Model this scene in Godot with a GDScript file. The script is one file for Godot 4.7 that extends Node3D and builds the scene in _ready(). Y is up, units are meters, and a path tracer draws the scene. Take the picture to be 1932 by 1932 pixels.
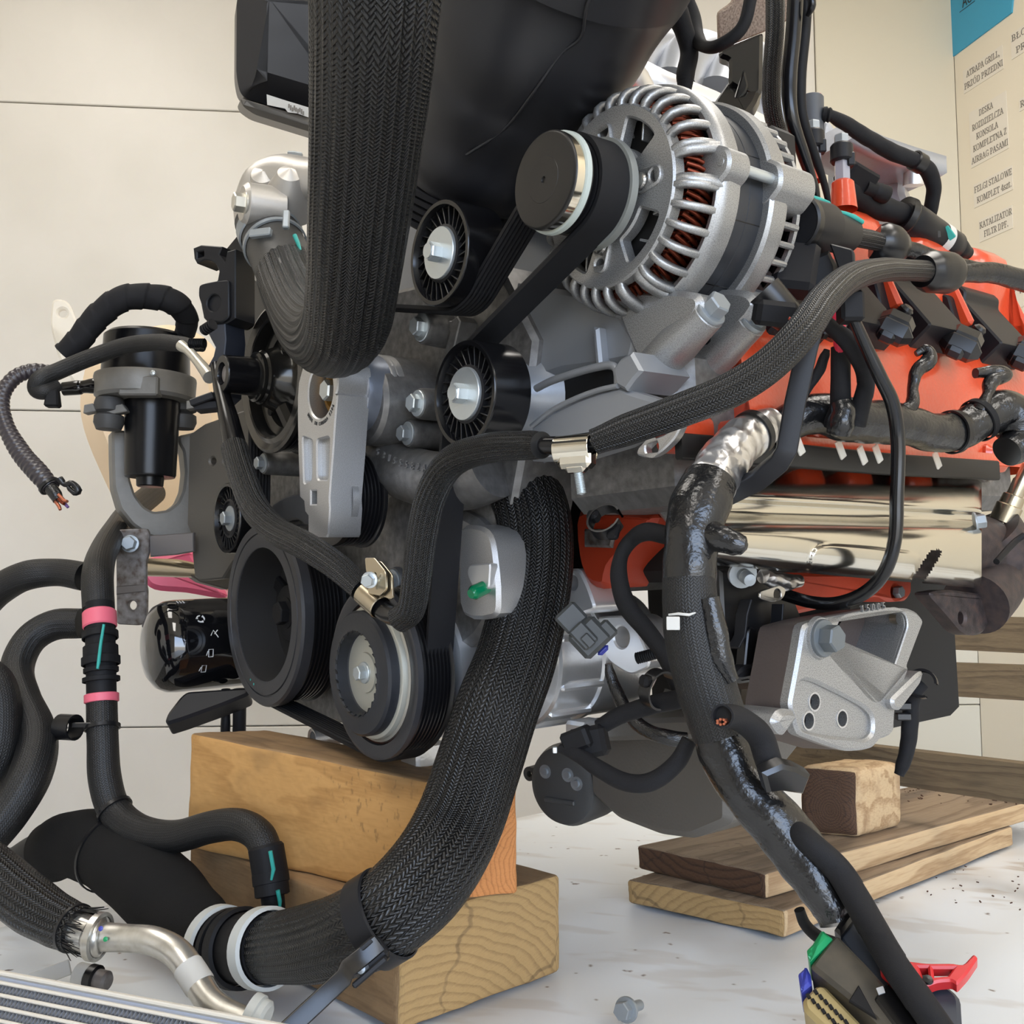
extends Node3D
# A V8 engine on timber blocks, photographed close up. Built in metres, y up.
# Camera: at (0, 1.2, 0), looking along -z and 5 degrees up. The engine stands turned 52 degrees; its own axes are
# x = across the front face (to the right and towards the camera), y = up, z = out of the front face.
const F := 1896.0
const YAW := 52.5
const BENCH := 0.88
var CT: Transform3D
var EB: Basis
var EO: Vector3
var M := {}
var taken := {}

# ---------- places: a pixel of the photograph and a depth or a plane give a point of the scene ----------
func at(px: float, py: float, d: float) -> Vector3:
	return CT * Vector3((px - 966.0) / F * d, (966.0 - py) / F * d, -d)
func ray(px: float, py: float) -> Vector3:
	return CT.basis * Vector3((px - 966.0) / F, (966.0 - py) / F, -1.0)
func hit(px: float, py: float, o: Vector3, nrm: Vector3) -> Vector3:
	var r := ray(px, py)
	return CT.origin + r * ((o - CT.origin).dot(nrm) / r.dot(nrm))
func en(px: float, py: float, w := 0.0) -> Vector3:      # on the plane w metres behind the engine's front plane
	return hit(px, py, EO - EB.z * w, EB.z)
func eu(px: float, py: float, u := 0.0) -> Vector3:      # on the plane u metres to the right of the crank axis
	return hit(px, py, EO + EB.x * u, EB.x)
func tb(px: float, py: float, h := 0.0) -> Vector3:      # on the bench, or h above it
	return hit(px, py, Vector3(0, BENCH + h, 0), Vector3.UP)
func dp(p: Vector3) -> float:
	return -(CT.affine_inverse() * p).z
func pm(px: float, p: Vector3) -> float:                 # so many pixels at that point, in metres
	return px * dp(p) / F
func ef(px: float, py: float, w := 0.0) -> Transform3D:
	return Transform3D(EB, en(px, py, w))
func EF(w := 0.0) -> Transform3D:                        # frame of the front plane w behind
	return Transform3D(EB, EO - EB.z * w)
func SF(u := 0.0) -> Transform3D:                        # frame of the side plane at u: z points to the engine's right
	return Transform3D(Basis(-EB.z, EB.y, EB.x), EO + EB.x * u)
func ax(p: Vector3, dir: Vector3, up := Vector3.UP) -> Transform3D:   # frame at p whose z is dir
	var z := dir.normalized()
	if absf(z.dot(up)) > 0.98: up = Vector3.RIGHT
	var x := up.cross(z).normalized()
	return Transform3D(Basis(x, z.cross(x), z), p)
func on(fr: Transform3D, pts: Array) -> PackedVector2Array:           # pixels -> coordinates in the plane of a frame
	var r := PackedVector2Array()
	var inv := fr.affine_inverse()
	for p in pts:
		var q: Vector3 = inv * hit(p[0], p[1], fr.origin, fr.basis.z)
		r.append(Vector2(q.x, q.y))
	return r
func soft(p: PackedVector2Array, rad: float, k := 4) -> PackedVector2Array:   # rounded corners
	var r := PackedVector2Array()
	var c := p.size()
	for i in c:
		var a := p[(i + c - 1) % c]
		var b := p[i]
		var d := p[(i + 1) % c]
		var t := minf(rad, minf(a.distance_to(b), b.distance_to(d)) * 0.45)
		var s := b + (a - b).normalized() * t
		var e := b + (d - b).normalized() * t
		for j in k + 1:
			var f := float(j) / k
			r.append(s.lerp(b, f).lerp(b.lerp(e, f), f))
	return r
func loopy(p: PackedVector2Array, k := 4) -> PackedVector2Array:              # closed smooth curve through the points
	var r := PackedVector2Array()
	var c := p.size()
	for i in c:
		for j in k:
			r.append(p[i].cubic_interpolate(p[(i + 1) % c], p[(i + c - 1) % c], p[(i + 2) % c], float(j) / k))
	return r
func disc(x: float, y: float, r: float, k := 24, ry := -1.0) -> PackedVector2Array:
	var o := PackedVector2Array()
	for i in k:
		o.append(Vector2(x + cos(TAU * i / k) * r, y + sin(TAU * i / k) * (r if ry < 0 else ry)))
	return o
func rect(x0: float, y0: float, x1: float, y1: float) -> PackedVector2Array:
	return PackedVector2Array([Vector2(x0, y0), Vector2(x1, y0), Vector2(x1, y1), Vector2(x0, y1)])
func pth(a: Array, sub := 6) -> Array:      # [[px, py, depth, diameter in px], ...] -> [points, radii], smoothed
	var q := []
	var rr := []
	for e in a:
		var p := at(e[0], e[1], e[2])
		q.append(p)
		rr.append(e[3] * 0.5 * e[2] / F)
	return smooth(q, rr, sub)
func smooth(q: Array, rr: Array, sub := 6) -> Array:
	var P := []
	var R := []
	var c := q.size()
	for i in c - 1:
		var p0: Vector3 = q[maxi(i - 1, 0)]
		var p1: Vector3 = q[i]
		var p2: Vector3 = q[i + 1]
		var p3: Vector3 = q[mini(i + 2, c - 1)]
		# centripetal-ish: scale the tangents by the length of the piece
		var l := p1.distance_to(p2)
		var t1: Vector3 = (p2 - p0).normalized() * l if i > 0 else (p2 - p1)
		var t2: Vector3 = (p3 - p1).normalized() * l if i < c - 2 else (p2 - p1)
		for j in sub:
			var t := float(j) / sub
			var t3 := t * t * t
			var tt := t * t
			P.append(p1 * (2 * t3 - 3 * tt + 1) + t1 * (t3 - 2 * tt + t) + p2 * (-2 * t3 + 3 * tt) + t2 * (t3 - tt))
			R.append(lerpf(rr[i], rr[i + 1], t * t * (3 - 2 * t)))
	P.append(q[c - 1])
	R.append(rr[c - 1])
	return [P, R]

# ---------- mesh collector: world coordinates in, one mesh out ----------
class MB:
	var v := PackedVector3Array()
	var n := PackedVector3Array()
	var uv := PackedVector2Array()
	var ix := PackedInt32Array()
	func tri(a: int, b: int, c: int) -> void:
		var g := (v[c] - v[a]).cross(v[b] - v[a])
		if g.length_squared() < 1e-22: return
		if g.dot(n[a] + n[b] + n[c]) < 0:
			ix.append_array([a, c, b])
		else:
			ix.append_array([a, b, c])
	func flat(ps: Array, nn := Vector3.ZERO) -> void:          # a convex flat polygon
		if nn == Vector3.ZERO:
			for k in range(1, ps.size() - 1):
				nn = (ps[k] - ps[0]).cross(ps[k + 1] - ps[0])
				if nn.length_squared() > 1e-20: break
			nn = nn.normalized()
		var b := v.size()
		for p in ps:
			v.append(p)
			n.append(nn)
			uv.append(Vector2(p.x + p.z, p.y))
		for k in range(1, ps.size() - 1): tri(b, b + k, b + k + 1)
	func grid(rows: Array, us: float, vs: Array, wrap: bool) -> void:   # rows of equally many points; wrap closes each row
		var nr := rows.size()
		var nc: int = rows[0].size()
		var acc := PackedVector3Array()
		acc.resize(nr * nc)
		var last := nc if wrap else nc - 1
		for r in nr - 1:
			for c in last:
				var d := (c + 1) % nc
				var g: Vector3 = (rows[r + 1][c] - rows[r][d]).cross(rows[r + 1][d] - rows[r][c])
				acc[r * nc + c] += g
				acc[r * nc + d] += g
				acc[r * nc + nc + c] += g
				acc[r * nc + nc + d] += g
		var b := v.size()
		var w := nc + 1 if wrap else nc
		for r in nr:
			for c in w:
				var m := c % nc
				v.append(rows[r][m])
				n.append(acc[r * nc + m].normalized())
				uv.append(Vector2(us * c / (w - 1), vs[r]))
		for r in nr - 1:
			for c in w - 1:
				var a := b + r * w + c
				tri(a, a + 1, a + w + 1)
				tri(a, a + w + 1, a + w)
	func tube(P: Array, R: Array, seg := 16, caps := true, us := 1.0, vscale := 1.0, shape = null) -> void:
		var rows := []
		var vs := []
		var len := 0.0
		var k := P.size()
		var t: Vector3 = (P[1] - P[0]).normalized()
		var x: Vector3 = t.cross(Vector3.UP if absf(t.y) < 0.9 else Vector3.RIGHT).normalized()
		for i in k:
			if i > 0: len += P[i].distance_to(P[i - 1])
			t = (P[mini(i + 1, k - 1)] - P[maxi(i - 1, 0)]).normalized()
			x = (x - t * x.dot(t)).normalized()
			var y := t.cross(x)
			var row := PackedVector3Array()
			for j in seg:
				var a := TAU * j / seg
				var r: float = R[i]
				if shape != null: r *= shape.call(a, len)
				row.append(P[i] + (x * cos(a) + y * sin(a)) * r)
			rows.append(row)
			vs.append(len * vscale)
		grid(rows, us, vs, true)
		if caps:
			flat(Array(rows[0]))
			flat(Array(rows[k - 1]))
	func lathe(xf: Transform3D, prof: Array, seg := 32, a0 := 0.0, a1 := TAU, crease := 0.6) -> void:   # [[radius, z], ...] round the frame's z
		var full := a1 - a0 > TAU - 0.001
		var start := 0
		var k := prof.size()
		for i in range(1, k):
			var cut := i == k - 1
			if not cut:
				var d0 := Vector2(prof[i][0] - prof[i - 1][0], prof[i][1] - prof[i - 1][1])
				var d1 := Vector2(prof[i + 1][0] - prof[i][0], prof[i + 1][1] - prof[i][1])
				cut = absf(d0.angle_to(d1)) > crease
			if cut:
				var rows := []
				var vs := []
				var l := 0.0
				for q in range(start, i + 1):
					var row := PackedVector3Array()
					for j in (seg if full else seg + 1):
						var a := a0 + (a1 - a0) * j / seg
						row.append(xf * Vector3(cos(a) * prof[q][0], sin(a) * prof[q][0], prof[q][1]))
					if q > start: l += Vector2(prof[q][0] - prof[q - 1][0], prof[q][1] - prof[q - 1][1]).length()
					rows.append(row)
					vs.append(l)
				grid(rows, 1.0, vs, full)
				start = i
	func box(xf: Transform3D, s: Vector3, bev := 0.0, taper := Vector2.ONE) -> void:     # centred on the frame; bevelled edges; taper of the +y end
		var h := s * 0.5
		var bb := minf(bev, minf(h.x, minf(h.y, h.z)) * 0.9)
		var pt := func(sx: float, sy: float, sz: float, k: int) -> Vector3:
			var q := Vector3(h.x - (0.0 if k == 0 else bb), h.y - (0.0 if k == 1 else bb), h.z - (0.0 if k == 2 else bb)) * Vector3(sx, sy, sz)
			if sy > 0: q = Vector3(q.x * taper.x, q.y, q.z * taper.y)
			return xf * q
		for sg in [-1.0, 1.0]:
			flat([pt.call(sg, -1, -1, 0), pt.call(sg, 1, -1, 0), pt.call(sg, 1, 1, 0), pt.call(sg, -1, 1, 0)], (xf.basis.x * sg).normalized())
			flat([pt.call(-1, sg, -1, 1), pt.call(1, sg, -1, 1), pt.call(1, sg, 1, 1), pt.call(-1, sg, 1, 1)], (xf.basis.y * sg).normalized())
			flat([pt.call(-1, -1, sg, 2), pt.call(1, -1, sg, 2), pt.call(1, 1, sg, 2), pt.call(-1, 1, sg, 2)], (xf.basis.z * sg).normalized())
		if bb <= 0.0: return
		for a in [-1.0, 1.0]:
			for b in [-1.0, 1.0]:
				flat([pt.call(a, b, -1, 0), pt.call(a, b, 1, 0), pt.call(a, b, 1, 1), pt.call(a, b, -1, 1)], (xf.basis * Vector3(a, b, 0)).normalized())
				flat([pt.call(a, -1, b, 0), pt.call(a, 1, b, 0), pt.call(a, 1, b, 2), pt.call(a, -1, b, 2)], (xf.basis * Vector3(a, 0, b)).normalized())
				flat([pt.call(-1, a, b, 1), pt.call(1, a, b, 1), pt.call(1, a, b, 2), pt.call(-1, a, b, 2)], (xf.basis * Vector3(0, a, b)).normalized())
				for c in [-1.0, 1.0]:
					flat([pt.call(a, b, c, 0), pt.call(a, b, c, 1), pt.call(a, b, c, 2)], (xf.basis * Vector3(a, b, c)).normalized())
	static func inset(p: PackedVector2Array, d: float) -> PackedVector2Array:     # moves a counter-clockwise outline inwards by d
		var r := PackedVector2Array()
		var c := p.size()
		for i in c:
			var e0 := (p[i] - p[(i + c - 1) % c]).normalized()
			var e1 := (p[(i + 1) % c] - p[i]).normalized()
			var n0 := Vector2(-e0.y, e0.x)
			var n1 := Vector2(-e1.y, e1.x)
			var m := n0 + n1
			r.append(p[i] + m * (d / maxf(0.35, 1.0 + n0.dot(n1))))
		return r
	static func area(p: PackedVector2Array) -> float:
		var s := 0.0
		for i in p.size(): s += p[i].cross(p[(i + 1) % p.size()])
		return s * 0.5
	static func ears(p: PackedVector2Array, holes: Array) -> Array:      # [points, triangle corners]; holes are cut in by bridges
		var o := Array(p)
		for h in holes:
			var best := 1e9
			var bi := 0
			var bj := 0
			for i in o.size():
				for j in h.size():
					var d: float = o[i].distance_squared_to(h[j])
					if d >= best: continue
					var ok := true
					for q in o.size():
						var a: Vector2 = o[q]
						var b: Vector2 = o[(q + 1) % o.size()]
						if a.is_equal_approx(o[i]) or b.is_equal_approx(o[i]): continue
						if Geometry2D.segment_intersects_segment(o[i], h[j], a, b) != null:
							ok = false
							break
					if ok:
						best = d
						bi = i
						bj = j
			var ins := []
			for q in h.size() + 1: ins.append(h[(bj + q) % h.size()])
			ins.append(o[bi])
			o = o.slice(0, bi + 1) + ins + o.slice(bi + 1)
		var id := range(o.size())
		var out := []
		var guard := 0
		while id.size() > 2 and guard < 4000:
			guard += 1
			var cut := -1
			var bestq := -1.0
			for k in id.size():
				var a: Vector2 = o[id[(k + id.size() - 1) % id.size()]]
				var b: Vector2 = o[id[k]]
				var c: Vector2 = o[id[(k + 1) % id.size()]]
				var cr := (b - a).cross(c - b)
				if cr <= 1e-14:
					continue
				var clear := true
				for q in id:
					var s: Vector2 = o[q]
					if s == a or s == b or s == c: continue
					if (b - a).cross(s - a) >= -1e-13 and (c - b).cross(s - b) >= -1e-13 and (a - c).cross(s - c) >= -1e-13:
						clear = false
						break
				if clear:
					cut = k
					break
			if cut < 0:
				cut = 0
				for k in id.size():      # nothing left but slivers
					var a2: Vector2 = o[id[(k + id.size() - 1) % id.size()]]
					var b2: Vector2 = o[id[k]]
					var c2: Vector2 = o[id[(k + 1) % id.size()]]
					if absf((b2 - a2).cross(c2 - b2)) < 1e-12:
						cut = k
						break
			var m := id.size()
			out.append_array([id[(cut + m - 1) % m], id[cut], id[(cut + 1) % m]])
			id.remove_at(cut)
		return [o, out]
	func cap(xf: Transform3D, p: PackedVector2Array, holes: Array, z: float, sgn: float) -> void:
		var e := ears(p, holes)
		var b := v.size()
		var nn := (xf.basis.z * sgn).normalized()
		for q in e[0]:
			v.append(xf * Vector3(q.x, q.y, z))
			n.append(nn)
			uv.append(q)
		for k in range(0, e[1].size(), 3): tri(b + e[1][k], b + e[1][k + 1], b + e[1][k + 2])
	func wall(xf: Transform3D, p: PackedVector2Array, q: PackedVector2Array, z0: float, z1: float, crease := 0.7) -> void:
		var c := p.size()
		var fn := []
		for i in c:
			var a := xf * Vector3(p[i].x, p[i].y, z0)
			var b := xf * Vector3(p[(i + 1) % c].x, p[(i + 1) % c].y, z0)
			var d := xf * Vector3(q[i].x, q[i].y, z1)
			fn.append((d - a).cross(b - a).normalized())
		for i in c:
			var j := (i + 1) % c
			var prev: Vector3 = fn[(i + c - 1) % c]
			var next: Vector3 = fn[j]
			var me: Vector3 = fn[i]
			var na := (me + prev).normalized() if me.angle_to(prev) < crease else me
			var nb := (me + next).normalized() if me.angle_to(next) < crease else me
			var b := v.size()
			v.append_array([xf * Vector3(p[i].x, p[i].y, z0), xf * Vector3(p[j].x, p[j].y, z0), xf * Vector3(q[j].x, q[j].y, z1), xf * Vector3(q[i].x, q[i].y, z1)])
			n.append_array([na, nb, nb, na])
			uv.append_array([p[i], p[j], q[j], q[i]])
			tri(b, b + 1, b + 2)
			tri(b, b + 2, b + 3)
	func slab(xf: Transform3D, outline: PackedVector2Array, depth: float, bev := 0.0, holes := [], back := true, scale_back := 1.0) -> void:   # front at z = 0, back at -depth
		var p := outline.duplicate()
		if area(p) < 0: p.reverse()
		var pi := inset(p, bev) if bev > 0 else p
		var hs := []
		var hb := []
		for h in holes:
			var q: PackedVector2Array = h.duplicate()
			if area(q) > 0: q.reverse()
			hb.append(q)
			hs.append(inset(q, bev) if bev > 0 else q)
		cap(xf, pi, hs, 0.0, 1.0)
		var pb := p
		if scale_back != 1.0:
			pb = PackedVector2Array()
			var mid := Vector2.ZERO
			for q in p: mid += q / p.size()
			for q in p: pb.append(mid + (q - mid) * scale_back)
		if bev > 0:
			wall(xf, pi, p, 0.0, -bev)
			for i in hs.size(): wall(xf, hs[i], hb[i], 0.0, -bev)
		wall(xf, p, pb, -bev, -depth)
		for h in hb: wall(xf, h, h, -bev, -depth)
		if back: cap(xf, pb, hb, -depth, -1.0)
	func hexa(xf: Transform3D, af: float, h: float, fl := 0.0, flh := 0.0015) -> void:    # hexagon head across flats af, height h, on a washer flange of radius fl
		var r := af / sqrt(3.0)
		if fl > 0: lathe(xf, [[0.0, 0.0], [fl, 0.0], [fl, flh * 0.7], [fl * 0.96, flh], [r * 0.8, flh + 0.0004]], 24)
		var p := disc6(r)
		var pi := disc6(r * 0.9)
		var t := xf * Transform3D(Basis(), Vector3(0, 0, flh if fl > 0 else 0.0))
		wall(t, p, p, 0.0, h * 0.88, 0.1)
		wall(t, p, pi, h * 0.88, h, 0.1)
		cap(t, pi, [], h, 1.0)
	static func disc6(r: float) -> PackedVector2Array:
		var o := PackedVector2Array()
		for i in 6: o.append(Vector2(cos(TAU * i / 6 + 0.3), sin(TAU * i / 6 + 0.3)) * r)
		return o
	func mesh(inv: Transform3D) -> ArrayMesh:
		var am := ArrayMesh.new()
		add_to(am, inv)
		return am
	func add_to(am: ArrayMesh, inv: Transform3D) -> void:
		var a := []
		a.resize(Mesh.ARRAY_MAX)
		var vv := PackedVector3Array()
		var nn := PackedVector3Array()
		vv.resize(v.size())
		nn.resize(v.size())
		for k in v.size():
			vv[k] = inv * v[k]
			nn[k] = (inv.basis * n[k]).normalized()
		a[Mesh.ARRAY_VERTEX] = vv
		a[Mesh.ARRAY_NORMAL] = nn
		a[Mesh.ARRAY_TEX_UV] = uv
		a[Mesh.ARRAY_INDEX] = ix
		am.add_surface_from_arrays(Mesh.PRIMITIVE_TRIANGLES, a)

# ---------- objects ----------
func numbered(s: String) -> String:
	taken[s] = taken.get(s, -1) + 1
	return s if taken[s] == 0 else "%s_%03d" % [s, taken[s]]
func tag(o: Node, label: String, category: String, group := "") -> Node:
	o.set_meta("label", label)
	o.set_meta("category", category)
	if group: o.set_meta("group", group)
	return o
func thing(called: String, label: String, category: String, xf: Transform3D, group := "") -> Node3D:
	var o := Node3D.new()
	o.name = numbered(called)
	o.transform = xf
	add_child(o)
	tag(o, label, category, group)
	return o
func world_of(o: Node) -> Transform3D:
	var t := Transform3D()
	while o != self:
		t = (o as Node3D).transform * t
		o = o.get_parent()
	return t
func obj(called: String, mb: MB, mat: Material, parent: Node = null) -> MeshInstance3D:     # commits a collector as ONE mesh
	var o := MeshInstance3D.new()
	if parent == null:
		var lo := mb.v[0]
		var hi := mb.v[0]
		for p in mb.v:
			lo = lo.min(p)
			hi = hi.max(p)
		var base := Vector3((lo.x + hi.x) / 2, lo.y, (lo.z + hi.z) / 2)
		o.position = base
		o.mesh = mb.mesh(Transform3D(Basis(), -base))
		o.name = numbered(called)
		add_child(o)
	else:
		o.mesh = mb.mesh(world_of(parent).affine_inverse())
		o.name = called
		parent.add_child(o, true)
	o.material_override = mat
	return o
func part(called: String, parent: Node, mat: Material, build: Callable) -> MeshInstance3D:
	var mb := MB.new()
	build.call(mb)
	return obj(called, mb, mat, parent)
func one(called: String, label: String, category: String, mat: Material, build: Callable, group := "") -> MeshInstance3D:   # a thing that is one mesh
	var mb := MB.new()
	build.call(mb)
	return tag(obj(called, mb, mat), label, category, group)
func label(o: Node, text: String) -> void:
	o.set_meta("label", text)

# ---------- materials ----------
func nz(freq: float, ramp: Array, size := 256, kind := FastNoiseLite.TYPE_SIMPLEX_SMOOTH, oct := 4, sd := 1) -> NoiseTexture2D:
	var t := NoiseTexture2D.new()
	var f := FastNoiseLite.new()
	f.seed = sd
	f.noise_type = kind
	f.frequency = freq
	f.fractal_octaves = oct
	t.noise = f
	t.seamless = true
	t.width = size
	t.height = size
	var g := Gradient.new()
	g.offsets = PackedFloat32Array()
	g.colors = PackedColorArray()
	var offs := PackedFloat32Array()
	var cols := PackedColorArray()
	for e in ramp:
		offs.append(e[0])
		cols.append(e[1] if e[1] is Color else Color(e[1], e[1], e[1]))
	g.offsets = offs
	g.colors = cols
	t.color_ramp = g
	return t
func paint(w: int, h: int, fn: Callable) -> ImageTexture:
	var im := Image.create_empty(w, h, false, Image.FORMAT_RGB8)
	for y in h:
		for x in w:
			im.set_pixel(x, y, fn.call((x + 0.5) / w, (y + 0.5) / h))
	return ImageTexture.create_from_image(im)
func mt(called: String, c: Color, rough: float, metal := 0.0, o := {}) -> StandardMaterial3D:
	var m := StandardMaterial3D.new()
	m.resource_name = called
	m.albedo_color = c
	m.roughness = rough
	m.metallic = metal
	if o.has("spec"): m.metallic_specular = o.spec
	if o.has("tex"):
		m.albedo_texture = o.tex
		m.albedo_color = Color.WHITE
	if o.has("bump"):
		m.heightmap_enabled = true
		m.heightmap_texture = o.bump
		m.heightmap_scale = o.get("bs", 0.05)
	if o.has("rtex"): m.roughness_texture = o.rtex
	if o.get("tri", true):
		m.uv1_triplanar = true
		m.uv1_scale = Vector3.ONE * o.get("s", 10.0)
	else:
		m.uv1_scale = o.get("uvs", Vector3.ONE)
	if o.has("coat"):
		m.clearcoat_enabled = true
		m.clearcoat = o.coat
		m.clearcoat_roughness = o.get("coatr", 0.1)
	if o.has("back"):
		m.backlight_enabled = true
		m.backlight = o.back
	M[called] = m
	return m
func rgb(r: int, g: int, b: int) -> Color:
	return Color8(r, g, b)

func materials() -> void:
	var fine := nz(0.05, [[0.0, 0.0], [1.0, 1.0]], 256, FastNoiseLite.TYPE_SIMPLEX_SMOOTH, 5, 3)
	var grain := nz(0.22, [[0.0, 0.0], [1.0, 1.0]], 256, FastNoiseLite.TYPE_SIMPLEX, 3, 4)
	var speck := nz(0.18, [[0.0, Color(0.4, 0.4, 0.4)], [0.3, Color(0.56, 0.56, 0.555)], [0.5, Color(0.65, 0.65, 0.645)], [1.0, Color(0.72, 0.72, 0.72)]], 256, FastNoiseLite.TYPE_SIMPLEX, 4, 5)
	var wave := nz(0.018, [[0.0, 0.0], [1.0, 1.0]], 256, FastNoiseLite.TYPE_SIMPLEX_SMOOTH, 2, 6)
	M.fine = fine
	# braided sleeving: two families of threads, each over two and under two
	var braid_h := func(u: float, v: float) -> Color:
		var a := u * 8.0 + v * 8.0
		var b := u * 8.0 - v * 8.0
		var i := floori(a)
		var j := floori(b)
		var k := posmod(i + j, 4)
		var over := k < 2
		var across := (b - j) if over else (a - i)
		var along := ((a + b) - floorf((a + b) / 2.0) * 2.0) / 2.0
		var h := sqrt(maxf(0.0, 1.0 - pow((across - 0.5) * 2.0, 2.0))) * (0.55 + 0.45 * sin(along * PI))
		return Color(h, h, h)
	var bh := paint(256, 256, braid_h)
	var braid_c := paint(256, 256, func(u: float, v: float) -> Color:
		var h: float = braid_h.call(u, v).r
		var t := 0.006 + 0.10 * h * h  # pale thread crowns, dark gaps: highlight and shade put into the colour
		return Color(t, t * 1.0, t * 1.03))
	mt("braid", rgb(30, 30, 32), 0.33, 0.0, {"tex": braid_c, "bump": bh, "bs": 0.12, "tri": false, "spec": 0.5})
	mt("braid_fine", rgb(26, 26, 27), 0.5, 0.0, {"tex": braid_c, "bump": bh, "bs": 0.03, "tri": false, "spec": 0.5})
	mt("rubber", rgb(24, 24, 26), 0.5, 0.0, {"spec": 0.32, "bump": fine, "bs": 0.01, "s": 30.0})
	mt("belt", rgb(26, 26, 28), 0.62, 0.0, {"spec": 0.32, "bump": grain, "bs": 0.01, "s": 60.0})
	mt("black", rgb(17, 17, 19), 0.32, 0.0, {"spec": 0.5})
	mt("gloss", rgb(11, 11, 13), 0.1, 0.0, {"spec": 0.6})
	mt("matte", rgb(22, 22, 24), 0.6, 0.0, {"spec": 0.32, "bump": grain, "bs": 0.006, "s": 40.0})
	mt("satin", rgb(31, 31, 33), 0.38, 0.0, {"spec": 0.32, "bump": grain, "bs": 0.004, "s": 40.0})
	mt("grey", rgb(74, 75, 77), 0.5, 0.0, {"bump": grain, "bs": 0.004, "s": 40.0})
	mt("void", rgb(16, 15, 15), 0.8)  # near-black; in gaps and openings this colour carries the shade
	mt("duct", rgb(31, 31, 34), 0.4, 0.0, {"bump": wave, "bs": 0.05, "s": 3.0, "spec": 0.5})
	mt("cast", Color.WHITE, 0.42, 0.75, {"tex": speck, "bump": grain, "bs": 0.004, "s": 22.0})
	mt("cast_fine", Color.WHITE, 0.36, 0.85, {"tex": nz(0.2, [[0.0, Color(0.6, 0.6, 0.6)], [0.4, Color(0.78, 0.78, 0.78)], [1.0, Color(0.86, 0.86, 0.87)]], 256, FastNoiseLite.TYPE_SIMPLEX, 3, 8), "bump": grain, "bs": 0.008, "s": 24.0})
	mt("cast_dark", Color.WHITE, 0.5, 0.7, {"tex": nz(0.03, [[0.0, Color(0.38, 0.375, 0.37)], [0.5, Color(0.46, 0.455, 0.45)], [1.0, Color(0.54, 0.535, 0.53)]], 256, FastNoiseLite.TYPE_SIMPLEX_SMOOTH, 5, 9), "bump": grain, "bs": 0.012, "s": 12.0})
	mt("painted_alu", rgb(138, 140, 143), 0.38, 0.35, {"bump": grain, "bs": 0.005, "s": 30.0})
	mt("bright_alu", rgb(226, 227, 228), 0.3, 0.8, {"bump": fine, "bs": 0.01, "s": 20.0})
	mt("alu_pipe", Color.WHITE, 0.3, 0.85, {"tex": nz(0.02, [[0.0, Color(0.66, 0.64, 0.6)], [0.5, Color(0.8, 0.79, 0.76)], [1.0, Color(0.88, 0.87, 0.85)]], 256, FastNoiseLite.TYPE_SIMPLEX_SMOOTH, 5, 10), "s": 12.0})
	mt("zinc", rgb(196, 203, 206), 0.3, 0.75, {"bump": fine, "bs": 0.006, "s": 60.0})
	mt("zinc_dull", rgb(150, 156, 160), 0.42, 0.6, {"bump": fine, "bs": 0.006, "s": 60.0})
	mt("steel", rgb(190, 188, 184), 0.22, 0.95)
	mt("chrome", rgb(222, 216, 202), 0.1, 1.0, {"bump": wave, "bs": 0.03, "s": 5.0})
	mt("shield", rgb(206, 203, 194), 0.15, 1.0, {"bump": wave, "bs": 0.008, "s": 4.0})
	mt("iron", Color.WHITE, 0.55, 0.5, {"tex": nz(0.02, [[0.0, Color(0.16, 0.14, 0.14)], [0.5, Color(0.25, 0.22, 0.22)], [1.0, Color(0.34, 0.27, 0.24)]], 256, FastNoiseLite.TYPE_SIMPLEX_SMOOTH, 5, 11), "bump": grain, "bs": 0.02, "s": 14.0})
	mt("rusty", Color.WHITE, 0.55, 0.4, {"tex": nz(0.02, [[0.0, Color(0.3, 0.24, 0.2)], [0.4, Color(0.45, 0.43, 0.42)], [1.0, Color(0.58, 0.57, 0.57)]], 256, FastNoiseLite.TYPE_SIMPLEX_SMOOTH, 4, 12), "s": 14.0})
	mt("orange", rgb(198, 68, 35), 0.28, 0.0, {"bump": fine, "bs": 0.02, "s": 14.0, "coat": 0.5, "coatr": 0.12})
	mt("orange_dull", rgb(180, 60, 32), 0.5, 0.0, {"bump": grain, "bs": 0.015, "s": 18.0})
	mt("copper", rgb(118, 52, 32), 0.32, 0.7)
	mt("copper_bright", rgb(186, 112, 84), 0.35, 0.7)
	mt("brass", rgb(176, 132, 62), 0.35, 0.7)
	mt("tape", rgb(20, 20, 21), 0.24, 0.0, {"bump": nz(0.03, [[0.0, 0.0], [1.0, 1.0]], 256, FastNoiseLite.TYPE_SIMPLEX_SMOOTH, 3, 13), "bs": 0.022, "tri": false, "uvs": Vector3(1, 1, 1), "spec": 0.55})
	mt("cloth_tape", rgb(28, 28, 30), 0.72, 0.0, {"spec": 0.32, "bump": grain, "bs": 0.02, "s": 30.0})
	mt("fleece", rgb(26, 25, 24), 0.95, 0.0, {"spec": 0.32, "bump": grain, "bs": 0.06, "s": 26.0})
	mt("foil", rgb(222, 222, 224), 0.3, 1.0, {"bump": nz(0.035, [[0.0, 0.0], [1.0, 1.0]], 256, FastNoiseLite.TYPE_CELLULAR, 2, 14), "bs": 0.3, "s": 8.0})
	mt("corrugated", rgb(38, 37, 40), 0.36)
	mt("pink", rgb(214, 98, 116), 0.5)
	mt("coolant", rgb(222, 96, 132), 0.3)
	mt("red_tube", rgb(206, 40, 70), 0.35)
	mt("red", rgb(186, 40, 42), 0.32)
	mt("green_mark", rgb(40, 150, 140), 0.5)
	mt("green", rgb(22, 140, 84), 0.35)
	mt("green_cap", rgb(0, 110, 70), 0.15)
	mt("blue", rgb(52, 60, 150), 0.4)
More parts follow.
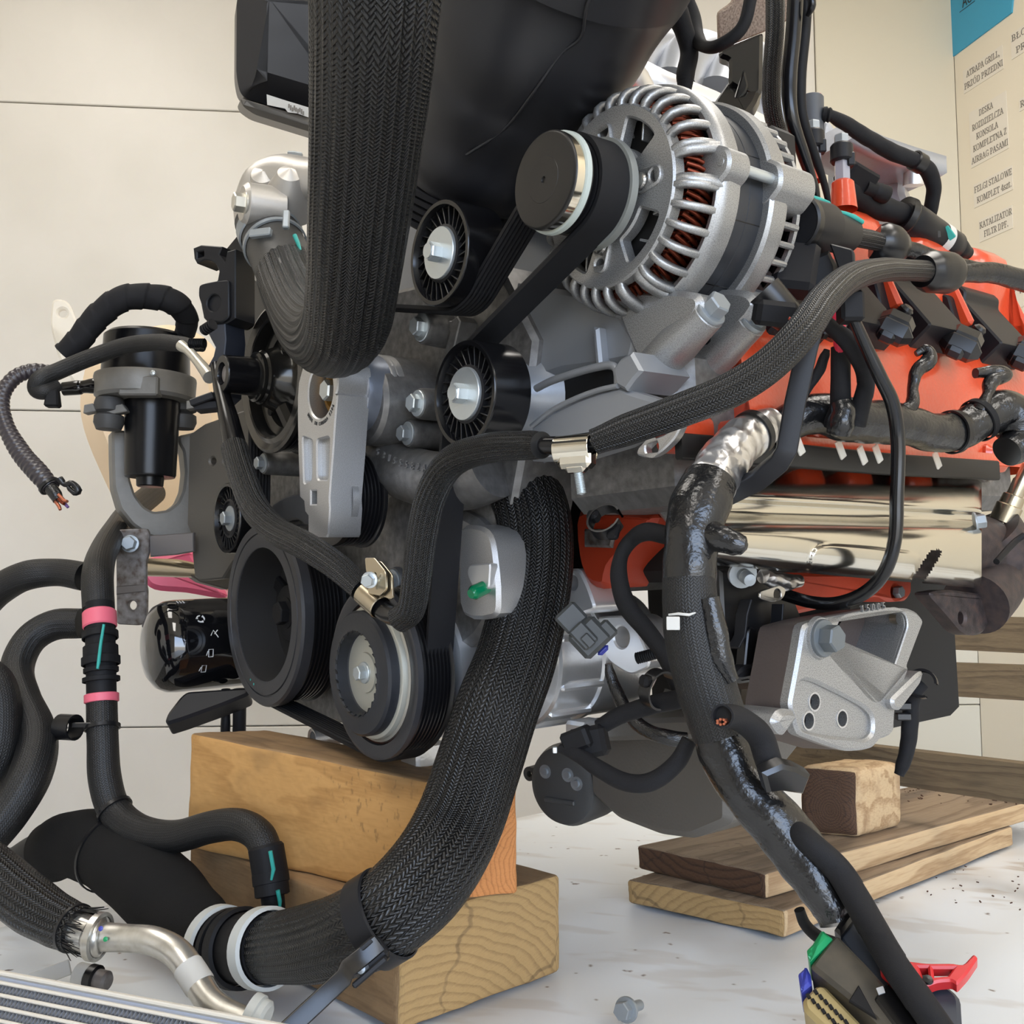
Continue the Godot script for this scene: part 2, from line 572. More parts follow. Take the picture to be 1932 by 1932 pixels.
	mt("tan", rgb(150, 132, 88), 0.5)
	mt("yellow", rgb(196, 176, 70), 0.5)
	mt("dust_plastic", Color.WHITE, 0.42, 0.0, {"tex": nz(0.02, [[0.0, Color(0.2, 0.19, 0.17)], [1.0, Color(0.33, 0.3, 0.25)]], 256, FastNoiseLite.TYPE_SIMPLEX_SMOOTH, 4, 15), "s": 12.0})
	mt("clear", Color(0.9, 0.9, 0.9), 0.2)
	mt("label_white", rgb(192, 190, 184), 0.6)
	mt("ink", rgb(52, 52, 50), 0.8)
	mt("ink_soft", rgb(120, 114, 106), 0.8)
	mt("print_white", rgb(196, 196, 196), 0.6)
	mt("tank", rgb(236, 212, 178), 0.4, 0.0, {"back": Color(0.5, 0.42, 0.33)})
	mt("tank_clear", Color(0.93, 0.9, 0.84, 0.5), 0.3)
	M.tank_clear.transparency = BaseMaterial3D.TRANSPARENCY_ALPHA
	# the place
	mt("wall_white", Color.WHITE, 0.4, 0.0, {"tex": nz(0.01, [[0.0, Color(0.8, 0.78, 0.74)], [0.5, Color(0.83, 0.81, 0.775)], [1.0, Color(0.85, 0.83, 0.795)]], 256, FastNoiseLite.TYPE_SIMPLEX_SMOOTH, 4, 20), "s": 0.7})
	mt("wall_cream", rgb(204, 197, 179), 0.45)
	mt("wall_board", rgb(228, 218, 198), 0.5)
	mt("sign_blue", rgb(62, 158, 194), 0.45)
	mt("seam", rgb(190, 182, 170), 0.7)
	mt("concrete", Color.WHITE, 0.8, 0.0, {"tex": nz(0.02, [[0.0, Color(0.4, 0.39, 0.37)], [1.0, Color(0.58, 0.57, 0.55)]], 256, FastNoiseLite.TYPE_SIMPLEX_SMOOTH, 5, 21), "s": 1.0})
	mt("ceiling_paint", rgb(214, 208, 196), 0.8)
	var dirt := FastNoiseLite.new()
	dirt.seed = 30
	dirt.frequency = 0.006
	dirt.fractal_octaves = 5
	var scr := FastNoiseLite.new()
	scr.seed = 31
	scr.frequency = 0.02
	scr.fractal_octaves = 4
	var tarp := paint(1024, 1024, func(u: float, v: float) -> Color:
		var a := dirt.get_noise_2d(u * 900.0, v * 900.0)
		var b := scr.get_noise_2d(u * 320.0 + v * 500.0, v * 1500.0 - u * 1100.0)
		var c := scr.get_noise_2d(u * 4200.0, v * 4200.0)
		var s := clampf(smoothstep(0.1, 0.6, a) * 0.35 + smoothstep(0.22, 0.5, b) * (0.25 + 0.5 * smoothstep(0.0, 0.4, a)), 0.0, 1.0)
		var k := smoothstep(0.62, 0.68, c)
		return Color(0.89, 0.905, 0.92).lerp(Color(0.58, 0.5, 0.42), s * 0.6).lerp(Color(0.25, 0.18, 0.14), k * 0.8))
	var weave := paint(64, 64, func(u: float, v: float) -> Color:
		var h := 0.5 + 0.25 * sin(u * TAU * 8.0) + 0.25 * sin(v * TAU * 8.0)
		return Color(h, h, h))
	mt("tarp", Color.WHITE, 0.36, 0.0, {"tex": tarp, "tri": false, "uvs": Vector3(0.8, 0.8, 1)})
	M.tarp.detail_enabled = false
	wood_textures()
func wood_textures() -> void:
	var f := FastNoiseLite.new()
	f.seed = 40
	f.frequency = 1.0
	f.fractal_octaves = 4
	var rings := func(cx: float, cy: float, freq: float, dark: Color, light: Color, sd: float, checks: float) -> ImageTexture:
		return paint(512, 512, func(u: float, v: float) -> Color:
			var x := u - cx
			var y := v - cy
			var r := sqrt(x * x + y * y) + 0.02 * f.get_noise_2d(u * 4.0 + sd, v * 4.0)
			var a := atan2(y, x)
			var ph := r * freq
			var s := ph - floorf(ph)
			var late := smoothstep(0.45, 0.95, s) * (1.0 - smoothstep(0.95, 1.0, s))
			var fib := 0.5 + 0.5 * f.get_noise_2d(u * 130.0 + sd, v * 130.0)
			var saw := 0.5 + 0.5 * f.get_noise_2d((u + v * 0.4) * 12.0, (v - u * 0.4) * 140.0 + sd)
			var c := light.lerp(dark, clampf(late * 0.5 + (fib - 0.5) * 0.35 + (saw - 0.5) * 0.5, 0.0, 1.0))
			var crack := smoothstep(0.985, 1.0, sin(a * 9.0 + sd * 3.0 + 2.0 * f.get_noise_2d(r * 3.0, sd))) * smoothstep(0.08, 0.4, r) * (0.5 + 0.5 * f.get_noise_2d(a * 5.0, r * 2.0))
			return c.lerp(Color(0.1, 0.07, 0.05), clampf(crack * checks, 0.0, 0.85)))
	var planks := func(freq: float, dark: Color, light: Color, sd: float, stain: Color, amount: float) -> ImageTexture:
		return paint(512, 512, func(u: float, v: float) -> Color:
			var bend := 0.05 * f.get_noise_2d(u * 2.2, v * 2.0 + sd)
			var ph := (v + bend) * freq + 1.2 * f.get_noise_2d(u * 1.2 + sd, v * 5.0)
			var s := ph - floorf(ph)
			var late := smoothstep(0.3, 0.9, s) * (1.0 - smoothstep(0.9, 1.0, s))
			var fib := 0.5 + 0.5 * f.get_noise_2d(u * 14.0 + sd, v * 160.0)
			var c := light.lerp(dark, clampf(late * 0.45 + (fib - 0.5) * 0.7, 0.0, 1.0))
			var st := smoothstep(0.1, 0.7, f.get_noise_2d(u * 3.0 + sd * 2.0, v * 4.0))
			var spot := smoothstep(0.3, 0.5, f.get_noise_2d(u * 60.0 - sd, v * 26.0)) * smoothstep(-0.1, 0.4, f.get_noise_2d(u * 2.0 + 40.0, v * 2.5))
			return c.lerp(stain, clampf(st * amount + spot * amount * 0.8, 0.0, 0.85)))
	M.t_end = rings.call(0.2, -0.3, 26.0, Color(0.5, 0.39, 0.24), Color(0.68, 0.55, 0.36), 1.0, 0.45)
	M.t_end_red = rings.call(1.3, 0.3, 22.0, Color(0.6, 0.36, 0.18), Color(0.8, 0.53, 0.3), 5.0, 0.1)
	M.t_end_dark = rings.call(0.45, 0.45, 20.0, Color(0.16, 0.1, 0.06), Color(0.33, 0.23, 0.15), 3.0, 0.6)
	M.t_side = planks.call(9.0, Color(0.42, 0.32, 0.21), Color(0.58, 0.46, 0.32), 2.0, Color(0.27, 0.21, 0.15), 0.35)
	M.t_top = planks.call(10.0, Color(0.36, 0.29, 0.22), Color(0.58, 0.5, 0.41), 7.0, Color(0.27, 0.23, 0.2), 0.5)
	M.t_pale = planks.call(8.0, Color(0.5, 0.37, 0.24), Color(0.76, 0.65, 0.5), 9.0, Color(0.42, 0.3, 0.2), 0.3)
	M.t_paint = planks.call(4.0, Color(0.6, 0.43, 0.23), Color(0.74, 0.56, 0.33), 12.0, Color(0.33, 0.25, 0.16), 0.4)
	M.t_fence = planks.call(7.0, Color(0.27, 0.22, 0.16), Color(0.47, 0.4, 0.3), 15.0, Color(0.2, 0.17, 0.13), 0.4)
	var rough := nz(0.12, [[0.0, 0.0], [1.0, 1.0]], 256, FastNoiseLite.TYPE_SIMPLEX, 4, 41)
	for k in ["end", "end_red", "end_dark", "side", "top", "pale", "paint", "fence"]:
		mt("w_" + k, Color.WHITE, 0.78, 0.0, {"tex": M["t_" + k], "bump": rough, "bs": 0.05, "tri": false})

func setup() -> void:
	CT = Transform3D(Basis(Vector3.RIGHT, deg_to_rad(5.0)), Vector3(0, 1.2, 0))
	EB = Basis(Vector3.UP, deg_to_rad(-YAW)) * Basis(Vector3.RIGHT, deg_to_rad(2.5))
	EO = at(494, 1159, 1.0)
	var cam := Camera3D.new()
	cam.name = "camera"
	cam.fov = rad_to_deg(2.0 * atan(966.0 / F))
	cam.near = 0.02
	cam.far = 60.0
	cam.transform = CT
	add_child(cam)
	cam.current = true
	var env := Environment.new()
	var sky := Sky.new()
	var sm := ProceduralSkyMaterial.new()
	sm.sky_top_color = rgb(176, 200, 236)
	sm.sky_horizon_color = rgb(212, 224, 240)
	sm.ground_bottom_color = rgb(150, 148, 144)
	sm.ground_horizon_color = rgb(200, 200, 198)
	sky.sky_material = sm
	env.background_mode = Environment.BG_SKY
	env.sky = sky
	env.background_energy_multiplier = 9.0
	env.ambient_light_source = Environment.AMBIENT_SOURCE_SKY
	env.tonemap_mode = Environment.TONE_MAPPER_LINEAR
	env.tonemap_exposure = 1.12
	env.sdfgi_enabled = true
	env.ssao_enabled = true
	env.ssil_enabled = true
	var we := WorldEnvironment.new()
	we.name = "environment"
	we.environment = env
	add_child(we)
	# added light panels out of view under the ceiling, brightening from overhead: [x, z, across, along, energy]
	for e in [[-1.1, -1.1, 0.5, 1.3, 0.85, "beside the left wall behind the engine"], [0.75, -1.1, 0.5, 1.3, 1.2, "beside the parts board behind the engine"], [-0.6, 0.7, 0.5, 1.3, 1.3, "overhead between the left wall and the gate"], [1.5, 0.5, 0.5, 1.3, 1.3, "beside the gate on the right"]]:
		added_lamp_panel(Vector3(e[0], 2.98, e[1]), Vector2(e[2], e[3]), e[4], e[5])

func added_lamp_panel(p: Vector3, s: Vector2, energy: float, where: String) -> void:
	var t := thing("added_ceiling_light", "added unseen flat white ceiling light panel " + where, "light", Transform3D(Basis(), p), "added ceiling light panels")
	part("housing", t, M.ceiling_paint, func(mb: MB): mb.box(Transform3D(Basis(), p + Vector3(0, 0.0, 0)), Vector3(s.x + 0.04, 0.04, s.y + 0.04), 0.005))
	var glow := StandardMaterial3D.new()
	glow.albedo_color = Color.WHITE
	glow.emission_enabled = true
	glow.emission = rgb(255, 249, 240)
	glow.emission_energy_multiplier = 1.5
	part("diffuser", t, glow, func(mb: MB): mb.box(Transform3D(Basis(), p + Vector3(0, -0.022, 0)), Vector3(s.x, 0.006, s.y), 0.002))
	var l := AreaLight3D.new()
	l.name = "added_panel_light"
	l.area_size = s
	l.light_color = rgb(255, 249, 240)
	l.light_energy = energy
	l.area_range = 12.0
	l.shadow_enabled = true
	t.add_child(l)
	l.position = Vector3(0, -0.03, 0)
	l.rotation.x = -PI / 2

func struct(called: String, mat: Material, build: Callable) -> MeshInstance3D:
	var mb := MB.new()
	build.call(mb)
	var o := obj(called, mb, mat)
	o.set_meta("kind", "structure")
	return o

func place() -> void:
	# back wall: white insulated panels on the left, cream ones on the right
	var wx := Vector3(cos(deg_to_rad(5.0)), 0, -sin(deg_to_rad(5.0)))
	var wz := wx.cross(Vector3.UP)
	var wo := at(300, 800, 2.4)
	var wb := Basis(wx, Vector3.UP, wz)
	var w0 := Transform3D(wb, Vector3(wo.x, 0, wo.z))
	var wl := func(px: float, py: float) -> Vector3: return w0.affine_inverse() * hit(px, py, w0.origin, wz)
	var corner: Vector3 = wl.call(1815, 470)
	var split: float = wl.call(1541, 200).x
	var left := -1.55
	var root := struct("wall_back", M.seam, func(mb: MB): mb.box(w0 * Transform3D(Basis(), Vector3((left + corner.x) / 2, 1.5, -0.08)), Vector3(corner.x - left + 0.2, 3.0, 0.12)))
	var seams := [0.0, wl.call(300, 1372).y, wl.call(300, 778).y, wl.call(300, 204).y, 3.0]
	for i in 4:
		var y0: float = seams[i] + 0.0015
		var y1: float = seams[i + 1] - 0.0015
		part("panel", root, M.wall_white, func(mb: MB): mb.box(w0 * Transform3D(Basis(), Vector3((left + split - 0.002) / 2, (y0 + y1) / 2, -0.01)), Vector3(split - 0.002 - left, y1 - y0, 0.02), 0.002))
	var low: float = wl.call(1790, 1330).y
	for r in [[split + 0.001, 0.0, corner.x, low - 0.001], [split + 0.001, low + 0.001, corner.x, 3.0]]:
		part("panel", root, M.wall_cream, func(mb: MB): mb.box(w0 * Transform3D(Basis(), Vector3((r[0] + r[2]) / 2, (r[1] + r[3]) / 2, -0.01)), Vector3(r[2] - r[0], r[3] - r[1], 0.02), 0.002))
	# right wall, coming towards the camera
	var c0 := w0 * Vector3(corner.x, 0, 0)
	var rd := Vector3(0.314, 0, 0.949)
	var rb := Basis(rd, Vector3.UP, rd.cross(Vector3.UP))
	var r0 := Transform3D(rb, c0)
	struct("wall_right", M.wall_board, func(mb: MB): mb.box(r0 * Transform3D(Basis(), Vector3(2.6, 1.5, -0.05)), Vector3(5.2, 3.0, 0.1)))
	struct("wall_left", M.wall_white, func(mb: MB): mb.box(Transform3D(Basis(), w0 * Vector3(left - 0.05, 1.5, 2.4)), Vector3(0.1, 3.0, 5.2)))
	# unseen wall added behind the camera; directs daylight through a gate on the right
	struct("unseen_front_wall", M.wall_white, func(mb: MB):
		mb.box(Transform3D(Basis(), Vector3(-1.6, 1.5, 2.75)), Vector3(2.0, 3.0, 0.1))
		mb.box(Transform3D(Basis(), Vector3(1.2, 2.9, 2.75)), Vector3(3.6, 0.24, 0.1))
		mb.box(Transform3D(Basis(), Vector3(3.25, 1.5, 2.75)), Vector3(0.9, 3.0, 0.1)))
	struct("floor", M.concrete, func(mb: MB): mb.box(Transform3D(Basis(), Vector3(0, -0.05, -0.2)), Vector3(7.5, 0.1, 7.0)))
	struct("ceiling", M.ceiling_paint, func(mb: MB): mb.box(Transform3D(Basis(), Vector3(0, 3.06, -0.2)), Vector3(7.5, 0.1, 7.0)))
	board(r0)
	bench()
	fence()

func text_at(parent: Node, called: String, s: String, xf: Transform3D, h: float, mat: Material, font := "Droid Serif", depth := 0.0006, width := 0.0) -> MeshInstance3D:
	var tm := TextMesh.new()
	var f := SystemFont.new()
	f.font_names = PackedStringArray([font])
	tm.font = f
	tm.font_size = 32
	tm.pixel_size = h / 24.0
	tm.depth = depth
	tm.curve_step = 2.0
	tm.text = s
	tm.horizontal_alignment = HORIZONTAL_ALIGNMENT_CENTER
	var o := MeshInstance3D.new()
	o.mesh = tm
	o.material_override = mat
	o.name = called
	parent.add_child(o, true)
	o.transform = world_of(parent).affine_inverse() * xf
	if width > 0.0:
		var w := tm.get_aabb().size.x
		if w > 0.0: o.transform = o.transform.scaled_local(Vector3(width / w, 1, 1))
	return o

func board(r0: Transform3D) -> void:
	# parts-list board: blue heading and paper strips with printed words
	var rl := func(px: float, py: float) -> Vector3: return r0.affine_inverse() * hit(px, py, r0.origin, r0.basis.z)
	var a: Vector3 = rl.call(1791, 0)
	var fr := Transform3D(r0.basis, r0 * Vector3(0, 0, 0.004))
	var hd := thing("heading_sign", "blue heading sign with dark lettering on the cream board", "sign", Transform3D(r0.basis, r0 * Vector3(0.1, a.y, 0.002)))
	part("plate", hd, M.sign_blue, func(mb: MB):
		var p := PackedVector2Array()
		for q in [[1800, 107], [1911, 24], [1913, 0], [1911, -60], [1790, -120]]:
			var l: Vector3 = rl.call(q[0], q[1])
			p.append(Vector2(l.x, l.y))
		mb.slab(fr, p, 0.004, 0.0006))
	var tx := func(px: float, py: float) -> Transform3D:
		var l: Vector3 = rl.call(px, py)
		return Transform3D(r0.basis, r0 * Vector3(l.x, l.y, 0.0052))
	var au: Transform3D = tx.call(1828, -1)
	text_at(hd, "lettering", "AU", au, 0.03, M.ink, "Droid Sans", 0.0006, 0.034)
	part("underline", hd, M.ink, func(mb: MB):
		var p: Vector3 = rl.call(1813, 23)
		var q: Vector3 = rl.call(1842, 3)
		mb.box(Transform3D(r0.basis, r0 * Vector3((p.x + q.x) / 2, (p.y + q.y) / 2, 0.0045)), Vector3(absf(q.x - p.x), 0.0016, 0.0006)))
	var strips := [
		[[["ATRAPA GRILL,", 1855, 121, 64], ["PRZÓD PRZEDNI", 1856, 142, 74]], "paper strip naming grille and front, directly under the blue heading"],
		[[["DESKA", 1861, 206, 27], ["ROZDZIELCZA", 1864, 226, 60], ["KONSOLA", 1863, 247, 42], ["KOMPLETNA Z", 1868, 265, 64], ["AIRBAG PASAMI", 1868, 287, 70]], "five-line paper strip listing dashboard, console and airbag"],
		[[["FELGI STALOWE", 1874, 342, 72], ["KOMPLET 4szt.", 1876, 363, 66]], "two-line paper strip naming a set of four steel rims"],
		[[["KATALIZATOR", 1879, 413, 62], ["FILTR DPF.", 1880, 432, 46]], "lowest clear paper strip, naming catalyst and DPF filter"],
		[[["BŁOTNIK", 1940, 54, 64], ["PRZÓD", 1942, 80, 50]], "paper strip cut by the frame edge, beside the blue heading"],
		[[["REFLEKTOR", 1962, 177, 76]], "one-line paper strip at the frame edge, beside the dashboard strip"],
		[[["POMPY W", 1905, 556, 60], ["...LNY.", 1900, 577, 40]], "paper strip half hidden behind the orange cover's end"],
		[[["SILNIK", 1916, 640, 44]], "paper strip at the frame edge above the last black coil"],
	]
	for s in strips:
		var lo := Vector2(1e9, 1e9)
		var hi := -lo
		for l in s[0]:
			for q in [[l[1] - l[3] * 0.5, l[2] + l[3] * 0.28 + 9.0], [l[1] + l[3] * 0.5, l[2] - l[3] * 0.28 - 9.0]]:
				var g: Vector3 = rl.call(q[0], q[1])
				lo = lo.min(Vector2(g.x, g.y))
				hi = hi.max(Vector2(g.x, g.y))
		var y0: float = (rl.call(s[0][0][1], s[0][0][2] - 12.0) as Vector3).y
		var y1: float = (rl.call(s[0][-1][1], s[0][-1][2] + 12.0) as Vector3).y
		var t := thing("paper_strip", s[1], "label", Transform3D(r0.basis, r0 * Vector3(lo.x, y1, 0.001)), "paper strips on the parts board")
		part("sheet", t, M.label_strip, func(mb: MB): mb.box(r0 * Transform3D(Basis(), Vector3((lo.x + hi.x) / 2, (y0 + y1) / 2, 0.0008)), Vector3(hi.x - lo.x, y0 - y1, 0.0012)))
		for l in s[0]:
			var p0: Vector3 = rl.call(l[1] - l[3] * 0.5, l[2])
			var p1: Vector3 = rl.call(l[1] + l[3] * 0.5, l[2])
			var c: Transform3D = tx.call(l[1], l[2])
			c.origin += -r0.basis.z * 0.0034
			text_at(t, "lettering", l[0], c, 0.0165, M.ink_soft, "Droid Serif", 0.0006, absf(p1.x - p0.x))

func bench() -> void:
	var a := tb(150, 1700)
	var b := tb(980, 1530)
	var e := (b - a).normalized()
	var q := Vector3.UP.cross(e)
	if q.z < 0: q = -q
	var nse := FastNoiseLite.new()
	nse.seed = 77
	nse.frequency = 3.0
	var smax := (tb(1815, 1484) - a).dot(e)
	var t := thing("tarpaulin", "white scuffed tarpaulin spread flat under the timber blocks", "tarpaulin", Transform3D(Basis(), Vector3(a.x, BENCH, a.z)))
	part("sheet", t, M.tarp, func(mb: MB):
		var rows := []
		var vs := []
		for i in 90:
			var s := -0.9 + (smax + 0.9) * i / 89.0
			var row := PackedVector3Array()
			for j in 72:
				var p := 1.75 * j / 71.0
				var h := -0.0012 * (1.0 + cos(p * TAU / 0.115)) - 0.0016 * (1.0 + nse.get_noise_2d(s, p * 2.0))
				if j == 0: h = -0.02
				row.append(a + e * s + q * p + Vector3.UP * h)
			rows.append(row)
			vs.append(s / 1.75)
		mb.grid(rows, 1.0, vs, false))
	one("platform", "low wooden platform carrying the tarpaulin", "platform", M.w_fence, func(mb: MB):
		var f := Transform3D(Basis(e, Vector3.UP, q if e.cross(Vector3.UP).dot(q) > 0 else -q), a + e * ((smax - 0.9) / 2.0) + q * 0.875 + Vector3.UP * -0.05)
		mb.box(f, Vector3(smax + 0.9, 0.08, 1.75), 0.004)
		for k in [[-0.8, -0.7], [0.8, -0.7], [-0.8, 0.7], [0.8, 0.7]]:
			mb.box(f * Transform3D(Basis(), Vector3(k[0], -0.42, k[1])), Vector3(0.1, 0.81, 0.1), 0.004))
	timber()

func beam(called: String, lab: String, cat: String, n: Vector3, ex: Vector3, ey: Vector3, h0: float, h1: float, mats: Array, bev := 0.004, grp := "", grow := 1.0) -> MeshInstance3D:
	# squared timber from its near bottom corner: ex along the end, ey along the length; mats = [end grain, sides, top]
	var c := n + (ex + ey) * 0.5
	var fx := ex.normalized()
	var fz := ey.normalized()
	var up := Vector3.UP
	var base := Transform3D(Basis(fx, up, fz), Vector3(c.x, BENCH + h0, c.z))
	var am := ArrayMesh.new()
	var sx := ex.length()
	var sz := ey.length()
	var sy := h1 - h0
	var xs := [-sx / 2, sx / 2]
	var zs := [-sz / 2, sz / 2]
	var nse := FastNoiseLite.new()
	nse.seed = int(sx * 9999)
	nse.frequency = 9.0
	var hx := Vector3(sx, sy, sz) * 0.5
	var ticks := func(l: float) -> Array:
		var o := [0.0, bev * 0.3 / l, bev * 0.8 / l]
		for i in 12: o.append(lerpf(bev * 1.6 / l, 1.0 - bev * 1.6 / l, i / 11.0))
		return o + [1.0 - bev * 0.8 / l, 1.0 - bev * 0.3 / l, 1.0]
	var edge := func(o: Vector3, du: Vector3, dv: Vector3, us: float, vs: float, mb: MB) -> void:     # a face; neighbours meet on a shared worn edge
		var rows := []
		var vv := []
		for v in ticks.call(dv.length()):
			var row := PackedVector3Array()
			for u in ticks.call(du.length()):
				var p: Vector3 = o + du * u + dv * v - Vector3(0, hx.y, 0)
				var cc := p.clamp(-hx + Vector3.ONE * bev, hx - Vector3.ONE * bev)
				var q := cc + (p - cc).normalized() * bev
				q += Vector3(nse.get_noise_3dv(p * 3.0), nse.get_noise_3dv(p * 3.0 + Vector3(9, 0, 0)), nse.get_noise_3dv(p * 3.0 + Vector3(0, 7, 0))) * 0.0016
				q.y += hx.y
				q.y *= lerpf(1.0, grow, clampf(q.z / sz + 0.5, 0.0, 1.0))
				row.append(q)
			rows.append(row)
			vv.append(v * vs)
		mb.grid(rows, us, vv, false)
	var ends := MB.new()
	var sides := MB.new()
	var tops := MB.new()
	for s in [0, 1]:
		edge.call(Vector3(-sx / 2, 0, zs[s]), Vector3(sx, 0, 0), Vector3(0, sy, 0), 1.0, sy / sx, ends)
		edge.call(Vector3(xs[s], 0, -sz / 2), Vector3(0, 0, sz), Vector3(0, sy, 0), 1.0, sy * 2.5, sides)
		edge.call(Vector3(-sx / 2, sy * s, -sz / 2), Vector3(0, 0, sz), Vector3(sx, 0, 0), 1.0, sx * 2.5, tops)
	for m in [ends, sides, tops]: m.add_to(am, Transform3D())
	for k in 3: am.surface_set_material(k, mats[k])
	var o := MeshInstance3D.new()
	o.mesh = am
	o.name = numbered(called)
	o.transform = base
	add_child(o)
	tag(o, lab, cat, grp)
	return o

func rise(px: float, py: float, base: Vector3) -> float:    # height on the bench of a pixel straight above a point
	return hit(px, py, base, Vector3(0, 0, 1)).y - BENCH

func timber() -> void:
	var n := tb(751, 1948)
	var r := tb(1058, 1834)
	var ex := r - n
	var ey := Vector3.UP.cross(ex).normalized()
	if ey.x > 0: ey = -ey
	var h1 := rise(1058, 1650, r)
	beam("timber_block", "weathered squared timber lying lowest under the engine, end grain cracked", "timber", n, ex, ey * 0.34, 0.0, h1, [M.w_end, M.w_side, M.w_side], 0.004, "timber blocks under the engine front")
	var n2 := tb(810, 1702, h1)
	var r2 := tb(979, 1687, h1)
	var h2 := rise(810, 1476, n2)
	var l2 := tb(352, 1600, h1)
	beam("timber_block", "ochre-stained timber block with orange end grain, directly under the pulleys", "timber", n2, r2 - n2, l2 - n2, h1, h2, [M.w_end_red, M.w_paint, M.w_side], 0.004, "timber blocks under the engine front", 1.18)
	# boards on the right
	var a := tb(1481, 1770)
	var b := tb(1912, 1595)
	var c := tb(1183, 1704)
	var t1 := rise(1480, 1718, a)
	beam("board", "lower of two stacked boards, its corner rounded off by wear", "board", a, c - a, b - a, 0.0, t1, [M.w_end, M.w_pale, M.w_top], 0.004, "boards under the engine mount")
	var a2 := tb(1446, 1698, t1)
	var b2 := tb(1990, 1534, t1)
	var c2 := tb(1202, 1640, t1)
	var t2 := t1 + (rise(1446, 1648, a2) - t1)
	beam("board", "upper board with a dark rough end, strewn with bark bits", "board", a2, c2 - a2, b2 - a2, t1, t2, [M.w_end_dark, M.w_pale, M.w_top], 0.004, "boards under the engine mount")
	# short block under the mount
	var s0 := tb(1619, 1583, t2)
	var s1 := tb(1507, 1572, t2)
	var s2 := tb(1706, 1560, t2)
	var t3 := rise(1606, 1452, s0)
	beam("timber_block", "short sawn timber block with dark ringed end under the cast engine mount", "timber", s0, s1 - s0, s2 - s0, t2, t3, [M.w_end_dark, M.w_pale, M.w_pale], 0.01)
	# bark crumbs and chips
	var rng := RandomNumberGenerator.new()
	rng.seed = 5
	var crumbs := one("bark_crumbs", "scattered brown bark crumbs on the upper board and tarpaulin", "crumbs", M.bark, func(mb: MB):
		for i in 90:
			var p := tb(rng.randf_range(1700, 1925), rng.randf_range(1470, 1520), t2) if i < 60 else tb(rng.randf_range(1720, 1930), rng.randf_range(1600, 1720))
			var s := rng.randf_range(0.0006, 0.0022) * (1.0 if i < 60 else 0.8)
			mb.box(Transform3D(Basis.from_euler(Vector3(rng.randf() * 0.6, rng.randf() * 6.0, rng.randf() * 0.6)), p + Vector3.UP * s * 0.4), Vector3(s * 2.0, s * 0.8, s), s * 0.2))
	crumbs.set_meta("kind", "stuff")
	# dropped flange bolt
	var bp := tb(1182, 1934)
	var bt := thing("flange_bolt", "small zinc flange bolt dropped on the tarpaulin in front of the timber", "bolt", Transform3D(Basis(), bp))
	var bx := ax(tb(1183, 1932) + Vector3.UP * 0.0105, Vector3(-0.55, 0.15, 0.8))
	part("head", bt, M.zinc_dull, func(mb: MB): mb.hexa(bx, 0.012, 0.008, 0.0095, 0.0022))
	part("shank", bt, M.zinc_dull, func(mb: MB): mb.lathe(bx, [[0.0, -0.022], [0.004, -0.021], [0.0045, 0.0]], 16))

func fence() -> void:
	var t := thing("pallet_rail", "grey weathered slatted pallet rail behind the engine at the right wall", "rail", Transform3D(Basis(), tb(1800, 1480)))
	for e in [[[1735, 1160, 1222], [1932, 1162, 1234], 1.62, 1.5], [[1727, 1246, 1310], [1932, 1254, 1321], 1.6, 1.48], [[1690, 1409, 1480], [1932, 1438, 1515], 1.24, 1.12]]:
		var p0 := at(e[0][0], (e[0][1] + e[0][2]) / 2.0, e[2])
		var p1 := at(e[1][0], (e[1][1] + e[1][2]) / 2.0, e[3])
		var d := p1 - p0
		p0 -= d * 1.6
		p1 += d * 0.9
		var h := 0.5 * (pm(e[0][2] - e[0][1], p0 + d * 1.6) + pm(e[1][2] - e[1][1], p1))
		part("plank", t, M.w_fence, func(mb: MB):
			var z := (p1 - p0).normalized()
			var y := (Vector3.UP - z * z.y).normalized()
			var bs := Basis(z, y, z.cross(y))
			var o := (p0 + p1) / 2
			var hl := (p1 - p0).length() / 2
			for s in [-1.0, 1.0]:
				for g in [[Vector3(-hl, -h / 2, s * 0.011), Vector3(hl * 2, 0, 0), Vector3(0, h, 0)], [Vector3(-hl, s * h / 2, -0.011), Vector3(hl * 2, 0, 0), Vector3(0, 0, 0.022)]]:
					var f := Transform3D(bs, o)
					mb.grid([PackedVector3Array([f * g[0], f * (g[0] + g[1])]), PackedVector3Array([f * (g[0] + g[2]), f * (g[0] + g[1] + g[2])])], hl * 4.0, [0.0, g[2].length() * 3.0 + 0.1], false))
	var px := at(2010, 1290, 1.47)
	part("post", t, M.w_fence, func(mb: MB): mb.box(Transform3D(Basis(), Vector3(px.x, px.y / 2.0 + 0.07, px.z)), Vector3(0.07, px.y + 0.14, 0.05), 0.004))

func grooves(r: float, z0: float, z1: float, n: int, d := 0.0022) -> Array:
	var o := []
	var w := (z1 - z0) / n
	for i in n:
		o.append([r, z0 + w * i])
		o.append([r, z0 + w * (i + 0.3)])
		o.append([r - d, z0 + w * (i + 0.6)])
		o.append([r - d, z0 + w * (i + 0.7)])
	o.append([r, z1])
	return o

func bolt(parent: Node, xf: Transform3D, af: float, h: float, fl: float, mat: Material, called := "bolt", flh := 0.0015) -> MeshInstance3D:
	return part(called, parent, mat, func(mb: MB): mb.hexa(xf, af, h, fl, flh))
func off(xf: Transform3D, x: float, y: float, z: float) -> Transform3D:
	return xf * Transform3D(Basis(), Vector3(x, y, z))

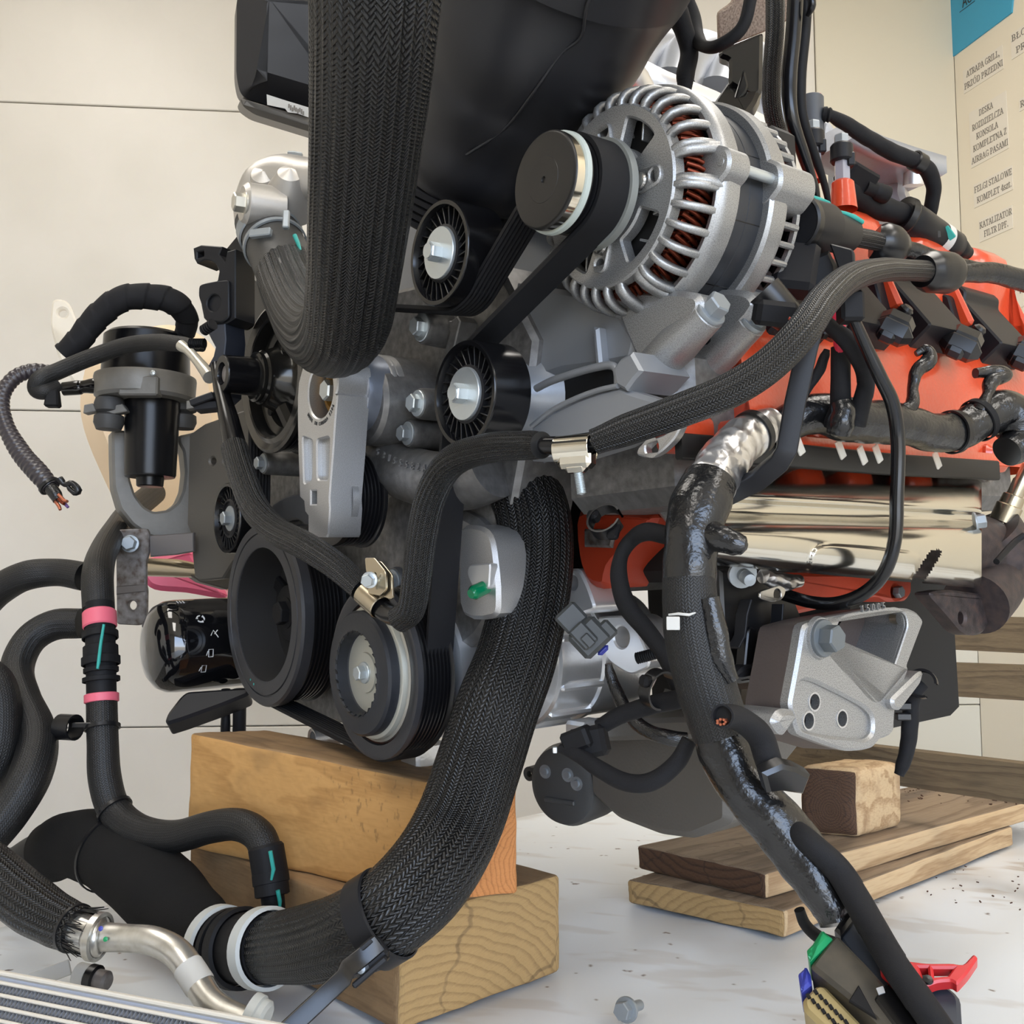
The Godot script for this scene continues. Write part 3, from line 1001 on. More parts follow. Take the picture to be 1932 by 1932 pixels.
func crank_pulley() -> void:
	var f := ef(494, 1159, 0.0)
	var t := thing("crank_pulley", "large black crankshaft damper pulley, deep dish, lowest on the left", "pulley", f)
	part("rim", t, M.rim_grey, func(mb: MB): mb.lathe(f, [[0.0665, -0.012], [0.0665, -0.001], [0.068, 0.0], [0.0795, 0.0], [0.08, -0.0016], [0.081, -0.0016], [0.0815, 0.0], [0.0895, 0.0], [0.0915, -0.0025], [0.0915, -0.012], [0.0885, -0.0135]], 72))
	part("belt_track", t, M.black, func(mb: MB): mb.lathe(f, [[0.0885, -0.0135]] + grooves(0.0885, -0.0138, -0.0005, 1).slice(0, 0) + grooves_back(0.088, -0.015, -0.043, 7) + [[0.09, -0.0435], [0.09, -0.047], [0.05, -0.047]], 72))
	part("dish", t, M.void, func(mb: MB): mb.lathe(f, [[0.0665, -0.002], [0.064, -0.03], [0.06, -0.042], [0.03, -0.044], [0.028, -0.038], [0.02, -0.036], [0.0, -0.036]], 56))
	for k in 3:
		part("spoke", t, M.matte, func(mb: MB): mb.box(f * Transform3D(Basis(Vector3.BACK, 0.5 + TAU * k / 3), Vector3.ZERO) * Transform3D(Basis(), Vector3(0.043, 0, -0.041)), Vector3(0.036, 0.016, 0.008), 0.002))
	part("hub", t, M.matte, func(mb: MB): mb.lathe(f, [[0.03, -0.044], [0.028, -0.028], [0.024, -0.026], [0.0, -0.026]], 32))
	bolt(t, off(f, 0, 0, -0.026), 0.021, 0.009, 0.016, M.matte)
	for k in 2:
		part("paint_dot", t, M.green_mark, func(mb: MB): mb.lathe(off(f, -0.031 + 0.008 * k, -0.0665 - 0.004 * k, 0.0003), [[0.0, 0.0], [0.0012, 0.0], [0.0012, -0.0003]], 8))

func grooves_back(r: float, z0: float, z1: float, n: int) -> Array:
	var o := []
	var w := (z1 - z0) / n
	for i in n:
		o.append([r, z0 + w * i])
		o.append([r, z0 + w * (i + 0.35)])
		o.append([r - 0.003, z0 + w * (i + 0.6)])
		o.append([r - 0.003, z0 + w * (i + 0.75)])
	o.append([r, z1])
	return o

func idler(f: Transform3D, lab: String, r: float, len: float, deep := false) -> void:
	var t := thing("idler_pulley", lab, "pulley", f, "smooth idler pulleys")
	part("roller", t, M.gloss_black, func(mb: MB): mb.lathe(f, [[r * 0.86, -0.004], [r * 0.9, 0.0005], [r * 0.975, 0.0005], [r, -0.001], [r, -len], [r * 0.9, -len]], 56))
	part("web", t, M.void, func(mb: MB): mb.lathe(f, [[r * 0.88, -0.003], [r * 0.86, -0.008], [r * 0.5, -0.007]], 40))
	for k in 26:
		part("fin", t, M.black, func(mb: MB): mb.box(f * Transform3D(Basis(Vector3.BACK, TAU * k / 26), Vector3.ZERO) * Transform3D(Basis(Vector3.BACK, 0.35), Vector3(r * 0.7, 0, -0.0052)), Vector3(r * 0.38, 0.0011, 0.0042), 0.0003))
	part("bearing_ring", t, M.satin, func(mb: MB): mb.lathe(f, [[r * 0.56, -0.008], [r * 0.55, -0.0025], [r * 0.48, -0.0015], [r * 0.47, -0.004], [r * 0.3, -0.004]], 40))
	if deep:
		bolt(t, off(f, 0, 0, -0.004), 0.013, 0.008, r * 0.36, M.zinc_dull)
		return
	part("washer", t, M.zinc, func(mb: MB): mb.lathe(f, [[r * 0.5, -0.004], [r * 0.5, -0.0004], [r * 0.485, 0.0006], [0.0, 0.0006]], 40))
	part("bolt", t, M.zinc, func(mb: MB):
		mb.hexa(off(f, 0, 0, 0.0006), 0.0125, 0.009, 0.0, 0.0)
		mb.lathe(off(f, 0, 0, 0.0095), [[0.0058, 0.0], [0.0056, 0.001], [0.0, 0.001]], 16))

func belt() -> void:
	var inv := EF(0).affine_inverse()
	var c := []      # [centre, radius, +1 counter-clockwise / -1]
	for e in [[1025, 339, 0.0320, 1, -0.01], [828, 477, 0.0405, -1, 0.0], [513, 714, 0.0765, 1, 0.0], [428, 978, 0.033, -1, 0.0], [494, 1159, 0.0905, 1, 0.0], [691, 1268, 0.0725, 1, 0.0], [875, 743, 0.0405, -1, 0.0]]:
		var p := inv * en(e[0], e[1], e[4])
		c.append([Vector2(p.x, p.y), e[2], e[3]])
	var path := []   # [point, left normal]
	var m := c.size()
	var th := []
	for i in m:
		var a: Array = c[i]
		var b: Array = c[(i + 1) % m]
		var d: Vector2 = b[0] - a[0]
		var k: float = b[1] * b[2] - a[1] * a[2]
		th.append(d.angle() - asin(clampf(k / d.length(), -1.0, 1.0)))
	for i in m:
		var a: Array = c[i]
		var t0: float = th[(i + m - 1) % m]
		var t1: float = th[i]
		var dt := wrapf(t1 - t0, -PI, PI)
		if a[2] > 0 and dt < 0: dt += TAU
		if a[2] < 0 and dt > 0: dt -= TAU
		var steps := maxi(2, int(absf(dt) / 0.09))
		for s in steps + 1:
			var tt := t0 + dt * s / steps
			var n := Vector2(-sin(tt), cos(tt))
			path.append([a[0] - n * a[1] * a[2], n])
	one("serpentine_belt", "long black ribbed serpentine belt looped round the engine's pulleys", "belt", M.belt, func(mb: MB):
		var f := EF(0.0)
		var wide := 0.0245
		var z0 := -0.0095
		var th2 := 0.0021
		var sec := [[[-th2, z0], [-th2, z0 - wide]], [[-th2, z0 - wide], [th2 * 0.4, z0 - wide]], [[th2 * 0.4, z0], [-th2, z0]]]
		var ribs := []
		for i in 7:
			var w := wide / 7.0
			for q in [[0.4, 0.12], [1.25, 0.3], [1.25, 0.7], [0.4, 0.88]]: ribs.append([th2 * q[0], z0 - w * (i + q[1])])
		sec.append(ribs)
		for s in sec:
			var rows := []
			var vs := []
			for q in path + [path[0]]:
				var row := PackedVector3Array()
				for e in s:
					var p2: Vector2 = q[0] + q[1] * e[0]
					row.append(f * Vector3(p2.x, p2.y, e[1]))
				rows.append(row)
				vs.append(0.0)
			mb.grid(rows, 1.0, vs, false))

func ac_pulley() -> void:
	var f := ef(700, 1268, -0.004)
	var t := thing("compressor_clutch", "air-conditioning compressor pulley with black clutch disc and pale hub", "pulley", f)
	part("rim", t, M.rim_grey, func(mb: MB): mb.lathe(f, [[0.058, -0.012], [0.059, -0.002], [0.067, 0.0], [0.0705, -0.001], [0.0705, -0.006], [0.068, -0.008]], 72))
	part("belt_track", t, M.black, func(mb: MB): mb.lathe(f, [[0.068, -0.008]] + grooves_back(0.068, -0.009, -0.033, 7) + [[0.07, -0.035], [0.03, -0.035]], 72))
	part("coil_ring", t, M.steel_dull, func(mb: MB): mb.lathe(f, [[0.0, -0.011], [0.059, -0.011], [0.0572, -0.006], [0.0565, -0.003], [0.0545, -0.002], [0.0535, -0.009]], 64))
	part("gap_ring", t, M.rust_ring, func(mb: MB): mb.lathe(f, [[0.0585, -0.0085], [0.0578, -0.0035], [0.0572, -0.0085]], 64))
	part("plate", t, M.pale_plate, func(mb: MB): mb.lathe(f, [[0.0545, -0.004], [0.0535, 0.002], [0.052, 0.003], [0.049, 0.003], [0.049, -0.002]], 64))
	part("clutch_disc", t, M.rim_dark, func(mb: MB): mb.lathe(f, [[0.0505, 0.001], [0.0505, 0.0105], [0.0485, 0.0125], [0.039, 0.0128], [0.0345, 0.0145], [0.0335, 0.0135], [0.033, 0.004], [0.031, 0.002]], 72))
	part("hub_plate", t, M.pale_plate, func(mb: MB): mb.lathe(f, [[0.0335, 0.003], [0.024, 0.0035], [0.0165, 0.004], [0.016, 0.0055], [0.0105, 0.0058], [0.0, 0.0058]], 48))
	bolt(t, off(f, 0, 0, 0.0058), 0.0105, 0.0065, 0.0088, M.zinc)
	for k in 26:
		var a := TAU * k / 26
		part("ratchet_tooth", t, M.black, func(mb: MB): mb.box(f * Transform3D(Basis(Vector3.BACK, a), Vector3.ZERO) * Transform3D(Basis(Vector3.BACK, 0.5), Vector3(0.0338, 0, 0.0138)), Vector3(0.0012, 0.0045, 0.002), 0.0004))

func ps_pulley() -> void:
	var f := ef(513, 714, 0.004)
	var t := thing("pump_pulley", "polished black dished pulley with a protruding round hub nose", "pulley", f)
	part("rim", t, M.rim_polish, func(mb: MB): mb.lathe(f, [[0.0575, -0.008], [0.0585, 0.0], [0.06, 0.001], [0.0645, -0.001], [0.071, 0.0015], [0.074, 0.0], [0.074, -0.004], [0.0715, -0.005]], 64))
	part("belt_track", t, M.black, func(mb: MB): mb.lathe(f, [[0.0715, -0.005]] + grooves_back(0.0715, -0.006, -0.031, 7) + [[0.074, -0.033], [0.03, -0.033]], 64))
	part("dish", t, M.dish_polish, func(mb: MB): mb.lathe(f, [[0.0585, -0.004], [0.056, -0.012], [0.048, -0.015], [0.04, -0.013], [0.033, -0.006], [0.029, 0.004], [0.0265, 0.008], [0.0265, 0.012], [0.0245, 0.014], [0.0245, 0.018], [0.021, 0.02], [0.0, 0.02]], 56))
	for k in 3:
		part("web", t, M.dish_polish, func(mb: MB): mb.box(f * Transform3D(Basis(Vector3.BACK, -1.2 + TAU * k / 3), Vector3.ZERO) * Transform3D(Basis(Vector3.UP, 0.25), Vector3(0.043, 0, -0.008)), Vector3(0.032, 0.018, 0.012), 0.005))
	for k in 3:
		part("hole", t, M.void, func(mb: MB): mb.lathe(f * Transform3D(Basis(Vector3.BACK, -0.45 + TAU * k / 3), Vector3.ZERO) * Transform3D(Basis(), Vector3(0.0455, 0, -0.0138)), [[0.0, 0.0], [0.005, 0.0], [0.0055, -0.002]], 16))  # dark disc in place of a hole; its shade lies in the colour
	part("nose", t, M.gloss_black, func(mb: MB): mb.lathe(f, [[0.019, 0.018], [0.0185, 0.05], [0.0175, 0.0515], [0.011, 0.0515], [0.0105, 0.05], [0.0095, 0.044], [0.0, 0.044]], 40))
	part("shaft", t, M.rusty, func(mb: MB): mb.lathe(f, [[0.008, 0.04], [0.008, 0.048], [0.0, 0.048]], 24))

func tensioner() -> void:
	var fr := EF(-0.032)
	var f := ef(604, 735, -0.032)
	var t := thing("belt_tensioner", "cast aluminium belt tensioner arm with round recess and brass bush", "tensioner", f)
	var arm := on(fr, [[588, 664], [572, 688], [563, 722], [561, 750], [561, 790], [562, 850], [564, 900], [565, 938], [573, 946], [575, 966], [581, 974], [581, 1010], [584, 1013], [616, 1014], [619, 1008], [622, 960], [621, 940], [628, 850], [632, 790], [636, 745], [634, 742], [636, 736], [638, 700], [636, 688], [618, 676], [601, 668]])
	var hc := on(fr, [[604, 738]])[0]
	var hole := disc(hc.x, hc.y, 0.0225, 40)
	var sq := on(fr, [[586, 926], [597, 926], [597, 951], [586, 951]])
	var p1 := soft(on(fr, [[570, 823], [590, 830], [588, 904], [573, 914]]), 0.004, 3)
	var p2 := soft(on(fr, [[597, 830], [622, 823], [619, 905], [598, 905]]), 0.004, 3)
	part("arm", t, M.cast_fine, func(mb: MB): mb.slab(fr, arm, 0.03, 0.0012, [hole, sq, p1, p2], true, 1.0))
	part("pocket", t, M.cast, func(mb: MB): mb.slab(off(fr, 0, 0, -0.005), on(fr, [[567, 815], [624, 815], [622, 925], [570, 925]]), 0.01))
	part("socket", t, M.void, func(mb: MB): mb.slab(off(fr, 0, 0, -0.008), on(fr, [[580, 918], [604, 918], [604, 958], [580, 958]]), 0.01))
	part("bush", t, M.brass, func(mb: MB): mb.lathe(f, [[0.0228, -0.026], [0.0195, -0.026], [0.019, -0.013], [0.0145, -0.012], [0.014, -0.022], [0.0, -0.022]], 40))
	part("barrel", t, M.cool_lit_alu, func(mb: MB): mb.lathe(f, [[0.02, -0.0285], [0.0325, -0.0285], [0.0335, -0.034], [0.0335, -0.052]], 56))
	part("collar", t, M.cast_fine, func(mb: MB): mb.lathe(f, [[0.0335, -0.05], [0.0345, -0.052], [0.0345, -0.0545], [0.0338, -0.0555], [0.0345, -0.057], [0.0345, -0.062], [0.033, -0.063]], 56))
	part("spring_case", t, M.cast_dark, func(mb: MB): mb.lathe(f, [[0.0335, -0.063], [0.0345, -0.07], [0.0345, -0.095], [0.033, -0.098]], 56))
	bolt(t, off(f, 0.0, 0.0, -0.021), 0.0155, 0.014, 0.0115, M.zinc, "bolt", 0.004)
	part("foot", t, M.cast_fine, func(mb: MB): mb.lathe(ef(634, 944, -0.012), [[0.03, 0.0], [0.03, -0.006], [0.0, -0.006]], 40, -1.9, 0.6))
	# grooved roller behind the arm's foot
	var g := ef(622, 941, -0.010)
	part("roller", t, M.black, func(mb: MB): mb.lathe(g, [[0.0, 0.001], [0.036, 0.001], [0.0405, 0.0], [0.041, -0.002]] + grooves_back(0.041, -0.004, -0.029, 7) + [[0.0425, -0.030], [0.0425, -0.033], [0.0, -0.033]], 64))
	for k in 20:
		var a := -2.45 + k * 0.1
		text_at(t, "stamped_letter", "MADE IN CANADA 5304"[k % 19], off(f, 0, 0, 0.0003) * Transform3D(Basis(Vector3.BACK, a + PI / 2), Vector3(cos(a) * 0.0285, sin(a) * 0.0285, 0)), 0.003, M.ink, "Droid Sans", 0.0003) if k < 19 else null

func timing_cover() -> void:
	var fr := EF(0.062)
	var t := thing("timing_cover", "grey cast aluminium timing cover with water passages behind the pulleys", "cover", EF(0.06))
	part("plate", t, M.cast_dark, func(mb: MB): mb.slab(fr, on(fr, [[690, 560], [940, 500], [1010, 640], [985, 860], [930, 1160], [860, 1330], [720, 1380], [560, 1350], [520, 1180], [480, 900], [560, 800], [640, 700]]), 0.06, 0.004))
	part("cover_plate", t, M.painted_alu, func(mb: MB):
		var r4 := EF(0.115)
		mb.slab(r4, on(r4, [[720, 400], [800, 370], [960, 370], [1110, 430], [1180, 540], [1180, 640], [1000, 660], [720, 640]]), 0.03, 0.004))
	part("housing", t, M.cast_dark, func(mb: MB): mb.lathe(ef(706, 762, 0.018), [[0.0, 0.01], [0.033, 0.01], [0.036, 0.006], [0.038, -0.05], [0.041, -0.06]], 48))
	# passage with cast number
	part("passage", t, M.cast_dark, func(mb: MB):
		var q := []
		var r := []
		for e in [[660, 800, 0.05, 60], [700, 850, 0.044, 92], [755, 886, 0.04, 104], [815, 905, 0.04, 108], [880, 905, 0.044, 116], [930, 880, 0.05, 126]]:
			var p := en(e[0], e[1], e[2])
			q.append(p)
			r.append(pm(e[3] * 0.5, p))
		var s := smooth(q, r, 5)
		mb.tube(s[0], s[1], 28, true))
	var k := 0
	for ch in "53155582AD":
		var p := en(712 + 11.2 * k, 852 + 6.4 * k - 0.32 * k * k + 1.0, 0.012)
		text_at(t, "raised_digit", ch, Transform3D(EB * Basis(Vector3.BACK, -0.42 + 0.05 * k) * Basis(Vector3.RIGHT, -0.1), p), 0.0058, M.cast_dark, "Droid Sans", 0.002)
		k += 1
	for b in [[[789, 761], 0.03, 0.034, 0.013, 0.011], [[770, 818], 0.03, 0.036, 0.0115, 0.010], [[796, 617], 0.028, 0.024, 0.013, 0.012], [[497, 874], 0.02, 0.05, 0.0115, 0.010], [[742, 1098], 0.045, 0.02, 0.0125, 0.0115]]:
		var f := ef(b[0][0], b[0][1], b[1])
		part("boss", t, M.cast_dark, func(mb: MB): mb.lathe(f, [[0.0, 0.0], [b[4] + 0.001, 0.0], [b[4] + 0.002, -0.003], [b[4] + 0.003, -b[2]]], 28))
		bolt(t, f, b[3], 0.007, b[4], M.zinc if b[0][1] < 800 else M.zinc_dull)
	part("rib", t, M.cast_dark, func(mb: MB):
		var r2 := EF(0.045)
		mb.slab(r2, on(r2, [[833, 604], [851, 605], [862, 596], [868, 606], [862, 630], [857, 652], [842, 690], [828, 700], [842, 650], [848, 625], [838, 614]]), 0.03, 0.001))
	part("chain_case", t, M.cast_dark, func(mb: MB):
		var r3 := EF(0.05)
		mb.slab(r3, loopy(on(r3, [[730, 930], [800, 925], [860, 960], [905, 990], [930, 1060], [915, 1180], [850, 1230], [760, 1180], [725, 1060]]), 3), 0.03, 0.006))

func alt_bracket() -> void:
	var t := thing("alternator_bracket", "grey painted aluminium bracket with curved ribs under the alternator", "bracket", ef(1000, 800, 0.05))
	var b := EF(0.085)
	part("base_plate", t, M.painted_alu, func(mb: MB): mb.slab(b, on(b, [[880, 500], [1010, 560], [1080, 600], [1180, 640], [1230, 720], [1262, 764], [1250, 810], [1110, 850], [1000, 860], [880, 850], [850, 700]]), 0.03, 0.003))
	part("panel", t, M.painted_alu, func(mb: MB):
		var u := EF(0.07)
		mb.slab(u, on(u, [[880, 520], [1055, 545], [1150, 560], [1200, 640], [1190, 680], [1125, 692], [1060, 700], [1015, 715], [985, 690], [955, 640], [900, 620]]), 0.02, 0.004))
	part("seam_rib", t, M.painted_alu, func(mb: MB):
		var u := EF(0.062)
		mb.slab(u, on(u, [[1117, 615], [1127, 618], [1134, 692], [1122, 694]]), 0.02, 0.002))
	var w := EF(0.045)
	part("web", t, M.painted_alu, func(mb: MB): mb.slab(w, on(w, [[1003, 803], [1040, 776], [1088, 752], [1130, 737], [1166, 728], [1186, 737], [1254, 758], [1300, 728], [1308, 742], [1240, 800], [1170, 842], [1080, 870], [1000, 870], [985, 840]]), 0.014, 0.003))
	part("web_edge", t, M.painted_alu, func(mb: MB):
		var q := []
		var r := []
		for e in [[1003, 804], [1040, 775], [1088, 751], [1130, 736], [1166, 728]]:
			q.append(en(e[0], e[1], 0.044))
			r.append(0.0019)
		var s := smooth(q, r, 5)
		mb.tube(s[0], s[1], 10))
	part("rib", t, M.painted_alu, func(mb: MB):
		var q := []
		var r := []
		for e in [[1012, 733], [1040, 719], [1088, 703], [1130, 692], [1155, 690], [1164, 700], [1166, 728]]:
			q.append(en(e[0], e[1], 0.05))
			r.append(0.0028)
		var s := smooth(q, r, 5)
		mb.tube(s[0], s[1], 10))
	part("cheek", t, M.painted_alu, func(mb: MB): mb.slab(off(w, 0, 0, 0.002), on(w, [[1160, 694], [1172, 678], [1195, 664], [1215, 700], [1200, 716], [1184, 738], [1166, 728]]), 0.045, 0.002))
	part("recess", t, M.void, func(mb: MB):  # near-black slab: the shade between the ribs is put into its colour
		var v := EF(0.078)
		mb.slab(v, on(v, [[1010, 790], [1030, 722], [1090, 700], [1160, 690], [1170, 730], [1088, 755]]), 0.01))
	var g := ef(905, 748, 0.030)
	part("idler_boss", t, M.painted_alu, func(mb: MB): mb.lathe(g, [[0.0, 0.004], [0.021, 0.004], [0.022, -0.01], [0.026, -0.025], [0.036, -0.04], [0.05, -0.055]], 40))
	part("lug", t, M.cast_fine, func(mb: MB):
		var l := EF(0.05)
		var h := on(l, [[1229, 844]])[0]
		mb.slab(l, soft(on(l, [[1199, 858], [1204, 842], [1226, 830], [1258, 818], [1290, 790], [1275, 826], [1245, 855], [1222, 865]]), 0.006, 3), 0.006, 0.001, [disc(h.x, h.y, 0.0058, 20)]))

func front() -> void:
	mt("rim_grey", rgb(52, 52, 55), 0.42, 0.2, {"bump": M.fine, "bs": 0.004, "s": 40.0})
	mt("rim_dark", rgb(34, 36, 41), 0.45, 0.1, {"bump": M.fine, "bs": 0.004, "s": 40.0})
	mt("rim_polish", rgb(92, 90, 87), 0.2, 0.9)
	mt("dish_polish", rgb(58, 57, 55), 0.14, 0.8)
	mt("gloss_black", rgb(15, 15, 17), 0.2, 0.1)
	mt("steel_dull", rgb(168, 166, 160), 0.35, 0.8)
	mt("rust_ring", rgb(92, 52, 36), 0.6)
	mt("pale_plate", rgb(176, 174, 162), 0.42, 0.4)
	mt("cool_lit_alu", rgb(140, 146, 158), 0.34, 0.7, {"bump": M.fine, "bs": 0.006, "s": 30.0})  # cool daylight on the barrel put into the metal colour
	crank_pulley()
	idler(ef(828, 477, -0.002), "upper black idler pulley with zinc bolt, beside the thick braided hose", 0.0395, 0.034)
	idler(ef(875, 743, -0.002), "middle black idler pulley with zinc bolt, under the alternator", 0.0387, 0.031)
	idler(ef(428, 978, 0.0), "small finned black idler at the far left, behind the damper pulley", 0.038, 0.03, true)
	belt()
	ac_pulley()
	ps_pulley()
	tensioner()
	timing_cover()
	alt_bracket()

func polar(r0: float, r1: float, a0: float, a1: float, k := 8) -> PackedVector2Array:
	var o := PackedVector2Array()
	for i in k + 1: o.append(Vector2(cos(lerpf(a0, a1, float(i) / k)), sin(lerpf(a0, a1, float(i) / k))) * r1)
	for i in k + 1: o.append(Vector2(cos(lerpf(a1, a0, float(i) / k)), sin(lerpf(a1, a0, float(i) / k))) * r0)
	return o

func alternator() -> void:
	var f := ef(1025, 339, -0.010)
	var t := thing("alternator", "cast aluminium alternator with slotted ends showing copper windings", "alternator", f)
	part("pulley_cap", t, M.cap_dark, func(mb: MB): mb.lathe(f, [[0.0, -0.0012], [0.0018, -0.0012], [0.0022, 0.0], [0.0145, 0.0002], [0.0147, 0.0], [0.029, 0.0], [0.0308, -0.0012], [0.0312, -0.002]], 72))
	part("cap_edge", t, M.chrome, func(mb: MB): mb.lathe(f, [[0.0312, -0.002], [0.0312, -0.0085]], 72))
	part("white_ring", t, M.pale_ring, func(mb: MB): mb.lathe(f, [[0.031, -0.0085], [0.0325, -0.009], [0.0328, -0.0125], [0.031, -0.013]], 72))
	part("belt_track", t, M.black, func(mb: MB): mb.lathe(f, [[0.031, -0.013]] + grooves_back(0.0305, -0.014, -0.043, 7) + [[0.033, -0.0435]], 56))
	part("shield_ring", t, M.grey_ring, func(mb: MB): mb.lathe(f, [[0.033, -0.043], [0.0362, -0.0435], [0.0368, -0.0485], [0.034, -0.051], [0.03, -0.052]], 64))
	# front end casting: face plate with openings, ribs, outer ring
	var pf := off(f, 0, 0, -0.056)
	var holes := []
	for e in [[0.55, 1.15], [2.0, 2.75], [3.5, 4.2], [-1.25, -0.5]]: holes.append(soft(polar(0.0335, 0.0515, e[0], e[1]), 0.003, 2))
	for a in [0.0, PI / 2, PI * 0.98, -1.78]:
		holes.append(disc(cos(a) * 0.0445, sin(a) * 0.0445, 0.0042, 14))
	part("end_plate", t, M.cast, func(mb: MB): mb.slab(pf, disc(0, 0, 0.0605, 72), 0.009, 0.0014, holes))
	for a in [0.0, PI / 2, PI * 0.98, -1.78]:
		var s := pf * Transform3D(Basis(Vector3.BACK, a), Vector3.ZERO)
		part("retainer_screw", t, M.steel, func(mb: MB):
			mb.lathe(off(s, 0.0325, 0, 0.0034), [[0.0, 0.0012], [0.003, 0.0016], [0.0052, 0.0006], [0.0058, -0.001]], 20)
			mb.box(off(s, 0.0325, 0, 0.0046), Vector3(0.0052, 0.001, 0.0008), 0.0)
			mb.box(off(s, 0.0325, 0, 0.0046), Vector3(0.001, 0.0052, 0.0008), 0.0))
		part("arm", t, M.cast, func(mb: MB): mb.slab(off(s, 0, 0, 0.0022), soft(PackedVector2Array([Vector2(0.028, -0.0085), Vector2(0.05, -0.0062), Vector2(0.05, 0.0062), Vector2(0.028, 0.0085)]), 0.005, 3), 0.004, 0.0012, [disc(0.0325, 0, 0.0064, 16), disc(0.0445, 0, 0.0042, 14)]))
	part("inner_fan", t, M.void, func(mb: MB): mb.lathe(f, [[0.012, -0.07], [0.056, -0.07], [0.057, -0.085]], 40))
	for k in 14:
		part("fan_blade", t, M.cast, func(mb: MB): mb.box(f * Transform3D(Basis(Vector3.BACK, TAU * k / 14), Vector3.ZERO) * Transform3D(Basis(Vector3.BACK, 0.5), Vector3(0.048, 0, -0.066)), Vector3(0.016, 0.0016, 0.01), 0.0004))
	var lugs := [0.02, 2.15, -1.35]
	for k in 33:
		var a := TAU * k / 33 + 0.02
		var near := false
		for l in lugs:
			if absf(wrapf(a - l, -PI, PI)) < 0.19: near = true
		if near: continue
		part("rib", t, M.cast, func(mb: MB):
			var rows := []
			var vs := []
			var s := f * Transform3D(Basis(Vector3.BACK, a), Vector3.ZERO)
			var prof := [[0.057, -0.0565], [0.0635, -0.0562], [0.0685, -0.0585], [0.0725, -0.063], [0.0752, -0.069], [0.0765, -0.075], [0.0768, -0.084]]
			var inn := [[0.057, -0.062], [0.062, -0.0615], [0.0658, -0.0635], [0.0692, -0.068], [0.0712, -0.073], [0.0722, -0.078], [0.0726, -0.084]]
			for i in prof.size():
				var hw := 0.0026
				var o: Array = prof[i]
				var q: Array = inn[i]
				var m := [lerpf(o[0], q[0], 0.35), lerpf(o[1], q[1], 0.35)]
				rows.append(PackedVector3Array([s * Vector3(q[0], -hw, q[1]), s * Vector3(m[0], -hw, m[1]), s * Vector3(o[0], -hw * 0.55, o[1]), s * Vector3(o[0], hw * 0.55, o[1]), s * Vector3(m[0], hw, m[1]), s * Vector3(q[0], hw, q[1])]))
				vs.append(i * 0.006)
			mb.grid(rows, 0.01, vs, true))
	part("winding", t, M.copper, func(mb: MB):
		for k in 84:
			var a := TAU * k / 84
			for ring in [[0.0605, 0.0655], [0.0545, 0.0595]]:
				var q := []
				var r := []
				for i in 5:
					var z := -0.094 + 0.0265 * i / 4.0
					var aa: float = a + 0.16 * (i / 4.0) * (1.0 if ring[0] > 0.06 else -1.0)
					var rr: float = lerpf(ring[0], ring[1], sin(PI * i / 4.0))
					q.append(f * Vector3(cos(aa) * rr, sin(aa) * rr, z))
					r.append(0.0017)
				mb.tube(q, r, 6, true))
	part("end_ring", t, M.cast, func(mb: MB): mb.lathe(f, [[0.0722, -0.0795], [0.0755, -0.0785], [0.0785, -0.0815], [0.0797, -0.086], [0.079, -0.0965], [0.07, -0.097], [0.0702, -0.082]], 96))
	for a in lugs:
		var s := f * Transform3D(Basis(Vector3.BACK, a), Vector3.ZERO)
		# bolt lug: a hollow box that reaches from the face plate to the ring
		part("lug", t, M.cast, func(mb: MB):
			var o := soft(PackedVector2Array([Vector2(0.055, -0.0135), Vector2(0.073, -0.014), Vector2(0.0845, -0.0075), Vector2(0.0865, 0.0), Vector2(0.0845, 0.0075), Vector2(0.073, 0.014), Vector2(0.055, 0.0135)]), 0.004, 3)
			mb.slab(off(s, 0, 0, -0.078), o, 0.0195, 0.002)
			for sg in [-1.0, 1.0]:
				var rows := []
				for q in [[0.054, -0.057, 0.0085], [0.064, -0.0575, 0.009], [0.07, -0.063, 0.0098], [0.075, -0.073, 0.0108], [0.078, -0.086, 0.012]]:
					rows.append(PackedVector3Array([s * Vector3(q[0], sg * (q[2] - 0.0032), q[1]), s * Vector3(q[0], sg * (q[2] + 0.0032), q[1]), s * Vector3(q[0] - 0.004, sg * (q[2] + 0.0036), q[1] - 0.004), s * Vector3(q[0] - 0.004, sg * (q[2] - 0.0036), q[1] - 0.004)]))
				mb.grid(rows, 0.01, [0, 0.005, 0.01, 0.015, 0.02], true)
			mb.lathe(off(s, 0.079, 0, -0.0775), [[0.0, 0.0], [0.0025, 0.0], [0.003, -0.001]], 14))
		part("through_bolt", t, M.zinc, func(mb: MB): mb.tube([s * Vector3(0.0785, 0, -0.1), s * Vector3(0.0785, 0, -0.13)], [0.0036, 0.0036], 16, true))
	# stator stack
	part("stator", t, M.stator, func(mb: MB):
		mb.lathe(f, [[0.06, -0.095], [0.0722, -0.095], [0.0722, -0.1135], [0.0715, -0.114], [0.0722, -0.1145], [0.0722, -0.131]], 96))
	for k in 10:
		var a := TAU * k / 10 + 0.25
		part("stator_seam", t, M.gloss, func(mb: MB): mb.box(f * Transform3D(Basis(Vector3.BACK, a), Vector3.ZERO) * Transform3D(Basis(), Vector3(0.0721, 0, -0.1155)), Vector3(0.0008, 0.0007, 0.03), 0.0002))
	# rear end casting with slots
	part("casing_ring", t, M.cast, func(mb: MB): mb.lathe(f, [[0.07, -0.128], [0.0775, -0.1275], [0.0795, -0.13], [0.0795, -0.142], [0.0785, -0.145], [0.07, -0.145]], 96))
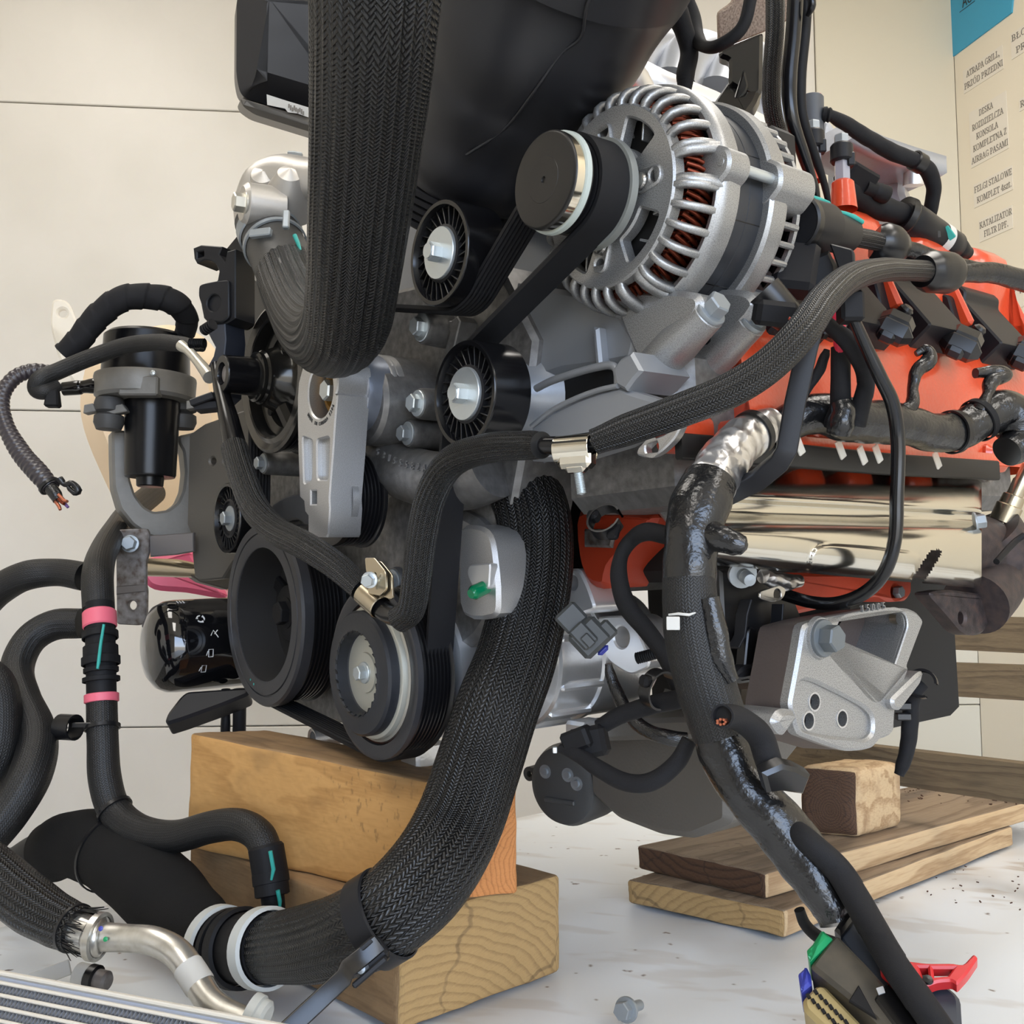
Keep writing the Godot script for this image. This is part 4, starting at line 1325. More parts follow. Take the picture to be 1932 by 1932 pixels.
	for k in 38:
		var a := TAU * k / 38 + 0.02
		part("vent_bar", t, M.cast, func(mb: MB):
			var s := f * Transform3D(Basis(Vector3.BACK, a), Vector3.ZERO)
			mb.box(off(s, 0.0745, 0, -0.153), Vector3(0.0055, 0.0042, 0.02), 0.0012)
			mb.box(off(s, 0.07, 0, -0.1625), Vector3(0.012, 0.0042, 0.004), 0.0012))
	part("coil_end", t, M.copper, func(mb: MB): mb.lathe(f, [[0.066, -0.145], [0.068, -0.155], [0.065, -0.16]], 64))
	part("vent_rim", t, M.cast, func(mb: MB): mb.lathe(f, [[0.0715, -0.1605], [0.075, -0.1605], [0.0755, -0.163], [0.074, -0.165], [0.066, -0.165]], 80))
	for a in lugs:
		var s := f * Transform3D(Basis(Vector3.BACK, a), Vector3.ZERO)
		part("bolt_lug", t, M.cast, func(mb: MB): mb.slab(off(s, 0, 0, -0.127), soft(PackedVector2Array([Vector2(0.06, -0.016), Vector2(0.075, -0.016), Vector2(0.086, -0.008), Vector2(0.0875, 0.0), Vector2(0.086, 0.008), Vector2(0.075, 0.016), Vector2(0.06, 0.016)]), 0.004, 3), 0.036, 0.0022))
	part("end_cover", t, M.satin, func(mb: MB): mb.lathe(f, [[0.068, -0.162], [0.067, -0.172], [0.06, -0.186], [0.045, -0.189], [0.0, -0.189]], 56))
	part("cover_block", t, M.satin, func(mb: MB): mb.box(off(f, 0.028, 0.036, -0.182), Vector3(0.05, 0.05, 0.03), 0.006))
	# mounting feet: two cast barrels with hex bolts
	for e in [[[1338, 590], [1222, 702], 0.078, [[1140, 530], [1200, 545], [1286, 548], [1318, 560], [1310, 600], [1228, 690], [1205, 690], [1186, 650], [1165, 600]]], [[1417, 606], [1292, 724], 0.122, [[1290, 560], [1380, 545], [1420, 560], [1410, 600], [1300, 700], [1262, 690], [1255, 640]]]]:
		var w: float = e[2]
		var p := en(e[0][0], e[0][1], w)
		var q := en(e[1][0], e[1][1], w)
		var d := (p - q).normalized()
		var x := ax(p, d, EB.z)
		var foot := part("foot", t, M.cast, func(mb: MB):
			mb.lathe(x, [[0.0, 0.0], [0.0105, 0.0], [0.0118, -0.001], [0.0125, -0.012], [0.0145, -0.03], [0.0135, -p.distance_to(q)], [0.0, -p.distance_to(q) - 0.001]], 36)
			var fr := EF(w - 0.012)
			mb.slab(fr, loopy(on(fr, e[3]), 3), 0.022, 0.004))
		bolt(foot, x, 0.0145, 0.0092, 0.0112, M.zinc_dull, "bolt", 0.0028)
	part("foot_rib", t, M.cast, func(mb: MB):
		for e in [[[1196, 650], [1250, 560], 0.078], [[1232, 690], [1300, 612], 0.074]]:
			mb.tube([en(e[0][0], e[0][1], e[2]), en(e[1][0], e[1][1], e[2] + 0.012)], [0.007, 0.009], 16))
	part("plug", t, M.black, func(mb: MB): mb.lathe(ax(en(1336, 646, 0.112), EB.x), [[0.0, 0.006], [0.004, 0.0055], [0.005, 0.003], [0.005, -0.008]], 20))

func pu(a: Array, sub := 6) -> Array:      # [[px, py, u, diameter in px], ...]: points on planes u to the right of the crank axis
	var q := []
	var r := []
	for e in a:
		var p := eu(e[0], e[1], e[2])
		q.append(p)
		r.append(pm(e[3] * 0.5, p))
	return smooth(q, r, sub)
func pw(a: Array, sub := 6) -> Array:      # [[px, py, w, diameter in px], ...]: points on planes w behind the front plane
	var q := []
	var r := []
	for e in a:
		var p := en(e[0], e[1], e[2])
		q.append(p)
		r.append(pm(e[3] * 0.5, p))
	return smooth(q, r, sub)
func braid_tube(mb: MB, s: Array, folds := 0, deep := 0.02, seg := 0, fine := 1.0) -> void:
	var r: float = s[1][s[1].size() / 2]
	var cell := 0.024 * fine
	var us := maxf(2.0, roundf(TAU * r / cell))
	var k := seg if seg > 0 else (folds * 6 if folds > 0 else 28)
	mb.tube(s[0], s[1], k, true, us, 1.0 / cell, (func(a: float, l: float) -> float: return 1.0 + deep * sin(a * folds + 2.0 * sin(l * 9.0)) * (0.6 + 0.4 * sin(l * 23.0 + a * 2.0))) if folds > 0 else null)
func lumpy(amp: float, fr: float, sd := 0.0) -> Callable:
	return func(a: float, l: float) -> float: return 1.0 + amp * (sin(l * fr + a * 2.0 + sd) * 0.5 + sin(l * fr * 1.7 - a * 3.0 + sd * 2.0) * 0.3 + sin(l * fr * 3.1 + a + sd) * 0.3)
func wrapped(pitch: float, amp := 0.035) -> Callable:      # tape wound in a spiral: each turn has a proud edge
	return func(a: float, l: float) -> float:
		var t := l / pitch + a / TAU
		return 1.0 + amp * (t - floorf(t)) + 0.02 * sin(l * 120.0 + a * 3.0)
func strap(mb: MB, P: Array, wide: Vector3, w: float, th: float) -> void:     # flat bar along points; wide = direction of its width
	var rows := []
	var vs := []
	for i in P.size():
		var t: Vector3 = (P[mini(i + 1, P.size() - 1)] - P[maxi(i - 1, 0)]).normalized()
		var x := (wide - t * wide.dot(t)).normalized()
		var y := t.cross(x)
		rows.append(PackedVector3Array([P[i] - x * w / 2 - y * th * 0.3, P[i] - x * w * 0.42 - y * th / 2, P[i] + x * w * 0.42 - y * th / 2, P[i] + x * w / 2 - y * th * 0.3, P[i] + x * w / 2 + y * th * 0.3, P[i] + x * w * 0.42 + y * th / 2, P[i] - x * w * 0.42 + y * th / 2, P[i] - x * w / 2 + y * th * 0.3]))
		vs.append(i * 0.01)
	mb.grid(rows, 0.05, vs, true)
	mb.flat(Array(rows[0]))
	mb.flat(Array(rows[-1]))
func fr2(a: Vector3, b: Vector3, face := Vector3.ZERO) -> Transform3D:      # frame at a: y towards b, z as near as may be to face (default: towards the camera)
	var y := (b - a).normalized()
	var f := face if face != Vector3.ZERO else (CT.origin - a)
	var z := (f - y * f.dot(y)).normalized()
	return Transform3D(Basis(y.cross(z), y, z), a)

func valve_cover() -> void:
	var t := thing("valve_cover", "glossy orange-red valve cover along the engine's right side", "cover", Transform3D(EB, EO + EB * Vector3(0.49, 0.12, -0.3)))
	var sec := [[0.513, 0.112], [0.514, 0.122], [0.505, 0.124], [0.5045, 0.14], [0.504, 0.165], [0.501, 0.19], [0.494, 0.213], [0.483, 0.23], [0.478, 0.25], [0.479, 0.275], [0.483, 0.305], [0.479, 0.32], [0.468, 0.33], [0.44, 0.342], [0.40, 0.348], [0.37, 0.34]]
	part("shell", t, M.orange, func(mb: MB):
		var rows := []
		var vs := []
		for i in 61:
			var w := 0.135 + 0.44 * i / 60.0
			var row := PackedVector3Array()
			for j in sec.size():
				var s: Array = sec[j]
				var bump := 0.0
				if j >= 9 and j <= 13: bump = 0.012 * smoothstep(0.3, 0.9, 0.5 + 0.5 * cos((w - 0.16) * TAU / 0.115))
				var u: float = s[0] - bump
				var v: float = s[1] - bump * 0.35
				row.append(EO + EB * Vector3(u, v + 0.012 * (w - 0.3) * (1.0 if j > 6 else 0.0), -w))
			rows.append(row)
			vs.append(w)
		mb.grid(rows, 0.3, vs, false)
		for e in [0, 60]:
			var ring := Array(rows[e])
			ring.append(EO + EB * Vector3(0.4, 0.11, -(0.135 + 0.44 * e / 60.0)))
			mb.flat(ring))
	for k in 6:
		part("bolt_tab", t, M.orange, func(mb: MB):
			var p := eu([1320, 1424, 1565, 1655, 1770, 1888][k], [812, 822, 844, 852, 860, 862][k], 0.512)
			mb.slab(Transform3D(Basis(-EB.z, EB.y, EB.x), p), soft(rect(-0.018, -0.013, 0.018, 0.012), 0.008, 3), 0.022, 0.004))
	for k in 5:
		part("clip", t, M.tank_clear, func(mb: MB):
			var q: Array = [[1578, 842, 1592, 848], [1619, 853, 1634, 858], [1648, 850, 1672, 862], [1760, 862, 1775, 870], [1500, 834, 1512, 842]][k]
			var p := eu(q[0] + 8, q[1] + 6, 0.525)
			mb.box(Transform3D(Basis(EB.x, 0.5) * Basis(-EB.z, EB.y, EB.x), p), Vector3(0.007, 0.014, 0.002), 0.0006))
	for k in 4:
		part("fin", t, M.orange, func(mb: MB):
			var p: Vector3 = EO + EB * Vector3(0.482, 0.268, -(0.235 + 0.115 * k))
			mb.box(Transform3D(EB * Basis(Vector3.BACK, 0.25), p), Vector3(0.022, 0.06, 0.008), 0.003, Vector2(0.4, 1.0)))

func coil(px: float, py: float, which: String, cx: float, cy: float) -> void:
	# one ignition coil: box with a step and a dome bolt; px, py is the middle of its lower outer edge
	var o := eu(px, py, 0.512)
	var sd := EB * Vector3(0.62, -0.785, 0)      # down the slope
	var nn := EB * Vector3(0.785, 0.62, 0)       # out of the slope
	var f := Transform3D(Basis(sd, nn, sd.cross(nn)), o)    # z runs along the engine
	var t := thing("ignition_coil", which, "coil", f, "ignition coils on the orange cover")
	var sg := 1.0 if f.basis.z.dot(EB.z) > 0 else -1.0      # +z to the front or to the back
	part("body", t, M.coil_black, func(mb: MB):
		var pr := PackedVector2Array([Vector2(-0.066, -0.034), Vector2(0.004, -0.042), Vector2(0.006, 0.0), Vector2(-0.05, 0.003), Vector2(-0.056, 0.01), Vector2(-0.066, 0.01)])
		mb.slab(off(f, 0, 0, 0.031), soft(pr, 0.0025, 2), 0.062, 0.0018))
	part("step", t, M.coil_black, func(mb: MB): mb.slab(off(f, 0, 0, 0.031 + sg * 0.03), soft(PackedVector2Array([Vector2(-0.058, -0.03), Vector2(-0.014, -0.03), Vector2(-0.018, -0.012), Vector2(-0.05, 0.004), Vector2(-0.056, 0.002)]), 0.003, 2), 0.05, 0.0015))
	var bf := ax(f * Vector3(-0.012, -0.008, sg * 0.046), nn)
	part("dome_bolt", t, M.black, func(mb: MB): mb.lathe(bf, [[0.0, 0.01], [0.004, 0.0095], [0.0062, 0.007], [0.0065, 0.002], [0.0085, 0.001], [0.0085, -0.004], [0.007, -0.005], [0.007, -0.012]], 20))
	# plug hanging from the lower end
	var a := eu(cx, cy, 0.522)
	var b := eu(cx + 28, cy - 50, 0.512)
	var pf := fr2(b, a)
	part("plug", t, M.black, func(mb: MB):
		mb.box(off(pf, 0, pm(18, a), 0), Vector3(pm(68, a), pm(58, a), pm(56, a)), 0.006)
		mb.box(off(pf, 0, pm(50, a), 0.002), Vector3(pm(80, a), pm(38, a), pm(48, a)), 0.008)
		mb.box(off(pf, 0.002, pm(70, a), 0), Vector3(pm(34, a), pm(16, a), pm(26, a)), 0.003)
		for k in 3: mb.box(off(pf, pm(-16 + 16 * k, a), pm(22, a), pm(21, a)), Vector3(pm(6, a), pm(40, a), pm(4, a)), 0.0004))
	part("plug_mark", t, M.green_mark, func(mb: MB): mb.box(off(pf, pm(18, a), pm(4, a), pm(20.5, a)), Vector3(pm(10, a), pm(6, a), 0.0004)))

func heat_shield() -> void:
	var t := thing("heat_shield", "shiny stainless exhaust heat shield, yellowish with reflections", "heat shield", Transform3D(EB, eu(1600, 1000, 0.53)))
	# stations along the shield: x of the photograph, then y of each line of the section; the lines have their own u
	var us := [0.49, 0.512, 0.53, 0.5285, 0.532, 0.546, 0.554, 0.556, 0.553, 0.545, 0.536]
	var y0 := [869.0, 902, 931, 950, 970, 986, 1003, 1024, 1044, 1058, 1066]
	var y1 := [884.0, 922, 957, 973, 986, 1001, 1029, 1060, 1086, 1101, 1108]
	var st := []
	for x in [1345, 1400, 1500, 1600, 1700, 1800, 1838, 1852]:
		var row := [x]
		for k in 11:
			var f: float = (x - 1350.0) / 472.0
			var mid: float = absf(k - 5.0) / 5.0
			row.append(lerpf(y0[k], y1[k], f) + (3.0 * sin(f * 7.0) if k == 0 else 0.0) + (14.0 * (0.5 - k / 10.0) if x == 1852 else 0.0))
		st.append(row)
	part("sheet", t, M.shield, func(mb: MB):
		var n := 200
		var m := 70
		for side in 1:
			var rows := []
			var vs := []
			for i in n + 1:
				var row := PackedVector3Array()
				var fi := float(i) / n * (st.size() - 1)
				var a := mini(int(fi), st.size() - 2)
				var fa := fi - a
				for j in m + 1:
					var fj := float(j) / m * (us.size() - 1)
					var b := mini(int(fj), us.size() - 2)
					var fb := fj - b
					var g := func(c: int, k: int) -> float: return st[clampi(c, 0, st.size() - 1)][1 + clampi(k, 0, us.size() - 1)]
					var yy := []
					for c in [a, a + 1]:
						yy.append(cubic_interpolate(g.call(c, b), g.call(c, b + 1), g.call(c, b - 1), g.call(c, b + 2), fb))
					var x: float = cubic_interpolate(st[a][0], st[a + 1][0], st[maxi(a - 1, 0)][0], st[mini(a + 2, st.size() - 1)][0], fa)
					var y: float = lerpf(yy[0], yy[1], fa)
					var u: float = cubic_interpolate(us[b], us[b + 1], us[maxi(b - 1, 0)], us[mini(b + 2, us.size() - 1)], fb)
					# embossed panel
					var q := Vector2((x - (1628.0 - (y - 1070.0) * 0.35)) / 104.0, (y - (1066.0 + (x - 1628.0) * 0.09)) / 33.0)
					var rr := pow(pow(absf(q.x), 5.0) + pow(absf(q.y), 5.0), 0.2)
					u += 0.0028 * smoothstep(1.06, 0.94, rr)
					row.append(eu(x, y, u - side * 0.0009))
				rows.append(row)
				vs.append(i * 0.004)
			# the slot near the outlet end is left open
			var base := mb.v.size()
			var save := mb.ix.size()
			mb.grid(rows, 0.2, vs, false)
			var keep := mb.ix.slice(0, save)
			for k in range(save, mb.ix.size(), 3):
				var c := (mb.v[mb.ix[k]] + mb.v[mb.ix[k + 1]] + mb.v[mb.ix[k + 2]]) / 3.0
				var l := CT.affine_inverse() * c
				var px := 966.0 - F * l.x / l.z
				var py := 966.0 + F * l.y / l.z
				var q := Vector2(px - 1748.0 + (py - 1070.0) * 0.62, py - 1070.0)
				if pow(absf(q.x) / 13.0, 4.0) + pow(absf(q.y) / 33.0, 4.0) < 1.0: continue
				keep.append_array([mb.ix[k], mb.ix[k + 1], mb.ix[k + 2]])
			mb.ix = keep)
	part("edge_flange", t, M.steel, func(mb: MB):
		var P := []
		for e in st: P.append(eu(e[0], e[1] - 2, 0.488))
		strap(mb, P, EB.x, 0.012, 0.0016))
	var bf := ax(eu(1838, 985, 0.54), EB * Vector3(0.8, 0.1, -0.6))
	bolt(t, bf, 0.010, 0.007, 0.008, M.zinc_dull)

func exhaust() -> void:
	var t := thing("exhaust_manifold", "dark rusty cast-iron exhaust outlet with triangular flange", "exhaust", Transform3D(EB, eu(1850, 1150, 0.5)))
	part("pipe", t, M.iron, func(mb: MB):
		var s := pu([[1620, 1010, 0.505, 120], [1760, 1030, 0.505, 130], [1840, 1040, 0.51, 138], [1880, 1062, 0.516, 128], [1872, 1100, 0.52, 118], [1840, 1140, 0.525, 122]], 6)
		mb.tube(s[0], s[1], 36, true))
	part("collar", t, M.iron, func(mb: MB):
		var s := pu([[1850, 1010, 0.512, 150], [1885, 1060, 0.518, 148]], 2)
		mb.tube(s[0], s[1], 36, true, 1.0, 1.0))
	var c := eu(1828, 1150, 0.526)
	var ff := ax(c, EB * Vector3(0.25, -0.72, 0.35))
	part("flange", t, M.iron, func(mb: MB):
		var fr := SF(0.531)
		var h := on(fr, [[1816, 1166]])[0]
		mb.slab(fr, soft(on(fr, [[1752, 1118], [1790, 1112], [1850, 1120], [1893, 1128], [1912, 1132], [1905, 1150], [1893, 1166], [1868, 1178], [1856, 1196], [1838, 1200], [1818, 1194], [1790, 1160]]), 0.008, 3), 0.014, 0.002, [disc(h.x, h.y, 0.0052, 20)]))
	part("ear", t, M.iron, func(mb: MB):
		var fr := SF(0.54)
		var h := on(fr, [[1898, 1143]])[0]
		mb.slab(fr, soft(on(fr, [[1884, 1150], [1890, 1130], [1906, 1128], [1913, 1136], [1900, 1160], [1888, 1168]]), 0.003, 2), 0.01, 0.001, [disc(h.x, h.y, 0.0024, 14)]))
	var o := thing("oxygen_sensor", "steel oxygen sensor screwed into the exhaust outlet, at the right edge", "sensor", Transform3D(EB, eu(1890, 1000, 0.52)))
	var p0 := eu(1880, 1008, 0.52)
	var p1 := eu(1940, 880, 0.545)
	var xf := ax(p0, p1 - p0)
	var m := pm(1.0, p0)
	part("body", o, M.steel_warm, func(mb: MB): mb.lathe(xf, [[28 * m, -6 * m], [28 * m, 8 * m], [20 * m, 10 * m], [19 * m, 24 * m], [24 * m, 26 * m], [24 * m, 58 * m], [21 * m, 60 * m], [20 * m, 78 * m], [15 * m, 80 * m], [15 * m, 108 * m], [13 * m, 112 * m], [12 * m, 140 * m], [0, 141 * m]], 28))
	part("hex", o, M.iron, func(mb: MB): mb.hexa(off(xf, 0, 0, -4 * m), 56 * m, 16 * m, 38 * m, 4 * m))
	part("lead", o, M.matte, func(mb: MB):
		var s := pu([[1932, 1010, 0.56, 12], [1915, 1022, 0.556, 12], [1880, 1060, 0.56, 12]], 4)
		mb.tube(s[0], s[1], 10))

func block() -> void:
	var t := thing("engine_block", "orange-painted engine block and rear flange in shade behind the parts", "engine block", Transform3D(EB, EO + EB * Vector3(0.3, -0.1, -0.35)))
	part("shade_filler", t, M.void, func(mb: MB):  # near-black filler boxes; shade between the parts as a colour
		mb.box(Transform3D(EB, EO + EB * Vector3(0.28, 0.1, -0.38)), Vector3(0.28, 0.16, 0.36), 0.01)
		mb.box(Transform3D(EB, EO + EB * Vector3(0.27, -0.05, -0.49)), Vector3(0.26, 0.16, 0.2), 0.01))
	part("head", t, M.cast_dark, func(mb: MB): mb.box(Transform3D(EB, EO + EB * Vector3(0.43, 0.13, -0.31)), Vector3(0.13, 0.11, 0.45), 0.012))
	part("valley", t, M.cast_dark, func(mb: MB): mb.box(Transform3D(EB, EO + EB * Vector3(0.28, 0.19, -0.33)), Vector3(0.28, 0.16, 0.42), 0.01))
	part("cylinder_bank", t, M.cast_dark, func(mb: MB): mb.box(Transform3D(EB, EO + EB * Vector3(0.16, 0.16, -0.36)), Vector3(0.14, 0.3, 0.4), 0.01))
	part("bell_flange", t, M.orange_dull, func(mb: MB):
		var f := SF(0.47)
		var h := on(f, [[1690, 1117]])[0]
		mb.slab(f, soft(on(f, [[1480, 1080], [1722, 1082], [1722, 1122], [1712, 1134], [1680, 1136], [1660, 1125], [1500, 1160], [1470, 1175]]), 0.004, 2), 0.04, 0.003, [disc(h.x, h.y, 0.005, 18)]))
	bolt(t, ax(eu(1690, 1117, 0.468), EB.x), 0.009, 0.006, 0.0, M.zinc_dull)
	part("block_boss", t, M.orange_dull, func(mb: MB):
		var f := EF(0.16)
		mb.slab(f, loopy(on(f, [[1086, 965], [1150, 960], [1230, 968], [1222, 1000], [1180, 1040], [1150, 1075], [1140, 1110], [1105, 1100], [1086, 1050]]), 3), 0.05, 0.006))
	part("plug", t, M.rusty, func(mb: MB): mb.slab(EF(0.157), on(EF(0.157), [[1100, 998], [1160, 998], [1152, 1034], [1100, 1032]]), 0.01, 0.002))
	part("head_step", t, M.cast_fine, func(mb: MB):
		var f := EF(0.13)
		mb.slab(f, on(f, [[1058, 900], [1120, 872], [1185, 838], [1215, 848], [1196, 886], [1150, 930], [1120, 960], [1080, 945]]), 0.03, 0.004))
	part("head_rib", t, M.cast_fine, func(mb: MB):
		var f := EF(0.128)
		mb.slab(f, on(f, [[1160, 888], [1196, 850], [1225, 862], [1200, 905], [1170, 925]]), 0.02, 0.004))
	part("head_plate", t, M.cast, func(mb: MB):
		var f := EF(0.15)
		mb.slab(f, on(f, [[1178, 950], [1226, 905], [1240, 912], [1226, 962]]), 0.02, 0.003)
		mb.slab(f, on(f, [[1214, 935], [1240, 920], [1275, 930], [1276, 990], [1262, 1000], [1228, 960]]), 0.03, 0.004))
	part("gasket", t, M.braid_fine, func(mb: MB):
		var P := []
		for e in [[1280, 826], [1420, 836], [1560, 850], [1700, 862], [1880, 872]]: P.append(eu(e[0], e[1] + 16, 0.512))
		strap(mb, P, EB.y, 0.017, 0.006))
	part("lifting_bracket", t, M.rusty, func(mb: MB):
		var f := SF(0.505)
		var h := on(f, [[1868, 896]])[0]
		mb.slab(f, soft(on(f, [[1800, 872], [1900, 868], [1904, 880], [1880, 906], [1860, 910], [1840, 890]]), 0.004, 2), 0.006, 0.001, [disc(h.x, h.y, 0.006, 18)]))
	# oil pan
	var p := thing("oil_pan", "grey-brown cast oil pan under the engine block", "oil pan", Transform3D(EB, EO + EB * Vector3(0.3, -0.22, -0.35)))
	part("pan", p, M.pan_grey, func(mb: MB):
		var f := EF(0.21)
		mb.slab(f, soft(on(f, [[1105, 1385], [1372, 1380], [1374, 1555], [1304, 1584], [1240, 1576], [1160, 1545], [1112, 1502]]), 0.006, 3), 0.05, 0.006)
		var g := EF(0.19)
		mb.slab(g, on(g, [[1090, 1360], [1400, 1350], [1400, 1392], [1090, 1400]]), 0.1, 0.004))
	part("sump_side", p, M.pan_grey, func(mb: MB):
		var f := SF(0.40)
		mb.slab(f, on(f, [[1392, 1290], [1500, 1280], [1520, 1400], [1480, 1450], [1380, 1460]]), 0.03, 0.005))
	part("drain_bolt", p, M.cast_fine, func(mb: MB): mb.hexa(ax(eu(1452, 1330, 0.43), EB.x), 0.016, 0.012, 0.012, 0.003))
	# steering/starter motor end
	var s := thing("starter_motor", "dusty grey cylindrical starter motor end beside the oil pan", "motor", ef(1056, 1478, 0.2))
	var g := ef(1056, 1484, 0.2) * Transform3D(Basis(Vector3.UP, 0.25), Vector3.ZERO)
	var r := pm(78, g.origin)
	part("body", s, M.dust_grey, func(mb: MB): mb.lathe(g, [[0.0, 0.0], [r * 0.72, 0.0], [r * 0.92, -0.004], [r, -0.012], [r, -0.05], [r * 0.97, -0.052], [r * 0.97, -0.12]], 48))
	part("cap_ridge", s, M.dust_grey, func(mb: MB): mb.box(off(g, 0.0, -r * 0.35, 0.001), Vector3(r * 0.9, r * 0.12, 0.004), 0.001))
	for e in [[-0.42, 0.32], [0.25, 0.3], [0.5, 0.12]]:
		part("screw", s, M.zinc_dull, func(mb: MB):
			mb.lathe(off(g, e[0] * r, e[1] * r, 0.0), [[0.0, 0.002], [0.003, 0.002], [0.0036, 0.0], [0.0065, 0.0006], [0.0068, -0.002]], 18))
	part("stud_lug", s, M.dust_grey, func(mb: MB): mb.lathe(off(g, -r * 1.12, r * 0.15, -0.01), [[0.003, 0.0], [0.007, 0.0], [0.007, -0.012]], 18))

func compressor() -> void:
	var f := ef(700, 1268, -0.004)
	var t := thing("ac_compressor", "bright aluminium air-conditioning compressor half hidden by the thick hose", "compressor", f)
	part("body", t, M.bright_alu, func(mb: MB): mb.lathe(f, [[0.0, -0.045], [0.05, -0.045], [0.058, -0.05], [0.06, -0.06], [0.06, -0.1], [0.0625, -0.102], [0.0625, -0.108], [0.06, -0.11], [0.06, -0.15], [0.0625, -0.152], [0.0625, -0.156], [0.06, -0.165], [0.06, -0.2], [0.0625, -0.202], [0.0625, -0.208], [0.06, -0.21], [0.06, -0.26], [0.055, -0.28], [0.0, -0.285]], 56))
	for a in [0.3, 0.75, 1.2, -0.4, -0.9, -1.4, 1.6]:
		part("rib", t, M.bright_alu, func(mb: MB): mb.box(f * Transform3D(Basis(Vector3.BACK, a), Vector3.ZERO) * Transform3D(Basis(), Vector3(0.061, 0, -0.178)), Vector3(0.008, 0.006, 0.05), 0.002))
	part("joint", t, M.rust_ring, func(mb: MB): mb.lathe(f, [[0.0615, -0.1085], [0.0618, -0.109], [0.0615, -0.1095]], 56))
	var e := EF(0.2)
	part("mount_ear", t, M.milled_alu, func(mb: MB):
		var h := on(e, [[1172, 1202]])[0]
		mb.slab(e, soft(on(e, [[1090, 1172], [1142, 1162], [1176, 1162], [1198, 1178], [1226, 1246], [1222, 1260], [1190, 1275], [1150, 1250], [1125, 1210]]), 0.008, 4), 0.04, 0.0015, [disc(h.x, h.y, 0.0095, 28)]))
	part("ear", t, M.milled_alu, func(mb: MB):
		var g := EF(0.16)
		var h := on(g, [[1078, 1100]])[0]
		mb.slab(g, soft(on(g, [[1050, 1075], [1092, 1072], [1108, 1104], [1124, 1150], [1090, 1160], [1050, 1140]]), 0.006, 3), 0.04, 0.002, [disc(h.x, h.y, 0.007, 22)]))
	part("drain_boss", t, M.bright_alu, func(mb: MB): mb.box(Transform3D(EB, en(1108, 1384, 0.18)), Vector3(0.028, 0.024, 0.03), 0.003))
	part("suction_neck", t, M.cast_fine, func(mb: MB):
		var g := EF(0.035)
		mb.slab(g, loopy(on(g, [[866, 1000], [900, 992], [925, 1010], [935, 1060], [940, 1130], [930, 1165], [872, 1160], [864, 1080]]), 3), 0.03, 0.003))
	part("flat_pad", t, M.bright_alu, func(mb: MB): mb.slab(EF(0.03), soft(on(EF(0.03), [[884, 1066], [925, 1062], [922, 1110], [896, 1120], [880, 1082]]), 0.003, 2), 0.02, 0.001))
	part("port_cap", t, M.green_cap, func(mb: MB):
		var a := en(888, 1121, 0.018)
		var b := en(945, 1094, 0.05)
		mb.tube([a, a.lerp(b, 0.1), b], [0.0035, 0.0056, 0.0052], 20))
	bolt(t, ax(en(800, 1446, 0.06), EB * Vector3(0.15, -0.9, 0.3)), 0.018, 0.012, 0.014, M.zinc_dull, "bolt", 0.003)
	part("foot", t, M.bright_alu, func(mb: MB): mb.box(Transform3D(EB, en(798, 1424, 0.06)), Vector3(0.03, 0.024, 0.03), 0.003))
	part("drain_tube", t, M.cast_fine, func(mb: MB): mb.lathe(ef(590, 1392, 0.03), [[0.006, 0.0], [0.009, 0.001], [0.0095, -0.002], [0.0095, -0.03]], 24))
	# electrical plug on the compressor
	var p := thing("compressor_plug", "grey square electrical plug on the bright compressor", "connector", Transform3D(EB, en(1115, 1195, 0.055)))
	var a := at(1078, 1166, 0.74)
	var b := at(1140, 1232, 0.735)
	var pf := fr2(a, b)
	var m := pm(1.0, a)
	part("housing", p, M.grey_plug, func(mb: MB):
		mb.box(off(pf, 0, 0.1 * m, 0), Vector3(50 * m, 44 * m, 40 * m), 0.002)
		mb.box(off(pf, 0, 50 * m, 2 * m), Vector3(66 * m, 60 * m, 46 * m), 0.003)
		mb.box(off(pf, -34 * m, 62 * m, 0), Vector3(26 * m, 36 * m, 40 * m), 0.002)
		mb.box(off(pf, 6 * m, 40 * m, 26 * m), Vector3(34 * m, 48 * m, 12 * m), 0.0015))
	part("latch", p, M.grey_plug, func(mb: MB): mb.box(off(pf, 6 * m, 52 * m, 35 * m), Vector3(18 * m, 26 * m, 8 * m), 0.001))
	part("seal", p, M.blue, func(mb: MB): mb.box(off(pf, -2 * m, 84 * m, 0), Vector3(26 * m, 12 * m, 24 * m), 0.003))
	part("lead", p, M.tape, func(mb: MB):
		var s := pth([[1148, 1252, 0.735, 14], [1152, 1275, 0.735, 22], [1166, 1310, 0.73, 25], [1185, 1345, 0.72, 26], [1215, 1375, 0.71, 28], [1262, 1392, 0.70, 30], [1295, 1396, 0.70, 28]], 6)
		mb.tube(s[0], s[1], 14, true, 3.0, 40.0, lumpy(0.06, 120.0)))

